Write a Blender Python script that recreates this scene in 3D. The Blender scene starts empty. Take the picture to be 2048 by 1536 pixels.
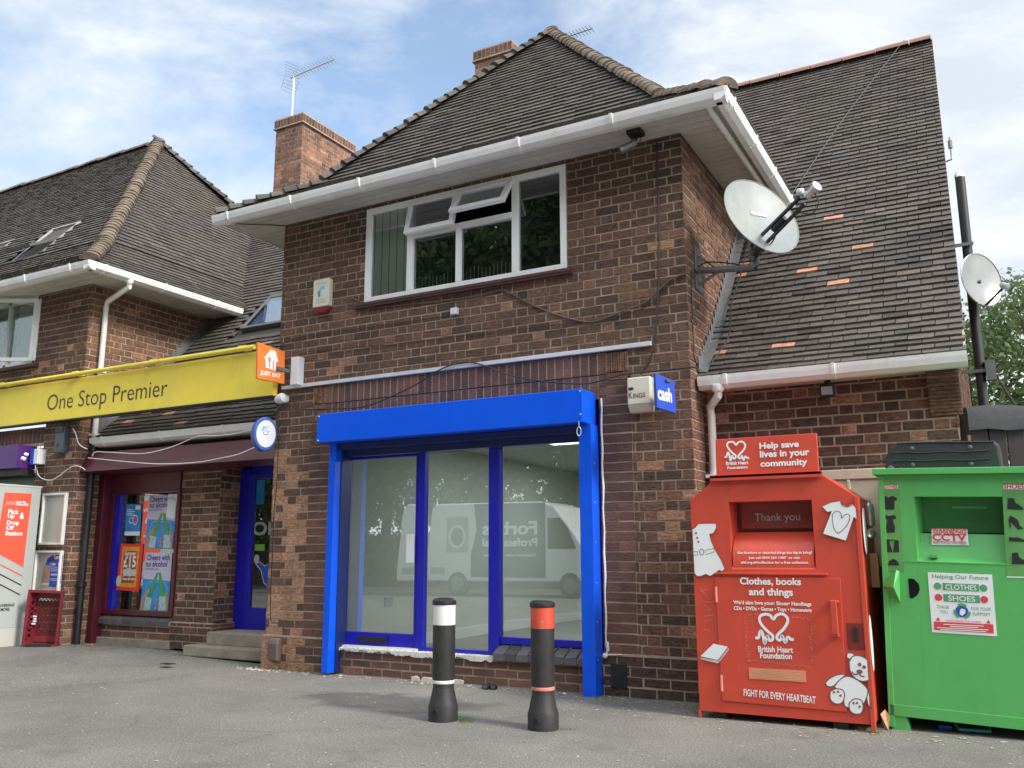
import bpy, math, random
import numpy as np
from mathutils import Vector, Matrix
random.seed(7); RNG = np.random.default_rng(7)
SC = bpy.context.scene
COL = SC.collection
# ---------------------------------------------------------------- camera
CAM_F = 1762.0; YAW = math.radians(28.65); PITCH = math.radians(10.95); ROLL = math.radians(-0.1)
CAM_P = Vector((7.10, -7.4, 1.196))
_f = Vector((-math.sin(YAW)*math.cos(PITCH), math.cos(YAW)*math.cos(PITCH), math.sin(PITCH)))
_r0 = Vector((math.cos(YAW), math.sin(YAW), 0)); _u0 = _r0.cross(_f)
_r = _r0*math.cos(ROLL)+_u0*math.sin(ROLL); _u = -_r0*math.sin(ROLL)+_u0*math.cos(ROLL)
cd = bpy.data.cameras.new('camera'); cam = bpy.data.objects.new('camera', cd); COL.objects.link(cam)
cd.sensor_width = 36; cd.lens = CAM_F/2048*36; cd.clip_end = 2000; cd.clip_start = 0.05
m = Matrix.Identity(4)
for i in range(3):
    m[i][0] = _r[i]; m[i][1] = _u[i]; m[i][2] = -_f[i]; m[i][3] = CAM_P[i]
cam.matrix_world = m
SC.camera = cam
SC.render.resolution_x = 1024; SC.render.resolution_y = 768
# ---------------------------------------------------------------- world, sun, exposure
SUN_EL = math.radians(38); SUN_AZ = math.radians(8)      # AZ: angle from +X towards -Y (the street side)
SUN_DIR = Vector((math.cos(SUN_EL)*math.cos(SUN_AZ), -math.cos(SUN_EL)*math.sin(SUN_AZ), math.sin(SUN_EL)))
W = bpy.data.worlds.new("World"); SC.world = W; W.use_nodes = True
nt = W.node_tree; nt.nodes.clear()
def N(t, k, **kw):
    n = t.nodes.new(k)
    for a, b in kw.items(): setattr(n, a, b)
    return n
out = N(nt, 'ShaderNodeOutputWorld'); bg = N(nt, 'ShaderNodeBackground')
sky = N(nt, 'ShaderNodeTexSky'); sky.sky_type = 'NISHITA'; sky.sun_disc = False
sky.sun_elevation = SUN_EL; sky.sun_rotation = math.atan2(SUN_DIR.x, SUN_DIR.y)
sky.air_density = 1.0; sky.dust_density = 0.6; sky.ozone_density = 2.0
tc = N(nt, 'ShaderNodeTexCoord')
mp = N(nt, 'ShaderNodeMapping'); mp.inputs['Scale'].default_value = (1.0, 1.0, 2.2); mp.inputs['Rotation'].default_value = (0, 0.35, 0.5)
nz = N(nt, 'ShaderNodeTexNoise'); nz.inputs['Scale'].default_value = 2.6; nz.inputs['Detail'].default_value = 12; nz.inputs['Roughness'].default_value = 0.6; nz.inputs['Distortion'].default_value = 0.35
nz2 = N(nt, 'ShaderNodeTexNoise'); nz2.inputs['Scale'].default_value = 9; nz2.inputs['Detail'].default_value = 8; nz2.inputs['Roughness'].default_value = 0.6
dt = N(nt, 'ShaderNodeVectorMath', operation='DOT_PRODUCT')
# clouds gather away from a gap of blue that lies left of the ridge
_gap = Vector((-0.56, 0.656, 0.505)).normalized(); dt.inputs[1].default_value = _gap
mr = N(nt, 'ShaderNodeMapRange'); mr.inputs[1].default_value = 0.76; mr.inputs[2].default_value = 1.0; mr.inputs[3].default_value = 0.30; mr.inputs[4].default_value = -0.25
ad = N(nt, 'ShaderNodeMath', operation='ADD'); ad2 = N(nt, 'ShaderNodeMath', operation='MULTIPLY_ADD')
cr = N(nt, 'ShaderNodeValToRGB'); cr.color_ramp.elements[0].position = 0.40; cr.color_ramp.elements[0].color = (0.10,)*3+(1,); cr.color_ramp.elements[1].position = 0.74; cr.color_ramp.elements[1].color = (0.97,)*3+(1,)
mx = N(nt, 'ShaderNodeMix', data_type='RGBA')
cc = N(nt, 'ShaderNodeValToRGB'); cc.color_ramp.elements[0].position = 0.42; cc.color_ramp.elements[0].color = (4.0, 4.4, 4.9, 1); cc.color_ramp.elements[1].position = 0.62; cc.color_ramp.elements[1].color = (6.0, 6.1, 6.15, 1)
L = nt.links.new
L(tc.outputs['Generated'], mp.inputs['Vector']); L(mp.outputs['Vector'], nz.inputs['Vector']); L(tc.outputs['Generated'], nz2.inputs['Vector'])
L(tc.outputs['Generated'], dt.inputs[0]); L(dt.outputs['Value'], mr.inputs[0])
dt2 = N(nt, 'ShaderNodeVectorMath', operation='DOT_PRODUCT'); dt2.inputs[1].default_value = Vector((0.10, 0.84, 0.53)).normalized()
mr3 = N(nt, 'ShaderNodeMapRange'); mr3.inputs[1].default_value = 0.86; mr3.inputs[2].default_value = 0.97; mr3.inputs[3].default_value = 0.0; mr3.inputs[4].default_value = 0.20
L(tc.outputs['Generated'], dt2.inputs[0]); L(dt2.outputs['Value'], mr3.inputs[0])
dt4 = N(nt, 'ShaderNodeVectorMath', operation='DOT_PRODUCT'); dt4.inputs[1].default_value = Vector((-0.82, 0.45, 0.34)).normalized()
mr4 = N(nt, 'ShaderNodeMapRange'); mr4.inputs[1].default_value = 0.90; mr4.inputs[2].default_value = 0.99; mr4.inputs[3].default_value = 0.0; mr4.inputs[4].default_value = 0.16
L(tc.outputs['Generated'], dt4.inputs[0]); L(dt4.outputs['Value'], mr4.inputs[0])
a34 = N(nt, 'ShaderNodeMath', operation='ADD'); L(mr3.outputs[0], a34.inputs[0]); L(mr4.outputs[0], a34.inputs[1])
a35 = N(nt, 'ShaderNodeMath', operation='ADD'); L(mr.outputs[0], a35.inputs[0]); L(a34.outputs[0], a35.inputs[1])
L(nz.outputs['Fac'], ad.inputs[0]); L(a35.outputs[0], ad.inputs[1]); L(nz2.outputs['Fac'], ad2.inputs[0]); ad2.inputs[1].default_value = 0.25; L(ad.outputs[0], ad2.inputs[2])
L(ad2.outputs[0], cr.inputs['Fac']); L(cr.outputs['Color'], mx.inputs['Factor'])
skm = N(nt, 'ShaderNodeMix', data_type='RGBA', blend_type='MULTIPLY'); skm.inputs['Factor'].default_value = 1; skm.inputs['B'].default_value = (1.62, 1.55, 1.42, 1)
L(sky.outputs['Color'], skm.inputs['A'])
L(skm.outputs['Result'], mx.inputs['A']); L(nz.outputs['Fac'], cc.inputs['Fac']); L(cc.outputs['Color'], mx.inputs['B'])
dts = N(nt, 'ShaderNodeVectorMath', operation='DOT_PRODUCT'); dts.inputs[1].default_value = Vector((0.45, -0.72, 0.55)).normalized()  # unseen sky behind the camera brightened to light the facade
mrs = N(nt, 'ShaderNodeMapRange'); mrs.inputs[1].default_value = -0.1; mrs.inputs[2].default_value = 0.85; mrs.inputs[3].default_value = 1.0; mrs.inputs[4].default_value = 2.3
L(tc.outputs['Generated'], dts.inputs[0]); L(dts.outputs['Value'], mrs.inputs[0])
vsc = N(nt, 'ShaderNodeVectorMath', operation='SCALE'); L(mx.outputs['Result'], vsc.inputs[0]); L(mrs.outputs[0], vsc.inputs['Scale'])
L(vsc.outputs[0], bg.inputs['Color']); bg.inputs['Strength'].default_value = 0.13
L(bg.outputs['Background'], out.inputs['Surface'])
sl = bpy.data.lights.new('sun', 'SUN'); sl.energy = 2.7; sl.angle = math.radians(12); sl.color = (1.0, 0.93, 0.82)
so = bpy.data.objects.new('sun', sl); COL.objects.link(so)
so.rotation_euler = (-SUN_DIR).to_track_quat('-Z', 'Y').to_euler()
so.location = (20, -10, 20)
SC.view_settings.view_transform = 'Standard'; SC.view_settings.look = 'None'; SC.view_settings.gamma = 1
SC.view_settings.use_curve_mapping = False; SC.view_settings.exposure = 0.58
SC.render.engine = 'CYCLES'
# ---------------------------------------------------------------- materials
def mat(name, col, rough=0.7, metal=0.0, var=0.12, scale=6.0, bump=0.0, bscale=60.0, spec=0.5, dirt=0.0, dcol=(0.08, 0.07, 0.05), coat=0.0, em=None, grime_scale=2.5, dr=(0.5, 0.72), scratch=None):
    m = bpy.data.materials.new(name); m.use_nodes = True; t = m.node_tree; b = t.nodes['Principled BSDF']
    b.inputs['Roughness'].default_value = rough; b.inputs['Metallic'].default_value = metal; b.inputs['Specular IOR Level'].default_value = spec
    b.inputs['Coat Weight'].default_value = coat
    tcn = N(t, 'ShaderNodeTexCoord')
    n1 = N(t, 'ShaderNodeTexNoise'); n1.inputs['Scale'].default_value = scale; n1.inputs['Detail'].default_value = 8; n1.inputs['Roughness'].default_value = 0.65
    t.links.new(tcn.outputs['Object'], n1.inputs['Vector'])
    r = N(t, 'ShaderNodeValToRGB'); e = r.color_ramp.elements
    e[0].position = 0.3; e[1].position = 0.7
    e[0].color = tuple(max(0, c*(1-var)) for c in col)+(1,); e[1].color = tuple(min(1, c*(1+var)) for c in col)+(1,)
    t.links.new(n1.outputs['Fac'], r.inputs['Fac']); src = r.outputs['Color']
    if dirt > 0:
        n2 = N(t, 'ShaderNodeTexNoise'); n2.inputs['Scale'].default_value = grime_scale; n2.inputs['Detail'].default_value = 10; n2.inputs['Roughness'].default_value = 0.7
        mpn = N(t, 'ShaderNodeMapping'); mpn.inputs['Scale'].default_value = (1, 1, 0.45); mpn.inputs['Location'].default_value = (3.1, 1.7, 0.4)
        t.links.new(tcn.outputs['Object'], mpn.inputs['Vector']); t.links.new(mpn.outputs['Vector'], n2.inputs['Vector'])
        r2 = N(t, 'ShaderNodeMapRange'); r2.inputs[1].default_value = dr[0]; r2.inputs[2].default_value = dr[1]; r2.inputs[4].default_value = dirt
        t.links.new(n2.outputs['Fac'], r2.inputs[0])
        mxx = N(t, 'ShaderNodeMix', data_type='RGBA'); mxx.inputs['B'].default_value = tuple(dcol)+(1,)
        t.links.new(r2.outputs[0], mxx.inputs['Factor']); t.links.new(src, mxx.inputs['A']); src = mxx.outputs['Result']
    if scratch:
        scol, samt, rust = scratch
        for (sc_, mps, lo, hi, colr, am) in ((34, (1, 1, 0.10), 0.64, 0.72, scol, samt), (50, (0.12, 1, 1), 0.66, 0.74, scol, samt*0.7), (5, (1, 1, 0.16), 0.58, 0.74, rust, samt*0.8)):
            nn = N(t, 'ShaderNodeTexNoise'); nn.inputs['Scale'].default_value = sc_; nn.inputs['Detail'].default_value = 7; nn.inputs['Roughness'].default_value = 0.7
            mq = N(t, 'ShaderNodeMapping'); mq.inputs['Scale'].default_value = mps
            t.links.new(tcn.outputs['Object'], mq.inputs['Vector']); t.links.new(mq.outputs['Vector'], nn.inputs['Vector'])
            rq = N(t, 'ShaderNodeMapRange'); rq.inputs[1].default_value = lo; rq.inputs[2].default_value = hi; rq.inputs[4].default_value = am
            t.links.new(nn.outputs['Fac'], rq.inputs[0])
            mz = N(t, 'ShaderNodeMix', data_type='RGBA'); mz.inputs['B'].default_value = tuple(colr)+(1,)
            t.links.new(rq.outputs[0], mz.inputs['Factor']); t.links.new(src, mz.inputs['A']); src = mz.outputs['Result']
    t.links.new(src, b.inputs['Base Color'])
    if bump > 0:
        n3 = N(t, 'ShaderNodeTexNoise'); n3.inputs['Scale'].default_value = bscale; n3.inputs['Detail'].default_value = 6
        t.links.new(tcn.outputs['Object'], n3.inputs['Vector'])
        bp = N(t, 'ShaderNodeBump'); bp.inputs['Strength'].default_value = bump; bp.inputs['Distance'].default_value = 0.01
        t.links.new(n3.outputs['Fac'], bp.inputs['Height']); t.links.new(bp.outputs['Normal'], b.inputs['Normal'])
    if em: b.inputs['Emission Color'].default_value = tuple(em[0])+(1,); b.inputs['Emission Strength'].default_value = em[1]
    return m
def brick_mat(name, stops, rough=0.85, dirtcol=(0.045, 0.036, 0.032), spk=0.62):
    m = bpy.data.materials.new(name); m.use_nodes = True; t = m.node_tree; b = t.nodes['Principled BSDF']; lk = t.links.new
    b.inputs['Roughness'].default_value = rough; b.inputs['Specular IOR Level'].default_value = 0.3
    at = N(t, 'ShaderNodeAttribute', attribute_name='rnd'); tcn = N(t, 'ShaderNodeTexCoord')
    r = N(t, 'ShaderNodeValToRGB'); els = r.color_ramp.elements
    while len(els) < len(stops): els.new(0.5)
    for e, (p, c) in zip(els, stops): e.position = p; e.color = tuple(c)+(1,)
    n0 = N(t, 'ShaderNodeTexNoise'); n0.inputs['Scale'].default_value = 14; n0.inputs['Detail'].default_value = 5
    a0 = N(t, 'ShaderNodeMath', operation='MULTIPLY_ADD'); a0.inputs[1].default_value = 0.16
    s0 = N(t, 'ShaderNodeMath', operation='SUBTRACT'); s0.inputs[1].default_value = 0.08
    lk(tcn.outputs['Object'], n0.inputs['Vector']); lk(n0.outputs['Fac'], a0.inputs[0]); lk(at.outputs['Fac'], a0.inputs[2]); lk(a0.outputs[0], s0.inputs[0]); lk(s0.outputs[0], r.inputs['Fac'])
    # fine speckle of the rustic face
    n1 = N(t, 'ShaderNodeTexNoise'); n1.inputs['Scale'].default_value = 42; n1.inputs['Detail'].default_value = 8; n1.inputs['Roughness'].default_value = 0.7
    mpn = N(t, 'ShaderNodeMapping'); mpn.inputs['Scale'].default_value = (0.5, 0.5, 1.5)
    lk(tcn.outputs['Object'], mpn.inputs['Vector']); lk(mpn.outputs['Vector'], n1.inputs['Vector'])
    r1 = N(t, 'ShaderNodeValToRGB'); r1.color_ramp.elements[0].position = 0.33; r1.color_ramp.elements[0].color = (1-spk,)*3+(1,); r1.color_ramp.elements[1].position = 0.68; r1.color_ramp.elements[1].color = (1+spk*1.3, 1+spk*1.15, 1+spk*0.95, 1)
    mm = N(t, 'ShaderNodeMix', data_type='RGBA', blend_type='MULTIPLY'); mm.inputs['Factor'].default_value = 1
    lk(n1.outputs['Fac'], r1.inputs['Fac']); lk(r.outputs['Color'], mm.inputs['A']); lk(r1.outputs['Color'], mm.inputs['B'])
    # large soot stains
    n2 = N(t, 'ShaderNodeTexNoise'); n2.inputs['Scale'].default_value = 1.1; n2.inputs['Detail'].default_value = 9; n2.inputs['Roughness'].default_value = 0.62
    lk(tcn.outputs['Object'], n2.inputs['Vector'])
    r2 = N(t, 'ShaderNodeMapRange'); r2.inputs[1].default_value = 0.48; r2.inputs[2].default_value = 0.68; r2.inputs[4].default_value = 0.55
    lk(n2.outputs['Fac'], r2.inputs[0])
    mx2 = N(t, 'ShaderNodeMix', data_type='RGBA'); mx2.inputs['B'].default_value = tuple(dirtcol)+(1,)
    lk(r2.outputs[0], mx2.inputs['Factor']); lk(mm.outputs['Result'], mx2.inputs['A']); lk(mx2.outputs['Result'], b.inputs['Base Color'])
    bp = N(t, 'ShaderNodeBump'); bp.inputs['Strength'].default_value = 1.0; bp.inputs['Distance'].default_value = 0.012
    lk(n1.outputs['Fac'], bp.inputs['Height']); lk(bp.outputs['Normal'], b.inputs['Normal'])
    return m
BR = [(0.0, (0.066, 0.045, 0.039)), (0.28, (0.108, 0.066, 0.052)), (0.55, (0.158, 0.090, 0.066)), (0.80, (0.215, 0.115, 0.080)), (0.93, (0.29, 0.16, 0.105)), (1.0, (0.48, 0.27, 0.175))]
M = {}
M['brick'] = brick_mat('brick', BR)
M['brick_orange'] = brick_mat('brick_orange', [(0.0, (0.12, 0.075, 0.06)), (0.3, (0.21, 0.115, 0.085)), (0.6, (0.33, 0.17, 0.115)), (1.0, (0.50, 0.26, 0.17))], spk=0.35)
M['brick_red'] = brick_mat('brick_red', [(0.0, (0.08, 0.05, 0.043)), (0.4, (0.145, 0.08, 0.065)), (0.75, (0.22, 0.11, 0.085)), (1.0, (0.36, 0.18, 0.13))], spk=0.22)
M['brick_blue'] = brick_mat('brick_blue', [(0.0, (0.06, 0.058, 0.064)), (0.6, (0.115, 0.112, 0.12)), (1.0, (0.17, 0.165, 0.17))], rough=0.5, spk=0.2)
M['mortar'] = mat('mortar', (0.40, 0.305, 0.23), 0.95, var=0.25, scale=9, bump=0.3, bscale=90, dirt=0.5, dcol=(0.20, 0.155, 0.12))
M['mortar_pale'] = mat('mortar_pale', (0.5, 0.46, 0.39), 0.95, var=0.2, bump=0.3)
M['tile'] = brick_mat('tile', [(0.0, (0.048, 0.042, 0.039)), (0.35, (0.084, 0.075, 0.071)), (0.7, (0.120, 0.106, 0.099)), (0.90, (0.152, 0.132, 0.119)), (0.935, (0.16, 0.12, 0.10)), (0.955, (0.50, 0.24, 0.17)), (1.0, (0.58, 0.30, 0.21))], rough=0.6, dirtcol=(0.125, 0.118, 0.085), spk=0.35)
# no noise shift across the terracotta threshold
M['tile'].node_tree.nodes['Math'].inputs[1].default_value = 0.06
M['tile'].node_tree.nodes['Math.001'].inputs[1].default_value = 0.03
M['hip'] = mat('hip_tile', (0.175, 0.135, 0.10), 0.85, var=0.45, scale=7, bump=0.5, dirt=0.75, dcol=(0.06, 0.052, 0.045), grime_scale=5)
M['ridge'] = mat('ridge_tile', (0.30, 0.165, 0.125), 0.8, var=0.2, scale=5, bump=0.3, dirt=0.5, dcol=(0.2, 0.15, 0.11))
M['upvc'] = mat('white_upvc', (0.84, 0.84, 0.82), 0.35, var=0.04, scratch=((0.5, 0.49, 0.43), .25, (0.46, 0.45, 0.37)), dirt=0.35, dcol=(0.45, 0.43, 0.38), grime_scale=4)
M['soffit'] = mat('soffit_board', (0.56, 0.54, 0.50), 0.55, var=0.08, dirt=0.35, dcol=(0.28, 0.26, 0.22), grime_scale=3)
M['upvc_win'] = mat('window_upvc', (0.86, 0.86, 0.85), 0.3, var=0.03, dirt=0.15, dcol=(0.5, 0.48, 0.44))
M['royal'] = mat('royal_blue_powdercoat', (0.0, 0.095, 0.80), 0.35, scratch=((0.2, 0.3, 0.7), .22, (0.02, 0.07, 0.5)), var=0.04, spec=0.45, dirt=0.10, dcol=(0.03, 0.14, 0.6))
M['navy'] = mat('deep_blue_paint', (0.012, 0.012, 0.42), 0.35, scratch=((0.25, 0.27, 0.5), .3, (0.03, 0.03, 0.2)), var=0.1, dirt=0.25, dcol=(0.06, 0.07, 0.35), grime_scale=8)
M['navy_dark'] = mat('dark_blue_metal', (0.01, 0.02, 0.12), 0.4, var=0.1)
M['maroon'] = mat('maroon_metal', (0.095, 0.012, 0.020), 0.4, var=0.12, dirt=0.2, dcol=(0.2, 0.06, 0.06))
M['yellow'] = mat('yellow_sign', (0.90, 0.71, 0.075), 0.5, var=0.04, dirt=0.45, dcol=(0.55, 0.47, 0.12), grime_scale=1.6)
M['purple'] = mat('purple_metal', (0.075, 0.02, 0.16), 0.35, var=0.1)
M['black'] = mat('black_plastic', (0.02, 0.02, 0.021), 0.45, var=0.15, dirt=0.2, dcol=(0.08, 0.075, 0.07))
M['black_pipe'] = mat('black_painted_iron', (0.013, 0.014, 0.018), 0.4, var=0.2, dirt=0.25, dcol=(0.12, 0.11, 0.1), grime_scale=9)
M['rubber'] = mat('bollard_rubber', (0.022, 0.022, 0.023), 0.55, scratch=((0.12, 0.115, 0.105), .5, (0.06, 0.055, 0.05)), var=0.25, scale=9, bump=0.15, bscale=140, dirt=0.35, dcol=(0.085, 0.08, 0.072), grime_scale=7)
M['white'] = mat('white_paint', (0.78, 0.78, 0.76), 0.5, var=0.03, dirt=0.15, dcol=(0.5, 0.48, 0.43), grime_scale=6)
M['cream'] = mat('cream_plastic', (0.62, 0.57, 0.44), 0.5, var=0.06, dirt=0.4, dcol=(0.36, 0.31, 0.22))
M['cream_pale'] = mat('pale_cream_plastic', (0.70, 0.67, 0.55), 0.5, var=0.05, dirt=0.2, dcol=(0.45, 0.4, 0.3))
M['red_band'] = mat('red_reflective', (0.58, 0.075, 0.04), 0.4, var=0.12, dirt=0.6, dcol=(0.62, 0.3, 0.24), grime_scale=14, dr=(0.56, 0.7))
M['red'] = mat('red_bin_paint', (0.60, 0.07, 0.04), 0.42, scratch=((0.66, 0.26, 0.2), .45, (0.30, 0.06, 0.035)), var=0.08, scale=3, bump=0.5, bscale=2.2, dirt=0.3, dcol=(0.48, 0.085, 0.055), grime_scale=3.5)
M['red_dark'] = mat('dark_red_panel', (0.22, 0.03, 0.022), 0.5, var=0.1)
M['decal_white'] = mat('white_vinyl', (0.80, 0.82, 0.82), 0.5, var=0.02, dirt=0.12, dcol=(0.6, 0.5, 0.46), grime_scale=8)
M['decal_line'] = mat('outline_vinyl', (0.22, 0.09, 0.08), 0.6, var=0.05)
M['decal_peach'] = mat('faded_label', (0.66, 0.26, 0.14), 0.6, var=0.08)
M['scuff'] = mat('scuffed_paint', (0.62, 0.22, 0.17), 0.7, var=0.2)
M['green'] = mat('green_bin_paint', (0.10, 0.44, 0.115), 0.42, scratch=((0.32, 0.55, 0.3), .35, (0.13, 0.24, 0.08)), var=0.06, scale=2.5, bump=0.5, bscale=2.2, dirt=0.3, dcol=(0.10, 0.34, 0.11), grime_scale=3)
M['green_dark'] = mat('green_flap', (0.05, 0.26, 0.06), 0.45, var=0.1)
M['green_decal'] = mat('sticker_green', (0.115, 0.33, 0.09), 0.55, var=0.15)
M['sticker_text_green'] = mat('sticker_text_green', (0.09, 0.34, 0.16), 0.6, var=0.03)
M['sticker_red'] = mat('sticker_red', (0.66, 0.06, 0.07), 0.6, var=0.03)
M['sticker_grey'] = mat('sticker_grey', (0.35, 0.37, 0.38), 0.6, var=0.03)
M['black_decal'] = mat('black_vinyl', (0.016, 0.018, 0.02), 0.5, var=0.05)
M['fabric'] = mat('black_nylon', (0.028, 0.034, 0.036), 0.65, var=0.25, bump=0.3, bscale=50)
M['grey_metal'] = mat('grey_metal', (0.20, 0.21, 0.215), 0.45, metal=0.5, var=0.15, dirt=0.3, dcol=(0.12, 0.1, 0.09))
M['steel'] = mat('bright_steel', (0.65, 0.66, 0.67), 0.3, metal=0.8, var=0.1)
M['alu'] = mat('aluminium_strip', (0.66, 0.69, 0.73), 0.45, metal=0.2, var=0.08, dirt=0.2, dcol=(0.4, 0.38, 0.35))
M['dish'] = mat('dish_paint', (0.22, 0.25, 0.26), 0.45, var=0.06, scale=3, dirt=0.55, dcol=(0.42, 0.40, 0.24), grime_scale=3.2, dr=(0.47, 0.7))
M['dish_dark'] = mat('grey_dish_paint', (0.34, 0.34, 0.32), 0.2, metal=0.75, var=0.1, scale=3, dirt=0.3, dcol=(0.3, 0.25, 0.18))
M['orange'] = mat('orange_sign', (0.80, 0.20, 0.035), 0.45, var=0.02)
M['sign_blue'] = mat('sign_blue', (0.03, 0.085, 0.52), 0.4, var=0.03)
M['lottery_blue'] = mat('oval_sign_blue', (0.035, 0.11, 0.42), 0.4, var=0.04)
M['pale_blue'] = mat('pale_blue', (0.2, 0.6, 0.85), 0.4, var=0.03)
M['sign_white'] = mat('sign_white', (0.74, 0.76, 0.78), 0.4, var=0.03)
M['text_brown'] = mat('dark_brown_lettering', (0.075, 0.05, 0.04), 0.5, var=0.1)
M['kiosk'] = mat('kiosk_grey', (0.40, 0.43, 0.425), 0.45, scratch=((0.5, 0.5, 0.48), .2, (0.3, 0.3, 0.27)), var=0.03, dirt=0.1, dcol=(0.33, 0.33, 0.3))
M['kiosk_base'] = mat('kiosk_base', (0.46, 0.47, 0.43), 0.6, var=0.04)
M['coral'] = mat('coral_panel', (0.82, 0.10, 0.055), 0.45, var=0.03)
M['lead'] = mat('lead_flashing', (0.13, 0.135, 0.145), 0.55, var=0.2, scale=5, dirt=0.3, dcol=(0.25, 0.25, 0.24))
M['concrete'] = mat('weathered_concrete', (0.29, 0.25, 0.20), 0.95, var=0.25, bump=0.6, bscale=40, dirt=0.5, dcol=(0.10, 0.09, 0.07))
M['plaster'] = mat('white_plaster', (0.56, 0.59, 0.55), 0.8, var=0.02)
M['interior_floor'] = mat('shop_floor', (0.17, 0.18, 0.17), 0.55, var=0.15)
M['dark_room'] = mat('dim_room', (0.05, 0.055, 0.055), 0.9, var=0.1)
M['blind'] = mat('vertical_blind', (0.86, 0.87, 0.83), 0.8, var=0.05)
M['felt'] = mat('roof_felt', (0.035, 0.037, 0.042), 0.6, var=0.2, bump=0.4, bscale=14)
M['clad'] = mat('brown_cladding', (0.035, 0.024, 0.026), 0.6, var=0.2)
M['wood'] = mat('bare_timber', (0.55, 0.36, 0.18), 0.6, var=0.15)
M['trunk'] = mat('bark', (0.09, 0.07, 0.05), 0.95, var=0.3, bump=0.8, bscale=30)
M['paint_flake'] = mat('flaking_white_paint', (0.66, 0.65, 0.62), 0.8, var=0.15, bump=0.6, bscale=50)
M['litter'] = mat('pale_chips', (0.42, 0.38, 0.30), 0.9, var=0.5, scale=30)
M['teal'] = mat('teal_plastic', (0.05, 0.32, 0.36), 0.4)
M['tan'] = mat('tan_paper', (0.5, 0.36, 0.2), 0.8, var=0.2)
M['weed'] = mat('weed_green', (0.12, 0.19, 0.05), 0.8, var=0.3)
M['van_white'] = mat('van_white', (0.72, 0.74, 0.74), 0.25, var=0.02)
M['van_blue'] = mat('van_blue', (0.02, 0.04, 0.11), 0.3, var=0.03)
M['panel_light'] = mat('light_panel', (0.9, 0.95, 0.92), 0.5, var=0.01, em=((0.9, 1.0, 0.93), 3.0))
M['basket'] = mat('dark_red_plastic', (0.20, 0.022, 0.035), 0.4, var=0.1, dirt=0.15, dcol=(0.28, 0.08, 0.08))
M['poster_blue'] = mat('poster_blue', (0.02, 0.24, 0.56), 0.35, var=0.25, scale=9)
M['poster_lilac'] = mat('poster_lilac', (0.50, 0.48, 0.62), 0.35, var=0.04)
M['poster_orange'] = mat('poster_orange', (0.74, 0.30, 0.03), 0.35, var=0.25, scale=20)
M['poster_red'] = mat('poster_red', (0.70, 0.05, 0.03), 0.35, var=0.05)
M['bottle'] = mat('bottle_green', (0.03, 0.30, 0.10), 0.2, var=0.35, scale=25)
M['bottle_pale'] = mat('bottle_label', (0.35, 0.50, 0.55), 0.4, var=0.35, scale=30)
M['skin'] = mat('printed_hand', (0.40, 0.24, 0.18), 0.5, var=0.2)
M['pink'] = mat('pink_sticker', (0.70, 0.06, 0.25), 0.5, var=0.1)
M['magenta_text'] = mat('printed_indigo', (0.05, 0.04, 0.22), 0.5)
M['lime'] = mat('lime_sticker', (0.18, 0.42, 0.06), 0.5, var=0.1)
M['cable_brown'] = mat('cable_brown', (0.13, 0.09, 0.07), 0.5)
M['lens_red'] = mat('dark_red_lens', (0.22, 0.02, 0.03), 0.3)
M['board_grey'] = mat('weathered_white_board', (0.50, 0.47, 0.42), 0.85, var=0.15, bump=0.5, bscale=40, dirt=0.5, dcol=(0.3, 0.26, 0.21), grime_scale=12)
M['frame_pale'] = mat('pale_grey_frame', (0.34, 0.345, 0.34), 0.5, var=0.1)
M['poster_brown'] = mat('poster_brown', (0.30, 0.07, 0.02), 0.4)
M['frame_grey'] = mat('dark_grey_frame', (0.10, 0.105, 0.11), 0.5, var=0.1)
M['lens'] = mat('lens_black', (0.01, 0.012, 0.015), 0.1)
M['shelf_dark'] = mat('dark_shop_inside', (0.035, 0.04, 0.035), 0.8, var=0.6, scale=12)
def glass_mat(name, tint, k, dirt=0.0):
    m = bpy.data.materials.new(name); m.use_nodes = True; t = m.node_tree; t.nodes.clear(); lk = t.links.new
    o = N(t, 'ShaderNodeOutputMaterial'); tr = N(t, 'ShaderNodeBsdfTransparent'); tr.inputs['Color'].default_value = tuple(tint)+(1,)
    gl = N(t, 'ShaderNodeBsdfGlossy'); gl.inputs['Roughness'].default_value = 0.0; gl.inputs['Color'].default_value = (0.9, 0.95, 0.95, 1)
    fr = N(t, 'ShaderNodeFresnel'); fr.inputs['IOR'].default_value = 1.5
    ml = N(t, 'ShaderNodeMath', operation='MULTIPLY'); ml.inputs[1].default_value = k; ml.use_clamp = True
    mxs = N(t, 'ShaderNodeMixShader'); lk(fr.outputs[0], ml.inputs[0]); lk(ml.outputs[0], mxs.inputs[0]); lk(tr.outputs[0], mxs.inputs[1]); lk(gl.outputs[0], mxs.inputs[2])
    last = mxs.outputs[0]
    if dirt > 0:
        df = N(t, 'ShaderNodeBsdfDiffuse'); df.inputs['Color'].default_value = (0.55, 0.58, 0.55, 1)
        tcn = N(t, 'ShaderNodeTexCoord'); nn = N(t, 'ShaderNodeTexNoise'); nn.inputs['Scale'].default_value = 3; nn.inputs['Detail'].default_value = 10; nn.inputs['Roughness'].default_value = 0.7
        rr = N(t, 'ShaderNodeMapRange'); rr.inputs[1].default_value = 0.4; rr.inputs[2].default_value = 0.8; rr.inputs[3].default_value = dirt*0.3; rr.inputs[4].default_value = dirt
        lk(tcn.outputs['Object'], nn.inputs['Vector']); lk(nn.outputs['Fac'], rr.inputs[0])
        m2 = N(t, 'ShaderNodeMixShader'); lk(rr.outputs[0], m2.inputs[0]); lk(last, m2.inputs[1]); lk(df.outputs[0], m2.inputs[2]); last = m2.outputs[0]
    lk(last, o.inputs['Surface']); return m
M['glass'] = glass_mat('shop_glass', (0.80, 0.83, 0.80), 7.4, 0.02)
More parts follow.
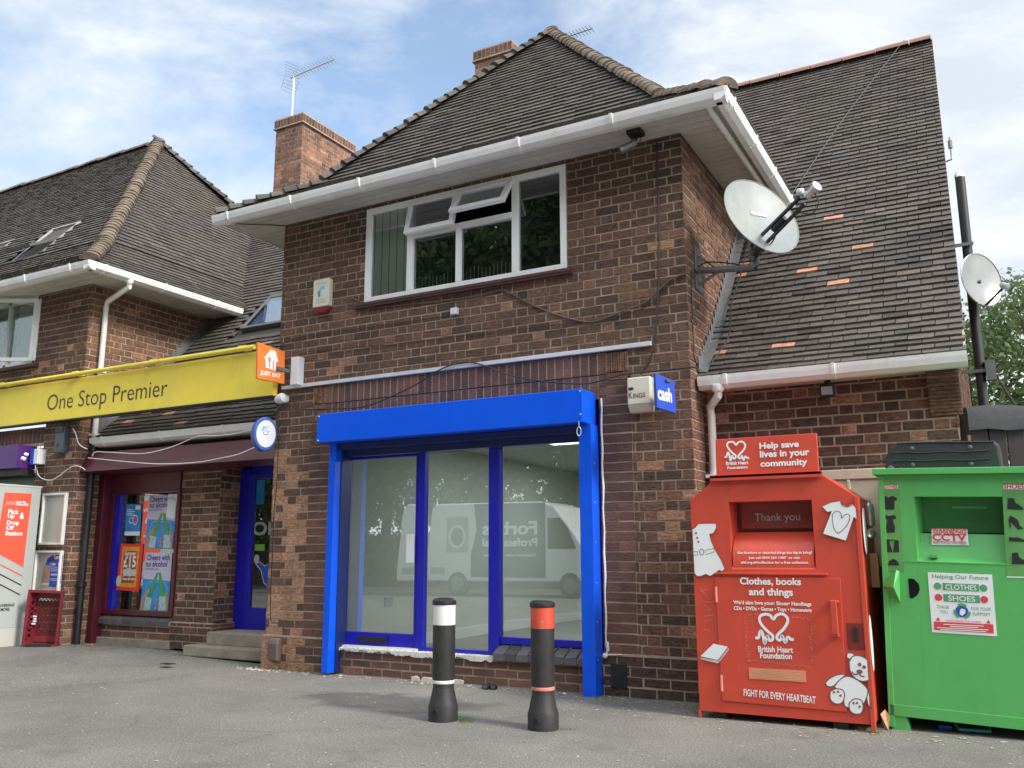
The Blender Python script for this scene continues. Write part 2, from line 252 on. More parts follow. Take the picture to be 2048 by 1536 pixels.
M['glass_up'] = glass_mat('window_glass', (0.88, 0.92, 0.91), 4.4, 0.02)
M['glass_sky'] = glass_mat('skylight_glass', (0.8, 0.85, 0.9), 2.2, 0.0); M['sky_reflection_blue'] = mat('pale_blue_sky_reflection', (0.24, 0.34, 0.52), 0.8, var=0.15, scale=2)  # blue of the mirrored sky, painted on a sheet under the skylight glass
def asphalt():
    m = bpy.data.materials.new('asphalt'); m.use_nodes = True; t = m.node_tree; b = t.nodes['Principled BSDF']; lk = t.links.new
    b.inputs['Roughness'].default_value = 0.88; b.inputs['Specular IOR Level'].default_value = 0.35
    tcn = N(t, 'ShaderNodeTexCoord')
    def noise(s, d=8, r=0.6):
        n = N(t, 'ShaderNodeTexNoise'); n.inputs['Scale'].default_value = s; n.inputs['Detail'].default_value = d; n.inputs['Roughness'].default_value = r
        lk(tcn.outputs['Object'], n.inputs['Vector']); return n
    def ramp(src, pts):
        r = N(t, 'ShaderNodeValToRGB'); e = r.color_ramp.elements
        while len(e) < len(pts): e.new(0.5)
        for q, (p, c) in zip(e, pts): q.position = p; q.color = tuple(c)+(1,)
        lk(src, r.inputs['Fac']); return r.outputs['Color']
    def mixc(f, a, bb, bt='MIX'):
        x = N(t, 'ShaderNodeMix', data_type='RGBA', blend_type=bt)
        if isinstance(f, float): x.inputs['Factor'].default_value = f
        else: lk(f, x.inputs['Factor'])
        for s, v in (('A', a), ('B', bb)):
            if isinstance(v, tuple): x.inputs[s].default_value = v+(1,)
            else: lk(v, x.inputs[s])
        return x.outputs['Result']
    big = ramp(noise(0.55, 9, 0.65).outputs['Fac'], [(0.34, (0.130, 0.127, 0.121)), (0.5, (0.172, 0.168, 0.158)), (0.68, (0.215, 0.206, 0.188))])
    fine = ramp(noise(70, 6, 0.8).outputs['Fac'], [(0.32, (0.30, 0.30, 0.30)), (0.5, (0.98, 0.98, 0.97)), (0.68, (2.0, 1.92, 1.78))])
    c = mixc(1.0, big, fine, 'MULTIPLY')
    vo = N(t, 'ShaderNodeTexVoronoi'); vo.inputs['Scale'].default_value = 48; lk(tcn.outputs['Object'], vo.inputs['Vector'])
    sp = ramp(vo.outputs['Distance'], [(0.0, (1, 1, 1)), (0.14, (1, 1, 1)), (0.22, (0, 0, 0))])
    gt = N(t, 'ShaderNodeMath', operation='GREATER_THAN'); gt.inputs[1].default_value = 0.86
    sx = N(t, 'ShaderNodeSeparateColor'); lk(vo.outputs['Color'], sx.inputs[0]); lk(sx.outputs[0], gt.inputs[0])
    ml = N(t, 'ShaderNodeMath', operation='MULTIPLY'); lk(gt.outputs[0], ml.inputs[0]); lk(sp, ml.inputs[1])
    c = mixc(ml.outputs[0], c, (0.42, 0.40, 0.36))
    wear = ramp(noise(3.2, 10, 0.75).outputs['Fac'], [(0.60, (0, 0, 0)), (0.74, (0.5, 0.5, 0.5))])
    c = mixc(wear, c, (0.27, 0.245, 0.20))
    vc = N(t, 'ShaderNodeTexVoronoi', feature='DISTANCE_TO_EDGE'); vc.inputs['Scale'].default_value = 0.62
    wv = N(t, 'ShaderNodeMix', data_type='RGBA'); wv.inputs['Factor'].default_value = 0.12; lk(tcn.outputs['Object'], wv.inputs['A']); lk(noise(3.5, 8, 0.7).outputs['Color'], wv.inputs['B']); lk(wv.outputs['Result'], vc.inputs['Vector'])
    ck = ramp(vc.outputs['Distance'], [(0.0, (0.28, 0.28, 0.28)), (0.004, (0.2, 0.2, 0.2)), (0.010, (0, 0, 0))])
    cm = N(t, 'ShaderNodeMath', operation='MULTIPLY'); lk(ck, cm.inputs[0]); lk(ramp(noise(0.9, 4, 0.5).outputs['Fac'], [(0.5, (0, 0, 0)), (0.6, (1, 1, 1))]), cm.inputs[1])
    c = mixc(cm.outputs[0], c, (0.055, 0.052, 0.05))
    tar = ramp(noise(1.3, 10, 0.72).outputs['Fac'], [(0.36, (0.35, 0.35, 0.35)), (0.44, (0, 0, 0))]); c = mixc(tar, c, (0.095, 0.093, 0.09))
    gum = N(t, 'ShaderNodeTexVoronoi'); gum.inputs['Scale'].default_value = 3.3; lk(tcn.outputs['Object'], gum.inputs['Vector'])
    c = mixc(ramp(gum.outputs['Distance'], [(0.0, (0.55, 0.55, 0.55)), (0.045, (0.5, 0.5, 0.5)), (0.065, (0, 0, 0))]), c, (0.10, 0.098, 0.095))
    # damp patch that dries out in front of the shop door
    mpn = N(t, 'ShaderNodeMapping'); mpn.vector_type = 'POINT'; mpn.inputs['Location'].default_value = (-2.45, 2.55, 0); mpn.inputs['Scale'].default_value = (0.95, 2.2, 1)
    lk(tcn.outputs['Object'], mpn.inputs['Vector'])
    ln = N(t, 'ShaderNodeVectorMath', operation='LENGTH'); lk(mpn.outputs['Vector'], ln.inputs[0])
    nn = noise(2.2, 6, 0.6); a = N(t, 'ShaderNodeMath', operation='MULTIPLY_ADD'); a.inputs[1].default_value = 1.9; lk(nn.outputs['Fac'], a.inputs[0]); lk(ln.outputs['Value'], a.inputs[2])
    damp = ramp(a.outputs[0], [(0.0, (0.5, 0.5, 0.5)), (1.0, (0, 0, 0))])
    mr2 = N(t, 'ShaderNodeMapRange'); mr2.inputs[1].default_value = 1.55; mr2.inputs[2].default_value = 1.95; mr2.inputs[3].default_value = 0.55; mr2.inputs[4].default_value = 0.0; lk(a.outputs[0], mr2.inputs[0])
    c = mixc(mr2.outputs[0], c, (0.045, 0.045, 0.045))
    lk(c, b.inputs['Base Color'])
    bp = N(t, 'ShaderNodeBump'); bp.inputs['Strength'].default_value = 0.8; bp.inputs['Distance'].default_value = 0.006
    lk(noise(110, 5, 0.7).outputs['Fac'], bp.inputs['Height']); lk(bp.outputs['Normal'], b.inputs['Normal'])
    return m
M['asphalt'] = asphalt()
def leaf_mat(name, c1, c2):
    m = bpy.data.materials.new(name); m.use_nodes = True; t = m.node_tree; b = t.nodes['Principled BSDF']; lk = t.links.new
    at = N(t, 'ShaderNodeAttribute', attribute_name='rnd'); r = N(t, 'ShaderNodeValToRGB')
    r.color_ramp.elements[0].color = tuple(c1)+(1,); r.color_ramp.elements[1].color = tuple(c2)+(1,)
    lk(at.outputs['Fac'], r.inputs['Fac']); lk(r.outputs['Color'], b.inputs['Base Color']); b.inputs['Roughness'].default_value = 0.6
    o = t.nodes['Material Output']; tl = N(t, 'ShaderNodeBsdfTranslucent'); lk(r.outputs['Color'], tl.inputs['Color'])
    ms = N(t, 'ShaderNodeMixShader'); ms.inputs[0].default_value = 0.3; lk(b.outputs[0], ms.inputs[1]); lk(tl.outputs[0], ms.inputs[2]); lk(ms.outputs[0], o.inputs['Surface'])
    return m
M['leaf'] = leaf_mat('leaf', (0.035, 0.075, 0.018), (0.13, 0.20, 0.055))
M['leaf_pale'] = leaf_mat('leaf_pale', (0.07, 0.12, 0.04), (0.22, 0.29, 0.12))
# ---------------------------------------------------------------- mesh helpers
class MB:
    def __init__(s): s.v = []; s.f = []; s.mi = []; s.r = []
    def add(s, vs, fs, mi=0, r=0.5):
        o = len(s.v); s.v += [tuple(p) for p in vs]
        for f in fs: s.f.append(tuple(i+o for i in f)); s.mi.append(mi); s.r.append(r)
        return s
    def box(s, x0, x1, y0, y1, z0, z1, mi=0, r=0.5):
        if x0 > x1: x0, x1 = x1, x0
        if y0 > y1: y0, y1 = y1, y0
        if z0 > z1: z0, z1 = z1, z0
        return s.add([(x0,y0,z0),(x1,y0,z0),(x1,y1,z0),(x0,y1,z0),(x0,y0,z1),(x1,y0,z1),(x1,y1,z1),(x0,y1,z1)],
                     [(0,3,2,1),(4,5,6,7),(0,1,5,4),(1,2,6,5),(2,3,7,6),(3,0,4,7)], mi, r)
    def fbox(s, F, u0, u1, v0, v1, w0, w1, mi=0, r=0.5, jit=0.0):
        P = [F.pt(u+ random.uniform(-jit, jit), v+random.uniform(-jit, jit), w) for w in (w0, w1) for (u, v) in ((u0,v0),(u1,v0),(u1,v1),(u0,v1))]
        return s.add(P, [(0,3,2,1),(4,5,6,7),(0,1,5,4),(1,2,6,5),(2,3,7,6),(3,0,4,7)], mi, r)
    def prism(s, F, poly, w0, w1, mi=0, r=0.5, caps=(True, True)):
        n = len(poly); P = [F.pt(u, v, w0) for u, v in poly]+[F.pt(u, v, w1) for u, v in poly]
        fs = [(i, (i+1) % n, (i+1) % n+n, i+n) for i in range(n)]
        if caps[0]: fs.append(tuple(reversed(range(n))))
        if caps[1]: fs.append(tuple(range(n, 2*n)))
        return s.add(P, fs, mi, r)
    def tube(s, pts, rad, seg=8, mi=0, closed=False):
        pts = [Vector(p) for p in pts]; n = len(pts); rr = rad if isinstance(rad, (list, tuple)) else [rad]*n
        V = []; up = None
        for i, p in enumerate(pts):
            a = pts[max(i-1, 0)]; b = pts[min(i+1, n-1)]; t = (b-a)
            if t.length < 1e-9: t = Vector((0, 0, 1))
            t.normalize()
            if up is None:
                up = Vector((0, 0, 1)) if abs(t.z) < 0.9 else Vector((1, 0, 0))
            x = t.cross(up).normalized(); y = x.cross(t).normalized(); up = y
            for k in range(seg):
                an = 2*math.pi*k/seg; V.append(p+(x*math.cos(an)+y*math.sin(an))*rr[i])
        fs = [(i*seg+k, i*seg+(k+1) % seg, (i+1)*seg+(k+1) % seg, (i+1)*seg+k) for i in range(n-1) for k in range(seg)]
        fs += [tuple(reversed(range(seg))), tuple((n-1)*seg+k for k in range(seg))]
        return s.add(V, fs, mi)
    def lathe(s, c, prof, seg=32, mi=0, axis=None):
        c = Vector(c); A = Vector(axis).normalized() if axis else Vector((0, 0, 1))
        X = A.orthogonal().normalized(); Y = A.cross(X)
        V = [c+A*z+(X*math.cos(2*math.pi*k/seg)+Y*math.sin(2*math.pi*k/seg))*r for r, z in prof for k in range(seg)]
        n = len(prof)
        fs = [(i*seg+k, i*seg+(k+1) % seg, (i+1)*seg+(k+1) % seg, (i+1)*seg+k) for i in range(n-1) for k in range(seg)]
        fs += [tuple(reversed(range(seg))), tuple((n-1)*seg+k for k in range(seg))]
        return s.add(V, fs, mi)
    def build(s, name, mats, parent=None, smooth=False, bevel=0.0, sharp=40):
        me = bpy.data.meshes.new(name); L0 = Vector((0, 0, 0))
        p = parent
        while p is not None: L0 = L0+p.location; p = p.parent
        me.from_pydata([tuple(Vector(q)-L0) for q in s.v], [], s.f)
        mats = mats if isinstance(mats, (list, tuple)) else [mats]
        for mm in mats: me.materials.append(M[mm] if isinstance(mm, str) else mm)
        me.polygons.foreach_set('material_index', s.mi)
        at = me.attributes.new('rnd', 'FLOAT', 'FACE'); at.data.foreach_set('value', s.r)
        if smooth:
            me.polygons.foreach_set('use_smooth', [True]*len(me.polygons))
        o = bpy.data.objects.new(name, me); COL.objects.link(o)
        if parent: o.parent = parent
        if smooth and hasattr(me, 'set_sharp_from_angle'): me.set_sharp_from_angle(angle=math.radians(sharp))
        if bevel > 0:
            bv = o.modifiers.new('bevel', 'BEVEL'); bv.width = bevel; bv.segments = 2; bv.limit_method = 'ANGLE'; bv.angle_limit = math.radians(40)
        me.update()
        return o
class Fr:
    """a flat frame in the place: origin, right, up; its normal points outwards"""
    def __init__(s, O, U=(1, 0, 0), V=(0, 0, 1)):
        s.O = Vector(O); s.U = Vector(U).normalized(); s.V = Vector(V).normalized(); s.N = s.U.cross(s.V).normalized()
    def pt(s, u, v, w=0.0): return s.O+s.U*u+s.V*v+s.N*w
    def uv(s, px, py):
        d = _r*((px-1024)/CAM_F)+_u*((768-py)/CAM_F)+_f
        t = (s.O-CAM_P).dot(s.N)/d.dot(s.N); q = CAM_P+d*t-s.O
        return (q.dot(s.U), q.dot(s.V))
def FY(y, x=0.0, z=0.0): return Fr((x, y, z))                     # a plane facing the street
def FX(x): return Fr((x, 0, 0), (0, 1, 0), (0, 0, 1))             # facing +X: u is world y
def tag(o, label=None, cat=None, group=None, kind=None):
    if label: o['label'] = label
    if cat: o['category'] = cat
    if group: o['group'] = group
    if kind: o['kind'] = kind
    return o
def thing(name, loc, label, cat, group=None):
    o = bpy.data.objects.new(name, None); COL.objects.link(o); o.location = loc; o.empty_display_size = 0.2
    return tag(o, label, cat, group)
def lettering(name, txt, F, u0, v0, w, h, mat_, parent=None, off=0.0, depth=0.002, lift=0.002, shear=0.0, mirror=False):
    c = bpy.data.curves.new('t', 'FONT'); c.body = txt; c.size = 1; c.offset = off; c.extrude = 0; c.shear = shear; c.resolution_u = 3
    if '\n' in txt: c.align_x = 'LEFT'
    t = bpy.data.objects.new('t', c); me = bpy.data.meshes.new_from_object(t)
    co = np.array([v.co[:] for v in me.vertices])
    if len(co) == 0: return None
    mn = co.min(0); mxx = co.max(0); s = MB()
    P = [F.pt(u0+(x-mn[0])/(mxx[0]-mn[0])*w, v0+(y-mn[1])/(mxx[1]-mn[1])*h, lift) for x, y, z in co]
    fs = [tuple(p.vertices) for p in me.polygons]
    # orient faces outwards
    s.add(P, fs)
    bpy.data.objects.remove(t); bpy.data.curves.remove(c); bpy.data.meshes.remove(me)
    o = s.build(name, mat_, parent)
    return o
def letter_px(name, txt, F, p0, p1, h, mat_, parent, **k):
    """text whose baseline runs from photo point p0 (left) with its right end at p1"""
    a = F.uv(*p0); b = F.uv(*p1); return lettering(name, txt, F, min(a[0], b[0]), a[1], abs(b[0]-a[0]), h, mat_, parent, **k)
def flat(mb, F, pts, lift=0.003, mi=0, th=0.0015):
    mb.prism(F, pts, lift-th, lift, mi)
def stroke(mb, F, pts, wid, lift=0.004, mi=0, closed=False):
    """a painted line of even width on frame F"""
    P = [Vector((a, b)) for a, b in pts]
    if closed: P = P+[P[0]]
    n = len(P); Lf = []; Rt = []
    for i in range(n):
        if closed and i in (0, n-1): d = (P[1]-P[n-2])
        else: d = P[min(i+1, n-1)]-P[max(i-1, 0)]
        d.normalize(); q = Vector((-d.y, d.x))*wid/2; Lf.append(P[i]+q); Rt.append(P[i]-q)
    V = [F.pt(p.x, p.y, lift) for p in Lf]+[F.pt(p.x, p.y, lift) for p in Rt]
    mb.add(V, [(i+n, i+1+n, i+1, i) for i in range(n-1)], mi)
def smooth_pts(pts, k=6):
    """Catmull-Rom through the points"""
    P = [Vector(p) for p in pts]; out_ = []
    for i in range(len(P)-1):
        a = P[max(i-1, 0)]; b = P[i]; c = P[i+1]; d = P[min(i+2, len(P)-1)]
        for j in range(k):
            t = j/k; out_.append(0.5*((2*b)+(c-a)*t+(2*a-5*b+4*c-d)*t*t+(3*b-a-3*c+d)*t*t*t))
    out_.append(P[-1]); return out_
def ell(cx, cy, rx, ry, n=24, rot=0.0):
    return [(cx+rx*math.cos(t)*math.cos(rot)-ry*math.sin(t)*math.sin(rot), cy+rx*math.cos(t)*math.sin(rot)+ry*math.sin(t)*math.cos(rot)) for t in [2*math.pi*i/n for i in range(n)]]
# ---------------------------------------------------------------- brickwork
CH = 0.0876
def sub_iv(a, b, cuts):
    iv = [(a, b)]
    for c, d in cuts:
        nx = []
        for x, y in iv:
            if d <= x or c >= y: nx.append((x, y))
            else:
                if c > x: nx.append((x, c))
                if d < y: nx.append((d, y))
        iv = nx
    return [(x, y) for x, y in iv if y-x > 0.012]
def bricks(mb, F, u0, u1, v0, v1, holes=(), bond='flemish', lift=0.0, phase=0, dark=None, bmi=0, mmi=1, ch=CH, shift=0.0):
    j = 0.015; rows = int(math.ceil((v1-v0)/ch-1e-6))
    for k in range(rows):
        a = v0+k*ch; b = min(a+ch, v1); mid = (a+b)/2
        cuts = [(h[0], h[1]) for h in holes if h[2] <= mid <= h[3]]
        for x, y in sub_iv(u0, u1, cuts):
            mo = lift-(0.0055 if bond == 'stack' else 0.0052); mb.add([F.pt(x, a, mo), F.pt(y, a, mo), F.pt(y, b, mo), F.pt(x, b, mo)], [(0, 1, 2, 3)], mmi)
        if bond == 'flemish': seq = [0.24, 0.12]; st = 0.0 if (k+phase) % 2 == 0 else -0.18
        elif bond == 'stack': seq = None
        else: seq = [0.24]; st = 0.0 if (k+phase) % 2 == 0 else -0.12
        edges = []
        if bond == 'stack': edges = [(u0, u1)]
        else:
            st += random.uniform(-0.012, 0.012)
            x = u0+st+shift; i = 0
            while x > u0: x -= sum(seq)
            while x < u1:
                w = seq[i % len(seq)]; edges.append((x, x+w)); x += w; i += 1
        for x, y in edges:
            for p, q in sub_iv(max(x, u0), min(y, u1), cuts):
                r = min(0.94, max(0.0, random.gauss(0.40, 0.15)))
                if random.random() < 0.02: r = 0.95
                if dark: r = dark(p, a, r)
                w = lift+random.uniform(-0.003, 0.003)
                e0 = j/2 if p > u0+1e-4 else 0; e1 = j/2 if q < u1-1e-4 else 0
                A = [(p+e0, a+j/2), (q-e1, a+j/2), (q-e1, b-j/2), (p+e0, b-j/2)]
                A = [(s_+random.uniform(-.002, .002), t_+random.uniform(-.002, .002)) for s_, t_ in A]
                P = [F.pt(s_, t_, lift-0.009) for s_, t_ in A]+[F.pt(s_, t_, w+random.uniform(-.0015, .0015)) for s_, t_ in A]
                mb.add(P, [(4, 5, 6, 7), (0, 1, 5, 4), (1, 2, 6, 5), (2, 3, 7, 6), (3, 0, 4, 7)], bmi, r)
def soldiers(mb, F, u0, u1, v0, v1, lift=0.0, bmi=0, mmi=1, pitch=0.088):
    mb.add([F.pt(u0, v0, lift-0.0045), F.pt(u1, v0, lift-0.0045), F.pt(u1, v1, lift-0.0045), F.pt(u0, v1, lift-0.0045)], [(0, 1, 2, 3)], mmi)
    n = max(1, round((u1-u0)/pitch)); p = (u1-u0)/n
    for i in range(n):
        a = u0+i*p+0.0075; b = u0+(i+1)*p-0.0075
        mb.fbox(F, a, b, v0+0.004, v1-0.004, lift-0.009, lift+random.uniform(-.002, .001), bmi, min(.9, max(0, random.gauss(0.45, 0.16))))
# ---------------------------------------------------------------- roofs
def tiles(mb, O, U, I, u_lo, u_hi, prof, d0=0.0, d1=None, gauge=0.1, tw=0.168, sig=0.11, new=(), rows_skip=None, holes=()):
    """O eave origin; U along the eave; I horizontal inward; u_lo(d), u_hi(d) bounds; prof [(d,z)]"""
    O = Vector(O); U = Vector(U); I = Vector(I)
    seg = []; s = 0
    for (a, za), (b, zb) in zip(prof, prof[1:]):
        l = math.hypot(b-a, zb-za); seg.append((s, s+l, a, za, b, zb)); s += l
    tot = s
    def at(q):
        for s0, s1, a, za, b, zb in seg:
            if q <= s1 or s1 == tot:
                t = (q-s0)/(s1-s0); return a+(b-a)*t, za+(zb-za)*t, math.atan2(zb-za, b-a)
    newp = []
    nrm0 = None
    for px, py in new:
        d = _r*((px-1024)/CAM_F)+_u*((768-py)/CAM_F)+_f
        a, za, b, zb = seg[-1][2:]; P0 = O+I*a+Vector((0, 0, za)); T = (I*(b-a)+Vector((0, 0, zb-za))).normalized(); nn = U.cross(T)
        t = (P0-CAM_P).dot(nn)/d.dot(nn); q = CAM_P+d*t; newp.append(((q-O).dot(U), (q-P0).dot(T)+seg[-1][0]))
    k = 0; q = 0.0
    while q < tot-0.02:
        d, z, an = at(q); dn, zn, _ = at(min(q+gauge, tot))
        lo = u_lo(d); hi = u_hi(d)
        if (d1 is None or d <= d1) and d >= d0 and hi-lo > 0.05:
            T = I*math.cos(an)+Vector((0, 0, math.sin(an))); NN = -I*math.sin(an)+Vector((0, 0, math.cos(an)))
            x = lo-(tw/2 if k % 2 else 0)-random.uniform(0, 0.01)
            row_sag = random.uniform(-0.004, 0.004)
            while x < hi:
                a = max(x, lo); b = min(x+tw-0.007, hi); x += tw
                if b-a < 0.02: continue
                skip = False
                for h in holes:
                    if a < h[1] and b > h[0] and h[2] < q < h[3]: skip = True
                if skip: continue
                r = min(0.93, max(0, random.gauss(0.5, sig)))
                for nu, nq in newp:
                    if a <= nu < b+0.004 and q <= nq < q+gauge: r = 0.99
                if random.random() < 0.0006: r = 0.98
                lift = random.uniform(0, 0.006); dq = random.uniform(-0.006, 0.006)+row_sag; tilt = random.uniform(-0.004, 0.004)
                base = O+I*d+Vector((0, 0, z))
                p = []
                Ln = gauge+0.03
                for (uu, tt, ww) in ((a, dq-tilt, 0.010), (b, dq+tilt, 0.010), (b, Ln, -0.004), (a, Ln, -0.004), (a, dq-tilt, 0.030+lift), (b, dq+tilt, 0.030+lift), (b, Ln, 0.008), (a, Ln, 0.008)):
                    p.append(base+U*uu+T*tt+NN*ww)
                mb.add(p, [(4, 5, 6, 7), (0, 1, 5, 4), (1, 2, 6, 5), (3, 0, 4, 7)], 0, r)
        q += gauge; k += 1
    # boarding below the tiles
    for s0, s1, a, za, b, zb in seg:
        a2 = max(a, d0); b2 = min(b, d1) if d1 else b
        if b2 <= a2: continue
        f = lambda dd: za+(zb-za)*(dd-a)/(b-a)-0.012
        mb.add([O+I*a2+U*u_lo(a2)+Vector((0, 0, f(a2))), O+I*a2+U*u_hi(a2)+Vector((0, 0, f(a2))), O+I*b2+U*u_hi(b2)+Vector((0, 0, f(b2))), O+I*b2+U*u_lo(b2)+Vector((0, 0, f(b2)))], [(0, 1, 2, 3)], 0, 0.1)
def caps(mb, pts, r1=0.12, r2=0.095, step=0.13, th=0.018, upv=(0, 0, 1), flat_=0.75, over=0.04, jit=0.012):
    """overlapping half-round cover tiles that follow a line from its low end"""
    P = [Vector(p) for p in pts]; cum = [0]
    for a, b in zip(P, P[1:]): cum.append(cum[-1]+(b-a).length)
    def at(s):
        for i in range(len(P)-1):
            if s <= cum[i+1] or i == len(P)-2:
                t = (s-cum[i])/(cum[i+1]-cum[i]); return P[i]+(P[i+1]-P[i])*t, (P[i+1]-P[i]).normalized()
    s = 0
    while s < cum[-1]-step*0.4:
        c, T = at(s); c2 = c+T*(step+over); up = Vector(upv); X = T.cross(up).normalized(); Yv = X.cross(T).normalized()
        n = 9; V = []
        a = r1*random.uniform(0.95, 1.05); b = r2; jx = random.uniform(-jit, jit); jz = random.uniform(0, jit)
        for (cc, R, t) in ((c, a, 0), (c2, b, 0), (c, a-th, 0), (c2, b-th, 0)):
            for k in range(n):
                an = math.pi*k/(n-1)
                V.append(cc+X*(math.cos(an)*R+jx)+Yv*(math.sin(an)*R*flat_-0.02+jz))
        fs = []
        for k in range(n-1):
            fs += [(k, k+1, n+k+1, n+k), (2*n+k+1, 2*n+k, 3*n+k, 3*n+k+1), (k+1, k, 2*n+k, 2*n+k+1)]
        # mortar bed closing the open end
        fs.append(tuple(2*n+k for k in range(n)))
        mb.add(V, fs, 0, random.random()*.85); s += step
def gutter(name, a, b, outv, parent, clips=(), size=0.11, depth=0.115, ends=True, clip_every=0.95, mats=('upvc', 'grey_metal')):
    """open ogee-like gutter from a to b; outv is the horizontal direction away from the wall"""
    a = Vector(a); b = Vector(b); U = (b-a).normalized(); Lg = (b-a).length; O = Vector(outv).normalized(); Z = Vector((0, 0, 1))
    prof = [(0, 0), (0, -size), (depth*0.45, -size), (depth*0.85, -size*0.72), (depth*0.96, -size*0.3), (depth, 0), (depth-0.012, 0), (depth*0.82, -size*0.6), (depth*0.45, -size+0.012), (0.012, -size+0.012), (0.012, 0)]
    mb = MB(); n = len(prof)
    V = [a+O*p+Z*q for p, q in prof]+[b+O*p+Z*q for p, q in prof]
    mb.add(V, [(i, (i+1) % n, (i+1) % n+n, i+n) for i in range(n)])
    ext = prof[:6]
    for c in (a, b): mb.add([c+O*p+Z*q for p, q in ext], [tuple(range(6))])
    g = mb.build(name, 'upvc', parent)
    s = 0.25
    while s < Lg-0.1:
        mc = MB(); c = a+U*s; pr = [(p*1.08+(0.004 if p > 0 else 0), q-0.006 if q < 0 else 0.004) for p, q in ext]
        V = []
        for du in (-0.014, 0.014):
            V += [c+U*du+O*p+Z*q for p, q in pr]
        mc.add(V, [(i, i+1, i+7, i+6) for i in range(5)]+[(0, 1, 2, 3, 4, 5), (11, 10, 9, 8, 7, 6)])
        s += clip_every
        mc.build('gutter_clip', 'upvc', g)
    return g
def planks(mb, x0, x1, y0, y1, z, along='x', pitch=0.10, th=0.012, skipf=None):
    """tongue and groove boards on the underside of an eave"""
    if along == 'x':
        n = max(1, round((y1-y0)/pitch)); p = (y1-y0)/n
        for i in range(n): mb.box(x0, x1, y0+i*p+0.005, y0+(i+1)*p-0.005, z, z+th)
    else:
        n = max(1, round((x1-x0)/pitch)); p = (x1-x0)/n
        for i in range(n): mb.box(x0+i*p+0.003, x0+(i+1)*p-0.003, y0, y1, z, z+th)
    mb.box(x0, x1, y0, y1, z+th*0.7, z+th*1.6)
exec_parts = []
# ================================================================ SETTING
def gz(x, y):
    t = min(1, max(0, -x/3.5)); s = min(1, max(0, (y+3.0)/2.5))
    return 0.08*t*s
g = MB()
xs = [-220, -60, -20, -12]+[-8+0.5*i for i in range(41)]+[16, 24, 60, 220]; ys = [-220, -60, -25, -12]+[-9+0.5*i for i in range(25)]+[6, 12, 30, 220]
V = [(x, y, gz(x, y)) for y in ys for x in xs]; nx = len(xs)
g.add(V, [(j*nx+i, j*nx+i+1, (j+1)*nx+i+1, (j+1)*nx+i) for j in range(len(ys)-1) for i in range(nx-1)])
tag(g.build('ground', 'asphalt', smooth=True), kind='structure')
# ================================================================ BUILDING WITH THE EMPTY SHOP
WX = 4.84
bld = thing('brick_building', (0, 0, 0), 'two storey brown brick building with a hipped tiled roof and an empty blue shopfront', 'building')
F0 = FY(0)
def darkpier(x, z, r):
    # left pier has many spalled orange bricks
    if x < 0.42 and z < 2.3:
        q = 0.75 if z < 0.95 else 0.38
        if z > 1.5: q = 0.62 if x < 0.30 else 0.2
        if random.random() < q: return random.uniform(0.95, 1.0)
    if x > 4.3 and z < 2.6 and random.random() < 0.10: return 0.95
    if z > 4.5: return r*0.75  # bricks below the eave darkened, its shade put into their colour
    return r
w = MB()
holes = [(1.21, 3.67, 3.90, 5.0), (0.83, 3.97, 0.0, 2.66), (0.72, 4.05, 2.62, 3.03), (0.55, 0.72, 2.76, 3.03), (4.05, 4.26, 2.76, 3.03), (0.53, 0.83, 0.3, 2.66), (3.97, 4.28, 0.3, 2.76)]
bricks(w, F0, 0, WX, 0.34, 5.03, holes, dark=darkpier)
# plinth stands proud
bricks(w, F0, 0, 0.86, 0.0, 0.34, (), bond='stretch', lift=0.045, dark=lambda x, z, r: random.choice([r, 0.98, 0.95, r]) if x < .5 else r, ch=0.085)
bricks(w, F0, 3.97, WX+0.0, 0.0, 0.34, (), bond='stretch', lift=0.035, dark=lambda x, z, r: r*0.25, ch=0.085)
w.fbox(F0, 0, 0.86, 0.335, 0.352, -0.01, 0.045, 1); w.fbox(F0, 3.97, WX, 0.335, 0.352, -0.01, 0.035, 1)
w.fbox(F0, -0.0, 0.002, 0, 0.34, -0.02, 0.045, 1)
# thin vertical tile corbels either side of the lintel
for a, b in ((0.55, 0.72), (4.05, 4.26)):
    n = 9
    for i in range(n): w.fbox(F0, a+(b-a)*i/n+0.003, a+(b-a)*(i+1)/n-0.004, 2.84, 3.02, -0.02, 0.012+random.uniform(0, .006), 0, random.uniform(.5, .93))
    w.fbox(F0, a, b, 2.84, 3.02, -0.03, 0.0, 1); w.fbox(F0, a, b, 2.765, 2.835, -0.02, 0.006, 0, 0.6)
front = w.build('front_wall', ['brick', 'mortar'], bld)
for pr_ in (((0.53, 0.665), (0.665, 0.83)), ((3.97, 4.135), (4.135, 4.28))):
    w = MB()
    for a, b in pr_: bricks(w, F0, a, b, 0.345, 2.76 if a > 2 else 2.66, (), bond='stack', lift=0.001, dark=lambda x, z, r: min(.9, r*0.8+(0.25 if z < 1.6 else 0)))
    w.build('brick_jamb', ['brick_red', 'mortar'], bld)
w = MB(); soldiers(w, F0, 0.72, 4.05, 2.83, 3.03, 0.004); soldiers(w, F0, 0.72, 4.05, 2.60, 2.822, -0.004)
w.build('lintel_course', ['brick_red', 'mortar'], bld)
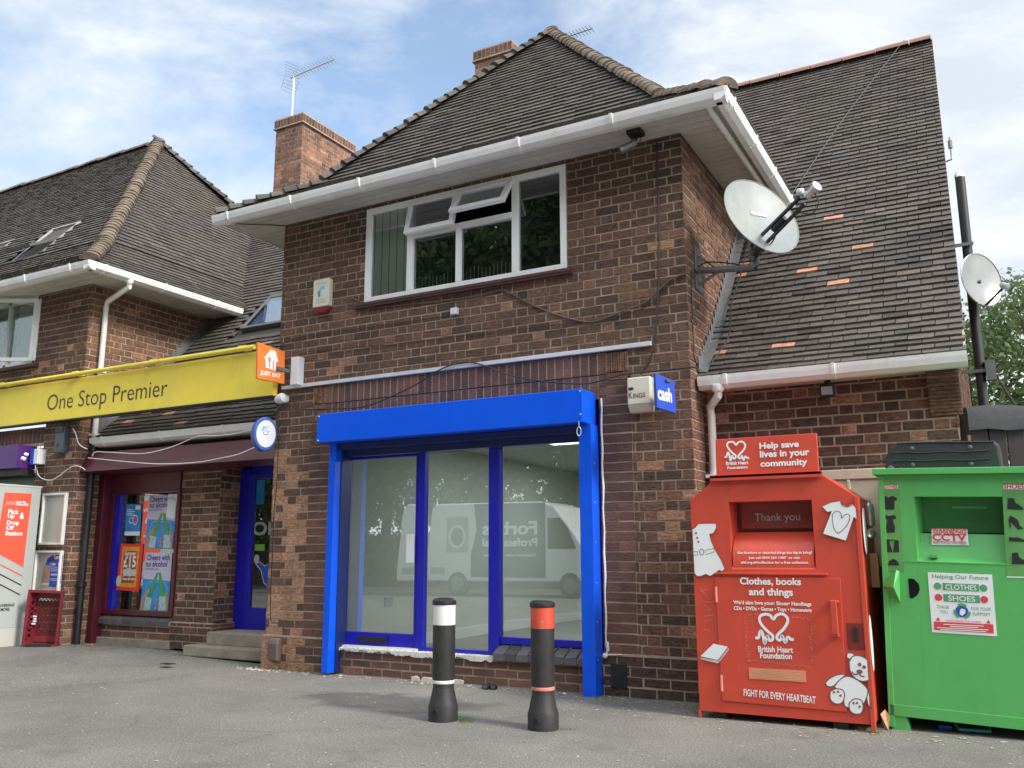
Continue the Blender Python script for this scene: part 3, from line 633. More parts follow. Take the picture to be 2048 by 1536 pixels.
# low wall under the shopfront
w = MB(); bricks(w, FY(0.02), 0.83, 3.97, 0.0, 0.225, (), bond='stretch', lift=0.0, dark=lambda x, z, r: min(.9, r+0.12), ch=0.075)
bricks(w, FY(0.01), 2.86, 3.97, 0.225, 0.30, (), bond='stretch', ch=0.075, dark=lambda x, z, r: r*.5)
w.build('stall_riser', ['brick_red', 'mortar'], bld)
w = MB()
for i in range(9):
    a = 2.86+i*0.123
    P = [(a+.004, -0.03, .30), (a+.118, -0.03, .30), (a+.118, 0.12, .37), (a+.004, 0.12, .37)]
    w.add([(x, y, z) for x, y, z in P]+[(x, y, z-0.07) for x, y, z in P], [(0, 1, 2, 3), (7, 6, 5, 4), (0, 4, 5, 1), (1, 5, 6, 2), (3, 7, 4, 0)], 0, random.uniform(.3, .9))
w.box(2.86, 3.97, -0.02, 0.12, 0.24, 0.285, 1)
w.build('sloping_sill', ['brick_blue', 'mortar'], bld, bevel=0.006)
w = MB()
hh = 0.02
for i in range(160):
    x = 0.93+i*0.012; hh = min(.045, max(.008, hh+random.uniform(-.009, .009))); h = hh
    w.box(x, x+0.0125, -0.006-random.uniform(0, .004), 0.10, 0.255-h, 0.262+random.uniform(-.004, .004))
w.build('flaking_sill', 'paint_flake', bld)
# right flank and left flank of the projecting block
w = MB(); bricks(w, FX(WX), 0.0, 3.0, 0.34, 5.03, (), phase=1, dark=lambda x, z, r: min(.9, r+.12))  # sunward flank: brick tones lifted, sunlight put into the colour
bricks(w, FX(WX), 0.0, 0.6, 0.0, 0.34, (), bond='stretch', lift=0.035, ch=.085)
w.build('flank_wall', ['brick', 'mortar'], bld)
w = MB(); bricks(w, Fr((0, 0, 0), (0, -1, 0)), -3.0, 0.0, 0.0, 5.03, (), phase=1)
w.build('flank_wall', ['brick', 'mortar'], bld)
# wing wall, set back
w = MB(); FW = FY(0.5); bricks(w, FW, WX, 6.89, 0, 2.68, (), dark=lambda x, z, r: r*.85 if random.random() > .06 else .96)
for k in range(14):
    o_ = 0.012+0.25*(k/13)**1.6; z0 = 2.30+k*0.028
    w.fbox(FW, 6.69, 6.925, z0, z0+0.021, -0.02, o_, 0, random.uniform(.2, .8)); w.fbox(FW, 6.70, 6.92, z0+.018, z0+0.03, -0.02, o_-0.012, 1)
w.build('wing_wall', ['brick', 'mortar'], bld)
w = MB(); FG = FX(6.88)
for k in range(92):
    z = k*CH; a = 0.5 if z < 2.75 else 0.20+0.43+(z-3.12)/1.145+0.10
    b = 9.5-max(0, (z-2.75)/1.145)
    if b-a > 0.2: bricks(w, FG, a, b, z, z+CH, (), phase=k)
w.build('gable_wall', ['brick', 'mortar'], bld)
# roofs
PM = [(0, 5.08), (0.75, 5.55), (2.81, 8.09)]; kx = 3.01/2.81
w = MB()
tiles(w, (-0.6, -0.5, 0), (1, 0, 0), (0, 1, 0), lambda d: d*kx, lambda d: 6.02-d*kx, PM)
PS = [(0, 5.08), (0.80, 5.55), (3.01, 8.09)]
tiles(w, (5.42, -0.5, 0), (0, 1, 0), (-1, 0, 0), lambda d: d/kx, lambda d: 5.6-0.1*d, PS)
tiles(w, (-0.6, 6.0, 0), (0, -1, 0), (1, 0, 0), lambda d: 0.9, lambda d: 6.5-d/kx, PS)
rf = w.build('hipped_roof', 'tile', bld)
def hip_pts(ex, sx): return [(ex, -0.5, 5.10), (ex+sx*0.75*kx, 0.25, 5.57), (2.41, 2.31, 8.11)]
w = MB(); caps(w, hip_pts(5.42, -1), r1=0.115, r2=0.095, step=0.105); caps(w, [(2.41, 2.25, 8.10), (2.41, 5.2, 8.12)], step=0.3, r1=.12, r2=.115)
w.build('hip_tiles', 'hip', rf, smooth=False)
w = MB(); caps(w, hip_pts(-0.6, 1), r1=0.135, r2=0.085, step=0.165, th=.022)
w.build('hip_tiles', 'tile', rf, smooth=False)
PR = [(0, 2.74), (0.22, 2.91), (0.45, 3.13), (0.8, 3.50), (4.8, 8.10)]
NEW_R = [(1665, 441), (1655, 441), (1708, 498), (1480, 536), (1600, 547), (1625, 543), (1468, 553), (1672, 567), (1585, 694), (1450, 715), (1458, 536)]
w = MB()
tiles(w, (WX, 0.2, 0), (1, 0, 0), (0, 1, 0), lambda d: 0.0, lambda d: 2.16-.02*d, PR, new=NEW_R, gauge=0.098, tw=0.205, sig=0.17)
tiles(w, (0, 0.2, 0), (1, 0, 0), (0, 1, 0), lambda d: 0.0, lambda d: WX, PR, d0=2.35, gauge=0.098, tw=0.205, sig=0.17)
w.add([(0, 5.0, 8.09), (6.9, 5.0, 8.07), (6.9, 9.6, 2.8), (0, 9.6, 2.8)], [(0, 1, 2, 3)], 0, .3)
rr_ = w.build('rear_roof', 'tile', bld)
w = MB(); s = 0
while s < 6.6:
    c = 0.1+s; l = min(0.42, 6.89-c); n = 9
    for (a, b) in ((c, c+l),):
        V = []; jz = random.uniform(-.006, .008)
        for xx in (a, b):
            for k in range(n):
                an = math.pi*k/(n-1); V.append((xx, 5.0+math.cos(an)*0.135, 8.075+jz+math.sin(an)*0.105))
        w.add(V, [(k, k+1, n+k+1, n+k) for k in range(n-1)]+[tuple(range(n)), tuple(range(n, 2*n))], 0)
    s += 0.435
w.build('ridge_tiles', 'ridge', rr_)
w = MB()
for i in range(60):
    t0 = i/60; y = 0.22+4.75*t0; vx = -.085*t0; z = (2.74+.844*(y-.2) if y < .65 else 3.12+1.145*(y-.65))
    w.add([(6.985+vx+random.uniform(-.006, .006), y, z-0.035), (7.0+vx, y+.085, z+.055), (7.0+vx, y+.085, z+.075), (6.985+vx, y, z-.012), (6.93+vx, y, z-.035), (6.93+vx, y+.085, z+.055), (6.93+vx, y+.085, z+.07), (6.93+vx, y, z-.012)], [(0, 1, 2, 3), (4, 7, 6, 5), (3, 2, 6, 7), (0, 4, 5, 1)], 0)
w.build('verge', 'mortar_pale', rr_)
# stepped lead where the wing roof meets the flank
w = MB(); y = 0.24
while y < 2.3:
    z = (2.74+.844*(y-.2) if y < .65 else 3.12+1.145*(y-.65)); dy = 0.077; z2 = z+dy*1.145
    w.add([(WX+0.006, y, z-0.02), (WX+0.008, y+dy+.015, z2-0.01), (WX+0.010, y+dy+0.01, z2+0.11), (WX+0.010, y-0.01, z2+0.11-dy*0.15), (WX+0.012, y-0.005, z+0.06)], [(0, 1, 2, 3, 4)])
    w.add([(WX+0.004, y, z+0.035), (WX+0.09, y, z+0.03), (WX+0.09, y+dy, z2+0.03), (WX+0.004, y+dy, z2+0.035)], [(0, 1, 2, 3)])
    y += dy
w.build('lead_flashing', 'lead', rr_)
# soffit, fascia, gutters of the hipped block
ZS = 5.03
w = MB(); planks(w, -0.58, 5.30, -0.44, -0.0, ZS, 'x', 0.11); planks(w, WX, 5.30, 0.0, 2.6, ZS, 'y' if False else 'x', 0.11)
planks(w, -0.58, 0.0, 0.0, 2.6, ZS, 'x', 0.11)
w.build('soffit', 'soffit', bld)
w = MB(); w.box(-0.6, 5.32, -0.452, -0.435, ZS-0.01, ZS+0.10); w.box(5.295, 5.312, -0.45, 2.6, ZS-0.01, ZS+0.10); w.box(-0.6, -0.583, -0.45, 2.6, ZS-.01, ZS+.1)
w.build('fascia', 'upvc', bld)
gutter('gutter', (-0.62, -0.452, 5.075), (5.405, -0.452, 5.075), (0, -1, 0), bld)
gutter('gutter', (5.312, -0.56, 5.075), (5.312, 2.45, 5.075), (1, 0, 0), bld, clip_every=0.8)
w = MB(); w.tube([(5.22, -.40, 5.01), (5.23, -.34, 4.985), (5.245, 1.2, 4.98), (5.25, 2.3, 4.98)], .028, 10); w.build('overflow_pipe', 'upvc', bld, smooth=True)
# wing eave
w = MB(); planks(w, WX, 6.95, 0.26, 0.5, 2.655, 'x', 0.12); w.build('wing_soffit', 'soffit', bld)
w = MB(); w.box(WX, 6.96, 0.24, 0.257, 2.64, 2.74); w.build('wing_fascia', 'upvc', bld)
gutter('gutter', (WX+0.02, 0.24, 2.745), (7.0, 0.24, 2.745), (0, -1, 0), bld, size=0.115, clip_every=0.9)
dp = MB()
def rect_pipe(mb, pts, w_=0.065):
    pts = [Vector(p) for p in pts]
    for a, b in zip(pts, pts[1:]): mb.tube([a, b], w_*0.66, 4)
    for p in pts[1:-1]: mb.lathe((p.x, p.y, p.z-0.03), [(0.02, -0.012), (w_*0.7, 0), (w_*0.7, 0.06), (0.02, .072)], 8)
dp.tube([(5.03, .18, 2.64), (5.03, .19, 2.57), (4.91, .33, 2.50), (4.91, .36, 2.42), (4.91, .36, 0.05)], 0.036, 10)
dp.lathe((5.03, .18, 2.62), [(.04, -.02), (.055, 0), (.055, .04), (.03, .06)], 12); dp.box(4.85, 4.965, .30, .42, 1.86, 1.89); dp.box(4.85, 4.965, .30, .42, .9, .93)
dp.build('downpipe', 'upvc', bld, smooth=True)
# ---- upper window
wt = MB(); FWn = FY(-0.0)
X0, X1, Z0, Z1 = 1.215, 3.665, 3.905, 4.985; yb0, yb1 = -0.012, 0.06
def fr(mb, x0, x1, z0, z1): mb.box(x0, x1, yb0, yb1, z0, z1)
fr(wt, X0, X1, Z0, Z0+.055); fr(wt, X0, X1, Z1-.06, Z1)
for a, b in ((X0, X0+.065), (1.775, 1.845), (3.06, 3.13), (X1-.065, X1)): wt.box(a, b, yb0, yb1, Z0+.055, Z1-.06)
wt.box(2.395, 2.45, yb0, yb1, Z0+.055, 4.54); wt.box(1.845, 3.06, yb0-.004, yb1, 4.54, 4.60)
wn = wt.build('window', 'upvc_win', bld, bevel=0.004)
def pane(x0, x1, z0, z1, y, parent, m_='glass_up'): 
    p = MB(); p.add([(x0, y, z0), (x1, y, z0), (x1, y, z1), (x0, y, z1)], [(0, 1, 2, 3)]); return p.build('pane', m_, parent)
for a, b, c, d in ((X0+.065, 1.775, Z0+.055, Z1-.06), (1.845, 2.395, Z0+.055, 4.54), (2.45, 3.06, Z0+.055, 4.54), (3.13, X1-.065, Z0+.055, Z1-.06)): pane(a, b, c, d, 0.03, wn)
def fanlight(x0, x1, z0, z1, open_):
    h = z1-z0; an = math.asin(open_/h); F = Fr((x0, -0.02, z1), (1, 0, 0), (0, math.sin(an), math.cos(an)))
    mb = MB(); wd = x1-x0; t = 0.055
    for a, b, c, d in ((0, wd, -h, -h+t), (0, wd, -t, 0), (0, t, -h+t, -t), (wd-t, wd, -h+t, -t)): mb.fbox(F, a, b, c, d, -0.045, 0.0)
    o = mb.build('fanlight', 'upvc_win', wn, bevel=0.004)
    p = MB(); p.add([F.pt(t, -h+t, -.02), F.pt(wd-t, -h+t, -.02), F.pt(wd-t, -t, -.02), F.pt(t, -t, -.02)], [(0, 1, 2, 3)]); p.build('pane', 'glass_up', o)
fanlight(1.80, 2.42, 4.55, 4.965, 0.10); fanlight(2.43, 3.08, 4.60, 4.965, 0.20)
w = MB()
for i in range(17): w.box(1.10+i*.155, 1.10+i*.155+.151, -0.065, 0.02, 3.862+.002*math.sin(i), 3.892)
w.box(1.10, 3.73, -0.055, 0.0, 3.84, 3.866)
w.build('window_sill', mat('brown_sill', (0.09, 0.04, 0.035), 0.7, var=0.2), bld)
w = MB()
for i in range(5): w.box(1.29+i*.1, 1.285+i*.1+.096, 0.064, 0.068, 3.95, 4.93)
w.build('blind', 'blind', bld)
w = MB()
for i in range(26): w.box(1.86+i*.047, 1.86+i*.047+.008, 0.16, 0.163, 3.94, 4.15+.02*math.sin(i))
w.build('blind', 'plaster', bld)
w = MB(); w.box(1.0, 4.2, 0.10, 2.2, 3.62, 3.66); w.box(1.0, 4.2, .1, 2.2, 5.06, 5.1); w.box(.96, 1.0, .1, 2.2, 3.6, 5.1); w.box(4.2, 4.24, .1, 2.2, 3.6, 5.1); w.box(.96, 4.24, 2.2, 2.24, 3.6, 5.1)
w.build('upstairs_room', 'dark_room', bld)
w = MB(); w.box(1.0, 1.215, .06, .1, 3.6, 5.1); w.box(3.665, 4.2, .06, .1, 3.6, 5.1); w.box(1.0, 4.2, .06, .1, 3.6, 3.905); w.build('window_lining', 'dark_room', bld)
# ---- ground floor room
w = MB()
w.box(0.84, 0.88, 0.16, 6.2, 0.0, 2.62); w.box(4.74, 4.78, 0.16, 6.2, 0, 2.62); w.box(0.84, 4.78, 6.2, 6.24, 0, 2.62); w.box(0.84, 4.78, .16, 6.2, 2.56, 2.6)
w.box(0.84, 0.905, 0.14, .2, 0.0, 2.62)
w.build('shop_interior', 'plaster', bld)
w = MB(); w.box(0.88, 4.74, .14, 6.2, 0.10, 0.14); w.build('shop_floor', 'interior_floor', bld)
w = MB(); w.box(0.88, 0.895, .2, 6.2, 0.14, 0.27); w.box(.88, 4.74, 6.185, 6.2, .14, .27); w.build('skirting', 'sign_white', bld, bevel=0.004)
w = MB(); w.box(0.88, 0.892, 0.95, 1.10, 0.62, 0.72); w.build('wall_socket', 'kiosk', bld)
_Fl = Fr((0, 0, 2.545), (1, 0, 0), (0, 1, 0)); _lc = _Fl.uv(1150, 880)
w = MB(); w.box(_lc[0]-.45, _lc[0]+.15, _lc[1]-.25, _lc[1]+.35, 2.545, 2.557); w.build('ceiling_light', 'panel_light', bld)
for ly in (1.9, 4.3):  # lamp at the ceiling panel, and an added fill deeper with no fitting
    ld = bpy.data.lights.new('shop_lamp_and_fill', 'AREA'); ld.shape = 'RECTANGLE'; ld.size = .6; ld.size_y = .6; ld.energy = 24; ld.color = (.93, 1, .95)
    lo = bpy.data.objects.new('shop_lamp_and_fill', ld); COL.objects.link(lo); lo.location = (2.4 if ly > 3 else _lc[0]-.15, ly if ly > 3 else _lc[1]+.05, 2.53)
# ---- shopfront
sf = thing('shopfront', (2.4, 0.12, 0.0), 'blue framed shopfront with a glazed door beside two tall panes of glass', 'shopfront')
w = MB(); y0, y1 = 0.09, 0.15
w.box(0.83, 0.93, y0-.02, y1, 0.262, 2.45); w.box(0.93, 3.97, y0, y1, 2.29, 2.40); w.box(0.83, 3.97, y0+.02, y1, 2.40, 2.66)
w.box(1.925, 2.00, y0-.01, y1, .262, 2.29); w.box(2.755, 2.875, y0-.02, y1, .262, 2.29); w.box(3.755, 3.97, y0, y1, .262, 2.29)
w.box(2.0, 2.755, y0, y1, .262, .30); w.box(2.875, 3.755, y0, y1, .37, .435); w.box(0.93, 1.925, y0+.01, y1, 2.255, 2.29)
w.build('frame', 'navy', sf, bevel=0.005)
FDo = Fr((0.94, y0, 0), (math.cos(.0245), math.sin(.0245), 0)); d = MB(); d.fbox(FDo, 0, .065, .285, 2.25, -.05, 0); d.fbox(FDo, .925, .98, .285, 2.25, -.05, 0); d.fbox(FDo, .065, .925, 2.20, 2.25, -.05, 0); d.fbox(FDo, .065, .925, .285, .415, -.05, 0)
dr = d.build('door', 'navy', sf, bevel=0.005)
w = MB(); w.add([FDo.pt(.065, .415, -.025), FDo.pt(.925, .415, -.025), FDo.pt(.925, 2.2, -.025), FDo.pt(.065, 2.2, -.025)], [(0, 1, 2, 3)]); w.build('pane', 'glass', dr)
w = MB(); w.box(1.20, 1.56, y0-.012, y0+.003, .32, .375); w.box(1.22, 1.54, y0-.017, y0-.009, .333, .362); w.build('letterbox', 'black', dr, bevel=0.003)
w = MB(); w.box(1.79, 1.885, y0-.022, y0-.008, 1.115, 1.40); w.build('push_plate', 'decal_white', dr, bevel=0.004)
w = MB(); w.box(0.90, 1.95, y0-.05, y1, .262, .283); w.build('threshold', 'white', sf)
pane(2.0, 2.755, .30, 2.29, .12, sf, 'glass'); pane(2.875, 3.755, .435, 2.29, .12, sf, 'glass')
# ---- shutter housing and guides
sh = thing('roller_shutter', (2.4, -0.15, 2.5), 'bright blue roller shutter housing with two side guides around the empty shop', 'roller shutter')
w = MB(); w.box(0.875, 3.935, -0.30, 0.0, 2.352, 2.655); w.build('housing', 'royal', sh, bevel=0.006)
w = MB(); w.box(1.03, 3.82, -0.13, -0.02, 2.285, 2.35); w.box(1.03, 3.82, -0.02, 0.05, 2.22, 2.35); w.build('shutter_slat', 'navy_dark', sh, bevel=0.004)
w = MB(); w.box(0.935, 1.02, -0.16, 0.0, 0.02, 2.352); w.build('guide', 'royal', sh, bevel=0.005)
w = MB(); w.box(3.83, 3.955, -0.16, 0.0, 0.0, 2.352); w.box(3.80, 3.83, -0.06, 0.0, 0.02, 2.35); w.build('guide', 'royal', sh, bevel=0.005)
w = MB(); w.box(1.02, 1.03, -.06, .09, .02, 2.35); w.box(.93, .94, 0, .09, .02, 2.35); w.build('guide_channel', 'navy_dark', sh)
w = MB()
for x, z in ((.895, 2.63), (3.915, 2.63), (.895, 2.375), (3.915, 2.42)): w.lathe((x, -0.30, z), [(.002, 0), (.011, .001), (.009, .006), (.001, .008)], 10, axis=(0, -1, 0))
for z in (.3, .62, .95, 1.3, 1.65, 2.0): w.lathe((3.952, -0.1, z), [(.002, 0), (.008, .001), (.006, .005), (.001, .006)], 8, axis=(1, 0, 0))
w.build('screws', 'steel', sh, smooth=True)
w = MB(); w.tube([(3.90, -.30, 2.36), (3.90, -.302, 2.325), (3.897, -.302, 2.31)], .004, 6)
w.tube([(3.9+.02*math.sin(a)*1, -.302, 2.268+.04*math.cos(a)) for a in [i*math.pi/8 for i in range(17)]], .0045, 6)
w.build('eyelet', 'steel', sh, smooth=True)
w = MB()
q = [(4.0+0.004*math.sin(i*1.7), -0.02, 2.6-i*0.1) for i in range(23)]; w.tube(q, [.007+random.uniform(0, .004) for _ in q], 6)
w.tube([(4.01, -.02, .45), (4.015, -.022, .38), (4.0, -.02, .35)], [.012, .016, .008], 6); w.build('sealant_bead', 'white', sh, smooth=True)
# ---- steel channel over the lintel
w = MB(); w.fbox(Fr((0, 0, 0), (1, 0, 0.001)), 0.10, 4.50, 3.035, 3.075, 0.0, 0.04); o = w.build('channel_strip', 'alu', None, bevel=0.003)
tag(o, 'long pale metal channel fixed along the brick wall above the blue shutter housing', 'metal strip')
w = MB()
for i in range(4):
    for j in range(5): w.box(4.06+i*.03, 4.082+i*.03, -0.050, -0.036, 0.09+j*.035, 0.115+j*.035)
w.box(4.045, 4.19, -0.046, -.035, .075, .27); w.build('air_brick', 'black', bld)
w = MB(); w.lathe((4.0, -0.02, .335), [(.01, 0), (.022, .01), (.022, .045), (.01, .055)], 10, axis=(0, -1, 0)); w.tube([(4.0, -.05, .335), (4.05, -.055, .345), (4.15, -.04, .35)], .005, 6); w.build('overflow_pipe', 'white', bld, smooth=True)
# ================================================================ LEFT BUILDING AND THE LOW RANGE BETWEEN
lb = thing('corner_shop_building', (-3.48, 0, 0), 'brown brick convenience shop building with a hipped roof, open skylights and a low tiled range', 'building')
LX = -3.48
w = MB(); F0 = FY(0)
hl = [(-7.3, -4.58, 3.83, 4.84), (-8.4, -4.33, 0.0, 2.66), (-9, -4.2, 2.66, 2.95)]
bricks(w, F0, -11.5, LX, 0.0, 4.84, hl, dark=lambda x, z, r: r*.9 if random.random() > .03 else .96)
w.build('front_wall', ['brick', 'mortar'], lb)
w = MB(); soldiers(w, F0, -7.4, -4.2, 2.70, 2.92); w.fbox(F0, -8.4, -4.2, 2.66, 2.70, -.02, 0, 1)
w.build('lintel_course', ['brick_red', 'mortar'], lb)
w = MB(); bricks(w, FX(LX), 0.0, 2.6, 0.0, 4.84, (), phase=1, dark=lambda x, z, r: min(.93, r+.22))  # lighter brick tones paint the sunlight on this flank
w.build('flank_wall', ['brick', 'mortar'], lb)
PL = [(0, 4.92), (0.3, 5.16), (0.6, 5.45), (3.58, 8.9)]; PLs = [(0, 4.92), (0.3, 5.16), (0.6, 5.45), (3.45, 8.9)]; kl = 3.45/3.58
w = MB()
VEL = [(-5.87+12, -5.12+12, 0.93, 2.0), (-7.55+12, -6.9+12, .93, 2.0)]
tiles(w, (-12, -0.5, 0), (1, 0, 0), (0, 1, 0), lambda d: 0.0, lambda d: 9.15-d*kl, PL, holes=VEL)
tiles(w, (-2.85, -0.5, 0), (0, 1, 0), (-1, 0, 0), lambda d: d/kl, lambda d: 7.16-d/kl, PLs)
w.add([(-12, 3.08, 8.88), (-6.3, 3.08, 8.88), (-2.85, 6.66, 4.9), (-12, 6.66, 4.9)], [(0, 1, 2, 3)], 0, .3)
lrf = w.build('hipped_roof', 'tile', lb)
w = MB(); caps(w, [(-2.85, -0.5, 4.95), (-2.85-.6*kl, 0.1, 5.47), (-6.3, 3.08, 8.93)], r1=.125, r2=.10, step=0.115)
caps(w, [(-6.5, 3.08, 8.88), (-12, 3.08, 8.88)], r1=.13, r2=.12, step=.35, over=.05)
w.build('hip_tiles', 'hip', lrf)
w = MB(); caps(w, [(-2.85, 6.66, 4.95), (-6.3, 3.08, 8.92)], r1=.14, r2=.09, step=.17, th=.022); w.build('hip_tiles', 'tile', lrf)
w = MB()
tiles(w, (LX, 0.2, 0), (1, 0, 0), (0, 1, 0), lambda d: 0.0, lambda d: 3.48, PR, new=[(300, 825), (345, 834), (266, 851), (194, 851), (375, 855), (535, 685), (540, 690)], gauge=.098, tw=.2, holes=[(0.98, 1.85, 2.15, 3.05)])
tiles(w, (-6.2, 0.2, 0), (1, 0, 0), (0, 1, 0), lambda d: 0.0, lambda d: 6.2-3.48, PR, d0=2.0, gauge=.098, tw=.2)
w.add([(-6.2, 5.0, 8.09), (0, 5.0, 8.09), (0, 9.6, 2.8), (-6.2, 9.6, 2.8)], [(0, 1, 2, 3)], 0, .3)
mrf = w.build('low_roof', 'tile', lb)
w = MB(); y = 0.24
while y < 2.4:
    z = (2.74+.844*(y-.2) if y < .65 else 3.12+1.145*(y-.65)); dy = 0.077; z2 = z+dy*1.145
    w.add([(LX+0.006, y, z-0.02), (LX+0.008, y+dy+.015, z2-0.01), (LX+0.010, y+dy+0.01, z2+0.12), (LX+0.010, y-0.01, z2+0.12-dy*0.15), (LX+0.012, y-0.005, z+0.07)], [(0, 1, 2, 3, 4)])
    w.add([(LX+0.004, y, z+0.035), (LX+0.09, y, z+0.03), (LX+0.09, y+dy, z2+0.03), (LX+0.004, y+dy, z2+0.035)], [(0, 1, 2, 3)]); y += dy
w.build('lead_flashing', 'lead', mrf)
w = MB()
for i in range(26):
    t = i/25; yy = 2.25+2.7*t; x = -3.15-2.7*t*1.0; z = 5.02+2.95*t
# roof windows
def skylight(P0, U, T, wd, ln, parent, open_=0.0, glassm='glass_sky', wood=False):
    P0 = Vector(P0); U = Vector(U).normalized(); T = Vector(T).normalized(); F = Fr(P0, U, T); mb = MB(); f = 0.06
    for a, b, c, d in ((-f, wd+f, -f, 0), (-f, wd+f, ln, ln+f*1.6), (-f, 0, 0, ln), (wd, wd+f, 0, ln)): mb.fbox(F, a, b, c, d, -.02, .055 if open_ == 0 else .085)
    o = mb.build('skylight', 'frame_grey' if open_ == 0 else 'frame_pale', parent, bevel=0.006)
    if open_ > 0:
        mb = MB(); mb.add([F.pt(0, 0, .0), F.pt(wd, 0, .0), F.pt(wd, ln, .0), F.pt(0, ln, .0)], [(0, 1, 2, 3)]); mb.build('opening', 'dark_room', o)
        an = open_; F2 = Fr(F.pt(0, ln*0.5, .09), F.U, (F.V*math.cos(an)-F.N*math.sin(an)))
        mb = MB(); g_ = .05
        for a, b, c, d in ((0, wd, -ln/2, -ln/2+g_), (0, wd, ln/2-g_, ln/2), (0, g_, -ln/2+g_, ln/2-g_), (wd-g_, wd, -ln/2+g_, ln/2-g_)): mb.fbox(F2, a, b, c, d, -.02, .02)
        s_ = mb.build('sash', 'frame_grey', o)
        if wood: mb = MB(); mb.fbox(F2, 0, wd, ln/2-.035, ln/2, -.05, -.02); mb.build('timber_rail', 'wood', s_)
        mb = MB(); mb.add([F2.pt(g_, -ln/2+g_, .01), F2.pt(wd-g_, -ln/2+g_, .01), F2.pt(wd-g_, ln/2-g_, .01), F2.pt(g_, ln/2-g_, .01)], [(0, 1, 2, 3)]); mb.build('pane', glassm, s_)
    else:
        mb = MB(); mb.add([F.pt(0, 0, .045), F.pt(wd, 0, .045), F.pt(wd, ln, .045), F.pt(0, ln, .045)], [(0, 1, 2, 3)]); mb.build('pane', glassm, o)
        mb = MB(); mb.add([F.pt(0, 0, .0), F.pt(wd, 0, .0), F.pt(wd, ln, .0), F.pt(0, ln, .0)], [(0, 1, 2, 3)]); mb.build('sky_reflection', 'sky_reflection_blue', o)  # blue sheet under the pane carries the sky's reflection as colour
    return o
TL = Vector((0, 2.98, 3.6)).normalized(); TR = Vector((0, 4.35, 4.98)).normalized()
skylight((-5.80, 0.30, 5.55), (1, 0, 0), TL, 0.60, 0.95, lrf, open_=0.36, wood=True)
skylight((-7.50, 0.30, 5.55), (1, 0, 0), TL, 0.60, 0.95, lrf, open_=0.36, wood=True)
skylight((-2.44, 1.84, 4.49), (1, 0, 0), TR, 0.70, 0.75, mrf)
w = MB(); planks(w, -12, -2.93, -0.42, 0.0, 4.84, 'x', .14); planks(w, LX, -2.93, 0, 2.2, 4.84, 'x', .14); w.build('soffit', 'soffit', lb)
w = MB(); w.box(-12, -2.92, -.435, -.42, 4.83, 4.93); w.box(-2.935, -2.92, -.43, 2.2, 4.83, 4.93); w.build('fascia', 'upvc', lb)
gutter('gutter', (-12, -0.435, 4.915), (-2.82, -0.435, 4.915), (0, -1, 0), lb)
gutter('gutter', (-2.92, -0.54, 4.915), (-2.92, 2.12, 4.915), (1, 0, 0), lb)
w = MB(); w.tube([(-2.87, .12, 4.83), (-2.88, .13, 4.74), (-3.37, .18, 4.62), (-3.41, .19, 4.55), (-3.41, .19, 2.72)], .037, 10)
w.box(-3.47, -3.35, .14, .24, 3.62, 3.645); w.box(-3.47, -3.35, .14, .24, 2.76, 2.79); w.lathe((-2.87, .12, 4.80), [(.03, -.03), (.052, 0), (.052, .05), (.03, .06)], 10)
w.build('downpipe', 'upvc', lb, smooth=True)
w = MB(); w.tube([(-3.41, .19, 2.72), (-3.41, .19, .08)], .045, 12); w.lathe((-3.41, .19, .78), [(.045, 0), (.062, .01), (.062, .07), (.045, .08)], 12); w.box(-3.48, -3.34, .17, .21, .80, .83)
w.lathe((-3.41, .19, 2.62), [(.045, 0), (.058, .01), (.058, .09), (.045, .1)], 12)
w.build('waste_pipe', 'black_pipe', lb, smooth=True)
w = MB(); w.tube([(-3.44, .42, 2.3), (-3.44, .42, .09)], .032, 10); w.build('waste_pipe', 'black_pipe', lb, smooth=True)
# upstairs window of the left building
w = MB(); a0, a1, b0, b1 = -7.3, -4.58, 3.83, 4.84
for q in ((a0, a1, b0, b0+.06), (a0, a1, b1-.06, b1), (a0, a0+.06, b0, b1), (a1-.06, a1, b0, b1), (-5.32, -5.26, b0, b1), (-6.0, -5.94, b0, b1)): w.box(q[0], q[1], -.01, .06, q[2], q[3])
lw = w.build('window', 'upvc_win', lb, bevel=.004)
pane(a0+.06, a1-.06, b0+.06, b1-.06, .03, lw)
Fc = Fr((-4.63, -0.02, 3.88), (-math.cos(math.radians(28)), -math.sin(math.radians(28)), 0), (0, 0, 1)); Fc.N = -Fc.N
w = MB()
for q in ((0, .62, 0, .05), (0, .62, .86, .91), (0, .05, .05, .86), (.57, .62, .05, .86)): w.fbox(Fc, q[0], q[1], q[2], q[3], -.04, .0)
cs = w.build('casement', 'upvc_win', lw, bevel=.003)
w = MB(); w.add([Fc.pt(.05, .05, -.02), Fc.pt(.57, .05, -.02), Fc.pt(.57, .86, -.02), Fc.pt(.05, .86, -.02)], [(0, 1, 2, 3)]); w.build('pane', 'glass_up', cs)
w = MB()
n = 40
for i in range(n):
    x = -5.25+i*.017; x2 = x+.017; f = lambda q: .12+.018*math.sin(q*70)
    w.add([(x, f(x), 3.86), (x2, f(x2), 3.86), (x2, f(x2), 4.8), (x, f(x), 4.8)], [(0, 1, 2, 3)])
w.build('curtain', 'blind', lb)
w = MB(); w.box(-7.6, -4.3, .07, 2.0, 3.6, 3.64); w.box(-7.6, -4.3, 2.0, 2.04, 3.6, 5.0); w.box(-4.3, -4.26, .07, 2, 3.6, 5); w.box(-7.64, -7.6, .07, 2, 3.6, 5); w.box(-7.6, -4.3, .07, 2, 4.86, 4.9); w.build('upstairs_room', 'dark_room', lb)
w = MB(); w.box(-7.4, -4.5, -.06, .02, 3.79, 3.835); w.build('window_sill', bpy.data.materials['brown_sill'], lb)
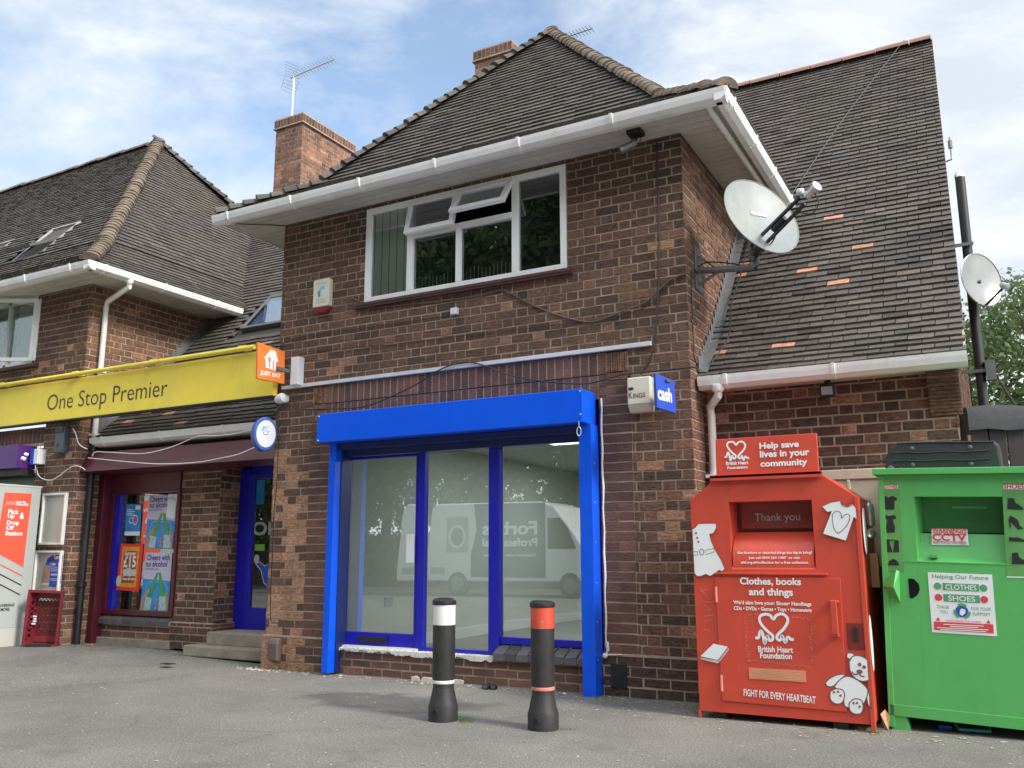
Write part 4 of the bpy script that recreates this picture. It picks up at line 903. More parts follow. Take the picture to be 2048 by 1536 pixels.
# purple shutter housing and the shop window under it
w = MB(); w.box(-8.4, -4.33, -.28, 0, 2.34, 2.655); w.build('purple_housing', 'purple', lb, bevel=.005)
w = MB(); w.box(-8.4, -4.33, -.2, 0, 2.25, 2.335); w.build('shutter_slat', 'black', lb)
w = MB(); w.box(-8.4, -4.33, .06, .12, 0, 2.3); w.build('shop_window', mat('green_shop_window', (0.03, 0.10, 0.035), 0.3, var=.5, scale=4), lb)
# ---- low range ground floor, y = 0.5
FM = FY(0.5); GZ = 0.07
w = MB(); bricks(w, FM, LX, 0, 0.38, 2.66, [(-3.48, -2.03, .3, 2.3), (-1.34, 0, 0, 2.28)], dark=lambda x, z, r: random.uniform(.95, 1) if random.random() < .04 else min(.9, r+.08))
bricks(w, FM, -2.03, -1.30, GZ, 0.38, (), bond='stretch', lift=.04, dark=lambda x, z, r: r*.7); w.fbox(FM, -2.03, -1.30, .372, .388, -.01, .04, 1)
bricks(w, FX(-1.34), 0.5, 0.86, .25, 2.3, (), phase=1, dark=lambda x, z, r: random.uniform(.95, 1) if random.random() < .25 else min(.9, r+.1))
bricks(w, FX(-1.30), 0.46, .86, GZ, .38, (), bond='stretch')
w.build('range_wall', ['brick', 'mortar'], lb)
w = MB(); bricks(w, FM, -3.40, -2.03, 0.16, 0.38, (), bond='stretch', dark=lambda x, z, r: min(.95, r+.3), ch=.075); w.build('stall_riser', ['brick_red', 'mortar_pale'], lb)
w = MB(); w.box(-3.44, -2.0, .44, .52, .05, .155); w.build('plinth', 'concrete', lb, bevel=.01)
w = MB()
for i in range(6):
    a = -3.36+i*0.222; P = [(a+.006, .44, .385), (a+.214, .44, .385), (a+.214, .56, .47), (a+.006, .56, .47)]
    w.add([(x, y, z) for x, y, z in P]+[(x, y, z-0.06) for x, y, z in P], [(0, 1, 2, 3), (0, 4, 5, 1), (1, 5, 6, 2), (3, 7, 4, 0)], 0, random.uniform(.3, .9))
w.box(-3.38, -2.03, .45, .56, .33, .372, 1); w.build('sloping_sill', ['brick_blue', 'mortar_pale'], lb, bevel=.005)
w = MB(); w.box(-3.46, -3.36, .36, .50, .08, 2.3); w.build('shutter_guide', 'maroon', lb, bevel=.005)
w = MB()
for q in ((-3.36, -2.03, .44, .50), (-3.36, -2.03, 2.0, 2.25), (-3.36, -3.28, .5, 2.0), (-2.07, -2.02, .5, 2.0)): w.box(q[0], q[1], .47, .56, q[2], q[3])
dw = w.build('display_window', 'maroon', lb, bevel=.004)
w = MB(); w.box(-3.28, -3.20, .50, .57, .5, 2.0); w.build('blue_post', 'navy', dw)
pane(-3.20, -2.07, .50, 2.0, .555, dw, 'glass')
w = MB(); w.box(-3.3, -2.0, .68, .72, .4, 2.2); w.build('window_backing', 'shelf_dark', dw)
w = MB(); P = [(-3.48, .16, 2.53), (-3.48, .06, 2.27), (-3.48, .5, 2.25), (-3.48, .5, 2.60)]
w.add([(x, y, z) for x, y, z in P]+[(-0.012, y, z) for x, y, z in P], [(0, 1, 5, 4), (1, 2, 6, 5), (2, 3, 7, 6), (3, 0, 4, 7), (3, 2, 1, 0), (4, 5, 6, 7)]); w.build('maroon_housing', 'maroon', lb, bevel=.005)
w = MB(); w.box(LX, 0, .24, .257, 2.62, 2.74); w.box(LX, 0, .25, .5, 2.61, 2.63); w.build('range_fascia', 'upvc', lb)
gutter('gutter', (LX+.06, .235, 2.725), (-.01, .235, 2.725), (0, -1, 0), lb, clip_every=1.1)
w = MB(); w.box(-1.48, -.1, .20, .50, .03, .155); w.box(-1.28, -.01, .36, .95, .15, .30); w.build('doorstep', 'concrete', lb, bevel=.015)
w = MB(); w.box(-1.34, -1.17, .82, .90, .30, 2.26); w.box(-1.17, 0, .84, .9, 2.2, 2.3); fo = w.build('door_frame', 'navy', lb, bevel=.005)
Fd = Fr((-1.17, .84, .30), (math.cos(.1), math.sin(.1), 0)); w = MB()
for q in ((0, .09, 0, 1.9), (.09, 1.1, 0, .26), (.09, 1.1, 1.84, 1.9)): w.fbox(Fd, q[0], q[1], q[2], q[3], -.02, .03)
do_ = w.build('shop_door', 'navy', lb, bevel=.004)
w = MB(); w.add([Fd.pt(.09, .26, 0), Fd.pt(1.1, .26, 0), Fd.pt(1.1, 1.84, 0), Fd.pt(.09, 1.84, 0)], [(0, 1, 2, 3)]); w.build('pane', 'glass', do_)
w = MB()
for k in range(9): w.fbox(Fd, .05, 1.1, .26+k*.18, .26+k*.18+.17, -.16, -.15)
w.build('slat_panel', mat('dark_slats', (.09, .085, .07), .7, var=.3), do_)
letter_px('lettering', 'OP', Fd, (504, 1071), (555, 1069), .17, 'kiosk', do_, off=.03, lift=.004)
w = MB(); u, v = Fd.uv(514, 953); w.fbox(Fd, u-.12, u+.13, v-.55+.2, v-.05, .002, .004); 
w.build('faded_notice', 'poster_blue', do_)
for (px, py, ww, hh, mm) in ((505, 1034, .09, .13, 'kiosk'), (520, 1095, .15, .08, 'lime'), (500, 1115, .10, .14, 'sticker_red')):
    u, v = Fd.uv(px, py); w = MB(); w.fbox(Fd, u-ww/2, u+ww/2, v-hh/2, v+hh/2, .002, .004); w.build('sticker', mm, do_)
w = MB(); P = [Fd.uv(*p) for p in ((512, 1128), (520, 1124), (530, 1132), (541, 1124), (541, 1180), (528, 1165), (522, 1140))]; flat(w, Fd, P, .004); w.build('bird_sticker', 'sign_blue', do_)
w = MB(); stroke(w, Fd, P, .008, .006, closed=True); w.build('sticker_edge', 'sign_white', do_)
u, v = Fd.uv(511, 1118); w = MB(); flat(w, Fd, ell(u+.02, v, .04, .055), .005); w.build('sticker', 'kiosk', do_)
w = MB(); w.box(-3.4, 0, 1.6, 1.64, 0, 2.6); w.build('shop_inside', 'shelf_dark', lb)
# display posters on the left window glass
FP = FY(.548)
def px_rect(F, pts): return [F.uv(*p) for p in pts]
po = thing('poster', (-2.7, .5, 1.3), 'blue and white card poster with a round pink emblem in the shop window', 'poster')
w = MB(); flat(w, FP, px_rect(FP, [(250, 1071), (280, 1071), (283.5, 1008), (253, 1008)]), .002); w.build('sheet', 'poster_blue', po)
w = MB(); flat(w, FP, px_rect(FP, [(249.5, 1071), (279.5, 1071), (280, 1063), (250, 1063)]), .004); flat(w, FP, px_rect(FP, [(271, 1019), (281, 1019), (281.5, 1011), (272, 1011)]), .004)
for k in range(4): flat(w, FP, px_rect(FP, [(254, 1020+k*3.6), (266+k % 2*4, 1020+k*3.6), (266+k % 2*4, 1018.6+k*3.6), (254, 1018.6+k*3.6)]), .004)
u, v = FP.uv(271, 1040); stroke(w, FP, ell(u, v, .045, .06, 20), .012, .005, closed=True); u2, v2 = FP.uv(263, 1041); stroke(w, FP, ell(u2, v2, .04, .035, 20), .012, .005, closed=True); w.build('print', 'sign_white', po)
w = MB(); flat(w, FP, ell(u, v, .025, .03), .006); w.build('emblem', 'pink', po)
po = thing('poster', (-2.9, .5, 1.0), 'red and orange jackpot poster reading fifteen million in the shop window', 'poster')
w = MB(); flat(w, FP, px_rect(FP, [(232, 1180), (278, 1183), (287, 1088), (242, 1087)]), .002); w.build('sheet', 'poster_red', po)
w = MB(); flat(w, FP, px_rect(FP, [(238, 1174), (272, 1175), (280, 1094), (246, 1093)]), .004); w.build('print', 'poster_orange', po)
for t_, a, b, h in (('Summer', (250, 1111), (273, 1111), .055), ('£15', (247, 1135), (272, 1135), .15), ('million', (246, 1146), (272, 1146), .07), ('Jackpot', (246, 1154), (271, 1154), .07), ('must be won', (246, 1160), (270, 1160), .035)):
    letter_px('lettering', t_, FP, a, b, h, 'sign_white', po, off=.03, lift=.007)
w = MB(); flat(w, FP, px_rect(FP, [(243, 1166), (269, 1166), (275, 1102), (249, 1102)]), .005); w.build('backing', 'poster_brown', po)
w = MB(); u, v = FP.uv(238, 1162); flat(w, FP, ell(u, v, .05, .07), .007); w.build('print', 'cream', po)
def cheers(c0, c1, c2, c3, label, extra):
    """c0 bottom left, c1 bottom right, c2 top right, c3 top left in photo points"""
    a = Vector(FP.uv(*c0)); b = Vector(FP.uv(*c1)); c = Vector(FP.uv(*c2)); d = Vector(FP.uv(*c3))
    def q(s, t): p = (a*(1-s)+b*s)*(1-t)+(d*(1-s)+c*s)*t; return (p.x, p.y)
    po = thing('poster', (q(.5, .5)[0], .5, q(.5, .5)[1]), label, 'poster')
    w = MB(); flat(w, FP, [q(0, 0), q(1, 0), q(1, 1), q(0, 1)], .002); w.build('sheet', 'poster_blue', po)
    w = MB(); flat(w, FP, [q(0, .55), q(1, .52), q(1, 1), q(0, 1)], .004); w.build('print', 'poster_lilac', po)
    w = MB(); stroke(w, FP, [q(*p) for p in ((.12, .05), (.14, .4), (.22, .5), (.8, .5), (.9, .4), (.92, .05))], .008, .005); w.build('print', 'pale_blue', po)
    for (x0, x1, z1) in ((.25, .52, .66), (.78, .60, .66)):
        w = MB(); flat(w, FP, [q(x0-.13, 0), q(x0+.14, 0), q(x0+.12, .25), q((x0+x1)/2+.06, .42), q(x1+.04, z1), q(x1-.04, z1), q((x0+x1)/2-.08, .42), q(x0-.12, .25)], .006); w.build('bottle', 'bottle', po)
    w = MB(); flat(w, FP, [q(.14, .02), q(.37, .02), q(.40, .22), q(.18, .25)], .008); w.build('bottle_label', 'bottle_pale', po); w = MB(); flat(w, FP, [q(.66, .02), q(.92, .02), q(.88, .26), q(.66, .26)], .008); w.build('bottle_label', 'bottle_pale', po)
    w = MB(); flat(w, FP, [q(.02, 0), q(.12, 0), q(.14, .2), q(.3, .36), q(.25, .4), q(.05, .22)], .007); flat(w, FP, [q(.9, 0), q(.97, 0), q(.99, .25), q(.9, .36), q(.86, .3)], .007)
    for k in range(3): flat(w, FP, ell(*q(.57, .06+k*.07), .025, .02, 12), .009)
    w.build('hand', 'skin', po)
    W_ = (b-a).length
    lettering('lettering', 'Cheers w' if extra else 'Cheers with', FP, *q(.06, .865), W_*(.62 if extra else .8), .075, 'magenta_text', po, off=.02, lift=.006)
    lettering('lettering', 'no alcohol', FP, *q(.05, .755), W_*.74, .075, 'magenta_text', po, off=.02, lift=.006)
    lettering('lettering', 'now you can', FP, *q(.05, .69), W_*.45, .03, 'magenta_text', po, lift=.006)
    if extra:
        w = MB(); flat(w, FP, [q(.68, .58), q(.98, .56), q(1.02, 1.02), q(.70, 1.02)], .010); w.build('flyer', 'sign_white', po)
        w = MB()
        for k in range(7): 
            an = k*.45; flat(w, FP, [q(.84+.03*math.cos(an), .90+.012*math.sin(an)), q(.84+.14*math.cos(an+.08), .90+.07*math.sin(an+.08)), q(.84+.14*math.cos(an-.08), .90+.07*math.sin(an-.08))], .012)
        w.build('flyer_print', 'lime', po)
cheers((289.5, 1098), (346, 1098), (355, 990), (299, 990), 'upper alcohol free drink poster with a flyer overlapping its corner', True)
cheers((279, 1222), (337, 1224), (345, 1106), (293, 1105), 'lower alcohol free drink poster with two green bottles clinking', False)
w = MB(); flat(w, FP, px_rect(FP, [(346, 1130), (357, 1130), (359, 1098), (348, 1098)]), .003); o = w.build('sticker', 'pink'); tag(o, 'small pink sticker at the right edge of the poster covered window', 'sticker')
# ---- chimneys
def chimney(name, x0, x1, y0, y1, z0, z1, parent):
    w = MB(); ph = 0
    for F, a, b in ((FY(y0), x0, x1), (FX(x1), y0, y1), (Fr((x0, 0, 0), (0, -1, 0)), -y1, -y0), (Fr((0, y1, 0), (-1, 0, 0)), -x1, -x0)):
        bricks(w, F, a, b, z0, z1-.2, (), phase=ph, dark=lambda x, z, r: r*(.75 if random.random() < .5 else 1.1)); ph += 1
    c = w.build(name, ['brick_orange', 'mortar'], parent)
    w = MB()
    for F, a, b in ((FY(y0-.03), x0-.03, x1+.03), (FX(x1+.03), y0-.03, y1+.03)): soldiers(w, F, a, b, z1-.2, z1-.03, 0.0)
    w.box(x0-.03+.008, x1+.03-.008, y0-.03+.008, y1+.03, z1-.205, z1-.02, 1); w.box(x0-.02, x1+.02, y0-.02, y1+.02, z1-.03, z1, 1)
    w.box(x0-.045, x1+.045, y0-.045, y1+.045, z1-.225, z1-.2, 1)
    w.build('chimney_cap', ['brick', 'mortar'], c); return c
chimney('chimney', -5.18, -4.47, 5.0, 6.62, 7.4, 9.97, mrf)
chimney('chimney', -0.42, 0.32, 5.0, 5.75, 7.4, 10.12, rr_)
# ================================================================ SIGNS AND FITTINGS
def wcable(name, label, pts, F, rad, mat_, cat='cable', group=None, sm=5):
    P = [F.pt(*F.uv(*p), 0.012) for p in pts]
    w = MB(); w.tube(smooth_pts(P, sm) if len(P) > 2 else P, rad, 6); o = w.build(name, mat_, None, smooth=True); tag(o, label, cat, group); return o
FA = FY(-0.004)
wcable('cable', 'pair of sagging brown cables looped along the wall below the upstairs window', [(706, 596), (722, 605), (746, 615), (812, 610), (903, 600), (964, 591), (1003, 581), (1024, 588), (1070, 612), (1115, 630), (1160, 642), (1192, 643), (1241, 625), (1290, 606), (1316, 583), (1342, 560), (1378, 546)], FA, .0075, 'cable_brown')
wcable('cable', 'thin sagging wire just under the pair of brown cables near the dish bracket', [(1003, 582), (1040, 602), (1090, 622), (1140, 640), (1190, 646), (1250, 632), (1305, 608), (1330, 580), (1370, 548)], FA, .004, 'black')
wcable('cable', 'black wire running left across the bricks from the small white junction box', [(562, 700), (575, 683), (631, 669), (722, 657), (812, 645), (900, 632)], FA, .005, 'black')
wcable('cable', 'long black wire crossing the bricks midway between the window sill and the metal channel', [(600, 712), (625, 703), (782, 690), (903, 675), (1055, 657), (1160, 645), (1240, 632)], FA, .004, 'black')
wcable('cable', 'black cable humped over the metal channel above the blue shutter housing', [(545, 835), (560, 822), (623, 819), (690, 817), (726, 814), (772, 799), (839, 766), (889, 736), (932, 725), (968, 731), (1018, 750), (1088, 763), (1171, 768), (1220, 756), (1255, 748), (1330, 741), (1388, 735), (1398, 744)], FY(-.045), .0075, 'black')
wcable('conduit', 'black vertical conduit on the front wall beside the right corner', [(1314, 285), (1318, 430), (1319.5, 528), (1315, 625), (1309, 690), (1300, 722), (1282, 750)], FA, .008, 'black', 'conduit')
FS = FX(WX+.004)
wcable('cable', 'dark cable dropping down the flank wall from the dish bracket to the wing gutter', [(1393, 548), (1383, 539), (1380, 574), (1382, 617), (1384, 675), (1386, 714), (1393, 735), (1396.6, 742)], FS, .006, 'black')
wcable('cable', 'thin pale wire slanting over the flank wall down to the wing gutter', [(1382, 640), (1388, 668), (1402, 700), (1420, 722), (1430, 733)], FS, .003, 'tan')
wcable('cable', 'thin black cable running down the left brick pier into its grey cover', [(560, 850), (557.6, 902), (554.6, 974), (550, 1020), (547, 1090), (543, 1184), (543, 1238), (549, 1245), (558.6, 1247), (567, 1252), (571, 1262)], FY(-.048), .005, 'black')
w = MB(); w.tube(smooth_pts([(5.33, 2.35, 5.12), (5.9, 3.6, 6.63), (6.56, 5.0, 8.22)], 6), .006, 6); o = w.build('wire', 'black', None); tag(o, 'thin wire stretched over the wing roof from the gutter to the ridge', 'wire')
w = MB(); w.tube(smooth_pts([(4.98, 1.9, 4.6), (5.0, 1.4, 4.06), (4.98, 1.0, 3.62), (5.04, .6, 3.2), (4.95, .3, 2.9)], 5), .007, 6); o = w.build('cable', 'black', None, smooth=True); tag(o, 'black cable lying down the wing roof tiles under the large dish', 'cable')
FC = FY(.02)
wcable('cable', 'upper white cable drooping below the low gutter towards the oval sign', [(511, 858), (470, 868), (430, 872), (396, 873), (348, 893), (290, 907), (227, 905), (194, 904), (186, 912)], FC, .006, 'white')
wcable('cable', 'lower white cable swooping across the maroon housing from the oval sign', [(515, 893), (480, 908), (450, 915), (394, 925), (320, 928), (260, 924), (230, 921), (178, 916)], FC, .006, 'white')
wcable('cable', 'thick white cable looping from the grey meter box to the black pipe', [(147, 857), (153, 868), (158, 885), (165, 893), (176, 898)], FY(-.03), .006, 'white')
wcable('cable', 'pale cable sagging from the blue and white box to the black pipe', [(75, 935), (78, 950), (88, 958), (104, 960), (120, 952), (135, 940), (150, 932), (163, 934), (172, 940)], FY(-.03), .006, 'white')
wcable('cable', 'thin wire hanging between the blue and white box and the grey meter box', [(80, 888), (88, 905), (98, 912), (112, 905), (121, 890)], FY(-.03), .004, 'tan')
# alarm boxes
a = thing('alarm_box', (.64, 0, 4.07), 'white burglar alarm box with a red lower lens to the left of the upstairs window', 'alarm box')
w = MB(); w.prism(FY(0), [(.53, 3.93), (.765, 3.93), (.765, 4.235), (.75, 4.25), (.545, 4.25), (.53, 4.235)], 0, .065); w.build('case', 'cream_pale', a, bevel=.008)
w = MB(); w.prism(FY(0), [(.535, 3.93), (.545, 3.885), (.58, 3.86), (.715, 3.86), (.75, 3.885), (.76, 3.93)], 0, .06); w.build('lens', 'lens_red', a, bevel=.01)
Fa = FY(-.066)
lettering('lettering', 'SHOE ZONE', Fa, .575, 4.19, .145, .02, 'sticker_grey', a); lettering('lettering', '24 HOUR', Fa, .585, 4.0, .12, .018, 'sticker_grey', a); lettering('lettering', 'MONITORED', Fa, .58, 3.97, .14, .018, 'sticker_grey', a)
w = MB(); flat(w, Fa, [(.60, 4.10), (.64, 4.16), (.69, 4.17), (.70, 4.13), (.655, 4.13), (.65, 4.08), (.625, 4.05)]); w.build('emblem', 'pale_blue', a)
w = MB(); flat(w, Fa, [(.60, 4.10), (.63, 4.12), (.64, 4.05), (.615, 4.04)], .004); w.build('emblem', 'sticker_text_green', a)
a = thing('alarm_box', (4.4, 0, 2.6), 'cream alarm box with a crown and red lettering beside the blue shutter', 'alarm box')
w = MB(); w.box(4.285, 4.505, -.10, 0, 2.50, 2.75); w.add([(4.285, -.10, 2.50), (4.505, -.10, 2.50), (4.50, -.06, 2.435), (4.29, -.06, 2.435), (4.285, 0, 2.50), (4.505, 0, 2.50), (4.50, 0, 2.435), (4.29, 0, 2.435)], [(0, 3, 2, 1), (1, 2, 6, 5), (0, 4, 7, 3), (3, 7, 6, 2)])
w.build('case', 'cream_pale', a, bevel=.012)
Fk = FY(-.101); lettering('lettering', 'K', Fk, 4.30, 2.56, .035, .055, 'maroon', a, off=.01); lettering('lettering', 'INGS', Fk, 4.342, 2.56, .115, .042, 'maroon', a, off=.01)
w = MB(); flat(w, Fk, [(4.30, 2.635), (4.345, 2.635), (4.348, 2.665), (4.336, 2.65), (4.331, 2.668), (4.322, 2.652), (4.314, 2.668), (4.309, 2.65), (4.297, 2.665)]); w.build('crown', 'black_decal', a)
w = MB(); w.box(2.36, 2.44, -.045, 0, 3.61, 3.68); o = w.build('junction_box', 'sign_white', None, bevel=.006); tag(o, 'small white junction box on the bricks under the upstairs window', 'junction box')
w = MB(); w.box(.085, .11, -.05, -.0, .0, .0)
w = MB(); w.prism(FX(.16), [(-.12, .10), (-.045, .08), (-.045, .31), (-.07, .335), (-.105, .32), (-.125, .27)], 0, .13); o = w.build('cable_cover', mat('brown_grey_cover', (.12, .09, .08), .6, var=.2), None, bevel=.01); tag(o, 'rounded brown grey cable cover at the foot of the left brick pier', 'cable cover')
# cash sign, sticks out from the wall
Fh = Fr((4.60, -.36, 2.56), (.32, .95, 0)); fu = Fh
a = thing('hanging_sign', (4.68, -.15, 2.56), 'small blue projecting sign reading cash next to the cream alarm box', 'sign')
Q = [(1311, 746), (1349, 762), (1353, 827), (1315, 815)]
FQ = Fr((4.66, -.30, 2.55), (math.cos(math.radians(78)), math.sin(math.radians(78)), 0))
q = [FQ.uv(*p) for p in Q]; w = MB(); w.prism(FQ, [q[3], q[2], q[1], q[0]], -.025, 0); w.build('panel', 'sign_blue', a, bevel=.003)
letter_px('lettering', "cash", FQ, (1315.5, 799), (1344, 809), (q[0][1]-q[3][1])*.42, 'sign_white', a, off=.035)
w = MB(); w.box(4.68, 4.70, -.22, -.0, 2.66, 2.68); w.build('bracket', 'grey_metal', a)
# orange takeaway sign
a = thing('projecting_sign', (.2, -.2, 3.3), 'square orange projecting sign with a white house at the end of the yellow fascia', 'sign')
FJ = Fr((.22, -.55, 3.3), (math.cos(math.radians(84)), math.sin(math.radians(84)), 0))
Q = [(515, 757), (569, 768), (570, 703), (516, 684)]; q = [FJ.uv(*p) for p in Q]; w = MB(); w.prism(FJ, q, -.03, 0); w.build('panel', 'orange', a, bevel=.003)
def hp(s): return [FJ.uv(480+x/5.906, 660+y/5.906) for x, y in s]
w = MB(); flat(w, FJ, list(reversed(hp([(280, 330), (365, 232), (420, 252), (452, 375), (425, 378), (420, 480), (398, 478), (398, 365), (388, 362), (385, 470), (345, 462), (345, 445), (332, 452), (302, 448), (298, 335)]))), .003)
w.build('house_emblem', 'sign_white', a)
w = MB(); stroke(w, FJ, hp([(348, 320), (345, 400), (345, 440)]), .012, .005); stroke(w, FJ, hp([(333, 318), (334, 362), (345, 385), (357, 366), (358, 322)]), .007, .005); w.build('fork', 'orange', a)
letter_px('lettering', 'JUST EAT', FJ, (520, 751), (561, 759), .062, 'sign_white', a, off=.04)
u0, v0 = FJ.uv(520, 751); u1, v1 = FJ.uv(561, 759)
w = MB(); w.box(.28, .39, -.10, -.0, 3.06, 3.38); w.build('light_box', 'sign_white', a, bevel=.004)
w = MB(); w.box(.22, .27, -.3, -.02, 3.2, 3.24); w.build('bracket', 'grey_metal', a)
# oval sign
a = thing('oval_sign', (.0, -.1, 2.5), 'oval blue and white projecting sign hung at the corner below the yellow fascia', 'sign')
FO = Fr((.02, -.25, 2.5), (math.cos(math.radians(66)), math.sin(math.radians(66)), 0))
def po_(s): return [FO.uv(480+x/5.906, 660+y/5.906) for x, y in s]
c = po_([(292, 1225)])[0]; e1 = po_([(165, 1225)])[0]; tp = po_([(320, 1012)])[0]
RX = .135; RY = .185
w = MB(); w.prism(FO, ell(c[0]+.01, c[1], RX, RY+.005, 40), -.10, 0); w.build('case', 'lottery_blue', a, bevel=.012)
w = MB(); flat(w, FO, ell(c[0]+.014, c[1], RX*.82, RY*.82, 40), .004); w.build('face', 'sign_white', a)
w = MB(); stroke(w, FO, [(c[0]-.02, c[1]+.07), (c[0]+.03, c[1]+.08), (c[0]+.0, c[1]+.03), (c[0]+.045, c[1]+.03), (c[0]+.03, c[1]-.01), (c[0]-.01, c[1]-.01), (c[0]-.02, c[1]+.02)], .006, .007); w.build('crossed_fingers', 'sign_blue', a)
w = MB(); flat(w, FO, [(c[0]-.05, c[1]+.03), (c[0]-.02, c[1]+.09), (c[0]+.0, c[1]+.08), (c[0]-.01, c[1]+.03)], .006); w.build('crossed_fingers', 'pale_blue', a)
lettering('lettering', 'THE', FO, c[0]-.015, c[1]-.045, .04, .018, 'black_decal', a, off=.02); lettering('lettering', 'NATIONAL', FO, c[0]-.06, c[1]-.072, .135, .02, 'black_decal', a, off=.02); lettering('lettering', 'LOTTERY', FO, c[0]-.045, c[1]-.098, .11, .02, 'black_decal', a, off=.02)
w = MB(); w.box(-.0, .03, -.15, -.0, 2.6, 2.63); w.build('bracket', 'grey_metal', a)
# white floodlight sensor
a = thing('security_camera', (.15, 0, 2.93), 'white rounded security camera on the brick corner under the metal channel', 'camera')
w = MB(); w.lathe((.15, -.005, 2.925), [(.01, 0), (.045, .002), (.045, .04), (.03, .06), (.03, .075)], 18, axis=(0, -1, 0)); w.build('mount', 'sign_white', a, smooth=True)
w = MB(); w.lathe((.13, -.07, 2.925), [(.004, -.09), (.04, -.07), (.055, -.03), (.06, .02), (.05, .05), (.012, .065)], 18, axis=(.85, -.1, .1)); w.build('body', 'sign_white', a, smooth=True)
w = MB(); w.tube([(.12, -.03, 2.88), (.05, -.04, 2.82), (.0, -.05, 2.75)], .005, 6); w.build('cable', 'grey_metal', a)
# yellow fascia
a = thing('fascia_sign', (-3.0, -.08, 3.25), 'long yellow shop fascia sign reading One Stop Premier with a trough light above', 'sign')
w = MB(); w.box(-7.6, .05, -.12, -.045, 2.955, 3.50); w.build('panel', 'yellow', a, bevel=.004)
w = MB(); w.box(-7.6, .05, -.13, -.03, 2.945, 2.962); w.build('edge_trim', 'black', a)
w = MB(); w.tube([(-7.6, -.19, 3.535), (-.2, -.19, 3.535)], .028, 10)
for x in (-5.05, -3.45, -1.95, -.45): w.box(x, x+.10, -.2, -.08, 3.53, 3.575)
w.build('trough_light', mat('yellow_trough', (.88, .70, .07), .4), a, smooth=True)
FYl = FY(-.121)
p0 = FYl.uv(93, 824); p1 = FYl.uv(334, 786)
lettering('lettering', 'One Stop Premier', FYl, p0[0], p0[1]-.052, p1[0]-p0[0], .285, 'text_brown', a, off=-.005, depth=.002)
# grey meter box, blue-white box
a = thing('meter_box', (-3.72, 0, 2.7), 'slim grey plastic meter box tilted on the brick pier below the yellow fascia', 'meter box')
FMb = Fr((-3.74, -.09, 2.70), (1, 0, -.02), (.02, 0, 1)); w = MB(); w.fbox(FMb, -.10, .08, -.17, .17, -.09, .0); w.build('case', mat('slate_plastic', (.06, .075, .09), .35), a, bevel=.008)
w = MB(); w.fbox(FMb, -.09, .07, .10, .165, .0, .012); w.fbox(FMb, -.04, .0, -.09, -.05, 0, .003); w.build('lid', 'black_pipe', a, bevel=.004)
a = thing('junction_box', (-4.2, -.1, 2.5), 'blue and white electrical box at the end of the purple shutter housing', 'junction box')
w = MB(); w.box(-4.27, -4.12, -.12, 0, 2.40, 2.60); w.build('case', 'sign_white', a, bevel=.004)
w = MB(); w.box(-4.275, -4.20, -.126, -.0, 2.395, 2.605); w.build('cover', 'sign_blue', a, bevel=.003)
w = MB(); w.lathe((-4.30, -.16, 2.46), [(.005, 0), (.03, .01), (.03, .06), (.01, .07)], 10, axis=(-.6, -.6, .3)); w.lathe((-4.27, -.15, 2.52), [(.005, 0), (.022, .01), (.022, .05), (.01, .06)], 10, axis=(-.4, -.8, .2)); w.build('plug', 'sign_white', a, smooth=True)
# notice cases
for (xa, xb, za, zb, lab) in ((-4.05, -3.565, 1.33, 2.0, 'empty aluminium notice case, the upper of two on the left brick pier'), (-4.09, -3.55, .62, 1.255, 'aluminium notice case holding a torn blue poster, below the empty one')):
    a = thing('notice_case', ((xa+xb)/2, 0, za), lab, 'notice case', 'notice cases on the left pier')
    w = MB(); t = .025
    for q in ((xa, xb, za, za+t), (xa, xb, zb-t, zb), (xa, xa+t, za+t, zb-t), (xb-t, xb, za+t, zb-t)): w.box(q[0], q[1], -.045, 0, q[2], q[3])
    w.build('frame', 'upvc', a, bevel=.003)
    w = MB(); w.box(xa+t, xb-t, -.012, 0, za+t, zb-t); w.build('backboard', mat('pale_board', (.52, .52, .46), .5, var=.04, dirt=.4, dcol=(.4, .38, .3)), a)
    w = MB()
    for cx_, cz_ in ((xa+.08, zb-.09), (xb-.06, zb-.07), (xa+.08, za+.1)): w.lathe((cx_, -.012, cz_), [(.001, 0), (.008, .001), (.006, .003)], 8, axis=(0, -1, 0))
    w.build('pins', 'black', a)
Fn = FY(-.014); pr = tag(bpy.data.objects.new('poster', None), 'torn blue poster with a photo of people inside the lower notice case', 'poster'); COL.objects.link(pr); pr.location = (-3.8, 0, .9)
def np_(s): return [Fn.uv(40+x/6.68, 1080+y/6.68) for x, y in s]
w = MB(); flat(w, Fn, list(reversed(np_([(320, 370), (345, 320), (370, 250), (420, 210), (480, 200), (578, 203), (540, 640), (290, 600)])))); w.build('sheet', 'sign_blue', pr)
w = MB(); flat(w, Fn, list(reversed(np_([(355, 285), (385, 240), (420, 210), (480, 200), (578, 203), (572, 285)]))), .005); w.build('print', 'magenta_text', pr)
w = MB(); flat(w, Fn, list(reversed(np_([(318, 372), (345, 335), (408, 335), (395, 570), (300, 565)]))), .005); w.build('print', 'skin', pr)
w = MB(); flat(w, Fn, list(reversed(np_([(300, 570), (390, 570), (385, 612), (290, 605)]))), .006); w.build('print', 'cream', pr)
u, v = np_([(465, 265)])[0]; lettering('lettering', 'Lyca', Fn, u, v, .115, .06, 'sign_white', pr, off=.03, lift=.007)
for s_, yy in (('100', 340), ('Unlimited', 475)):
    u, v = np_([(415, yy)])[0]; lettering('lettering', s_, Fn, u, v, .10 if s_ == '100' else .13, .032, 'sign_white', pr, off=.03, lift=.007)
w = MB()
for yy in (360, 385, 410, 515, 535): stroke(w, Fn, np_([(415, yy), (520, yy+5)]), .006, .006)
for yy in (322, 458, 610): u, v = np_([(535, yy)])[0]; flat(w, Fn, ell(u, v, .028, .028, 16), .007)
w.build('print', 'sign_white', pr)
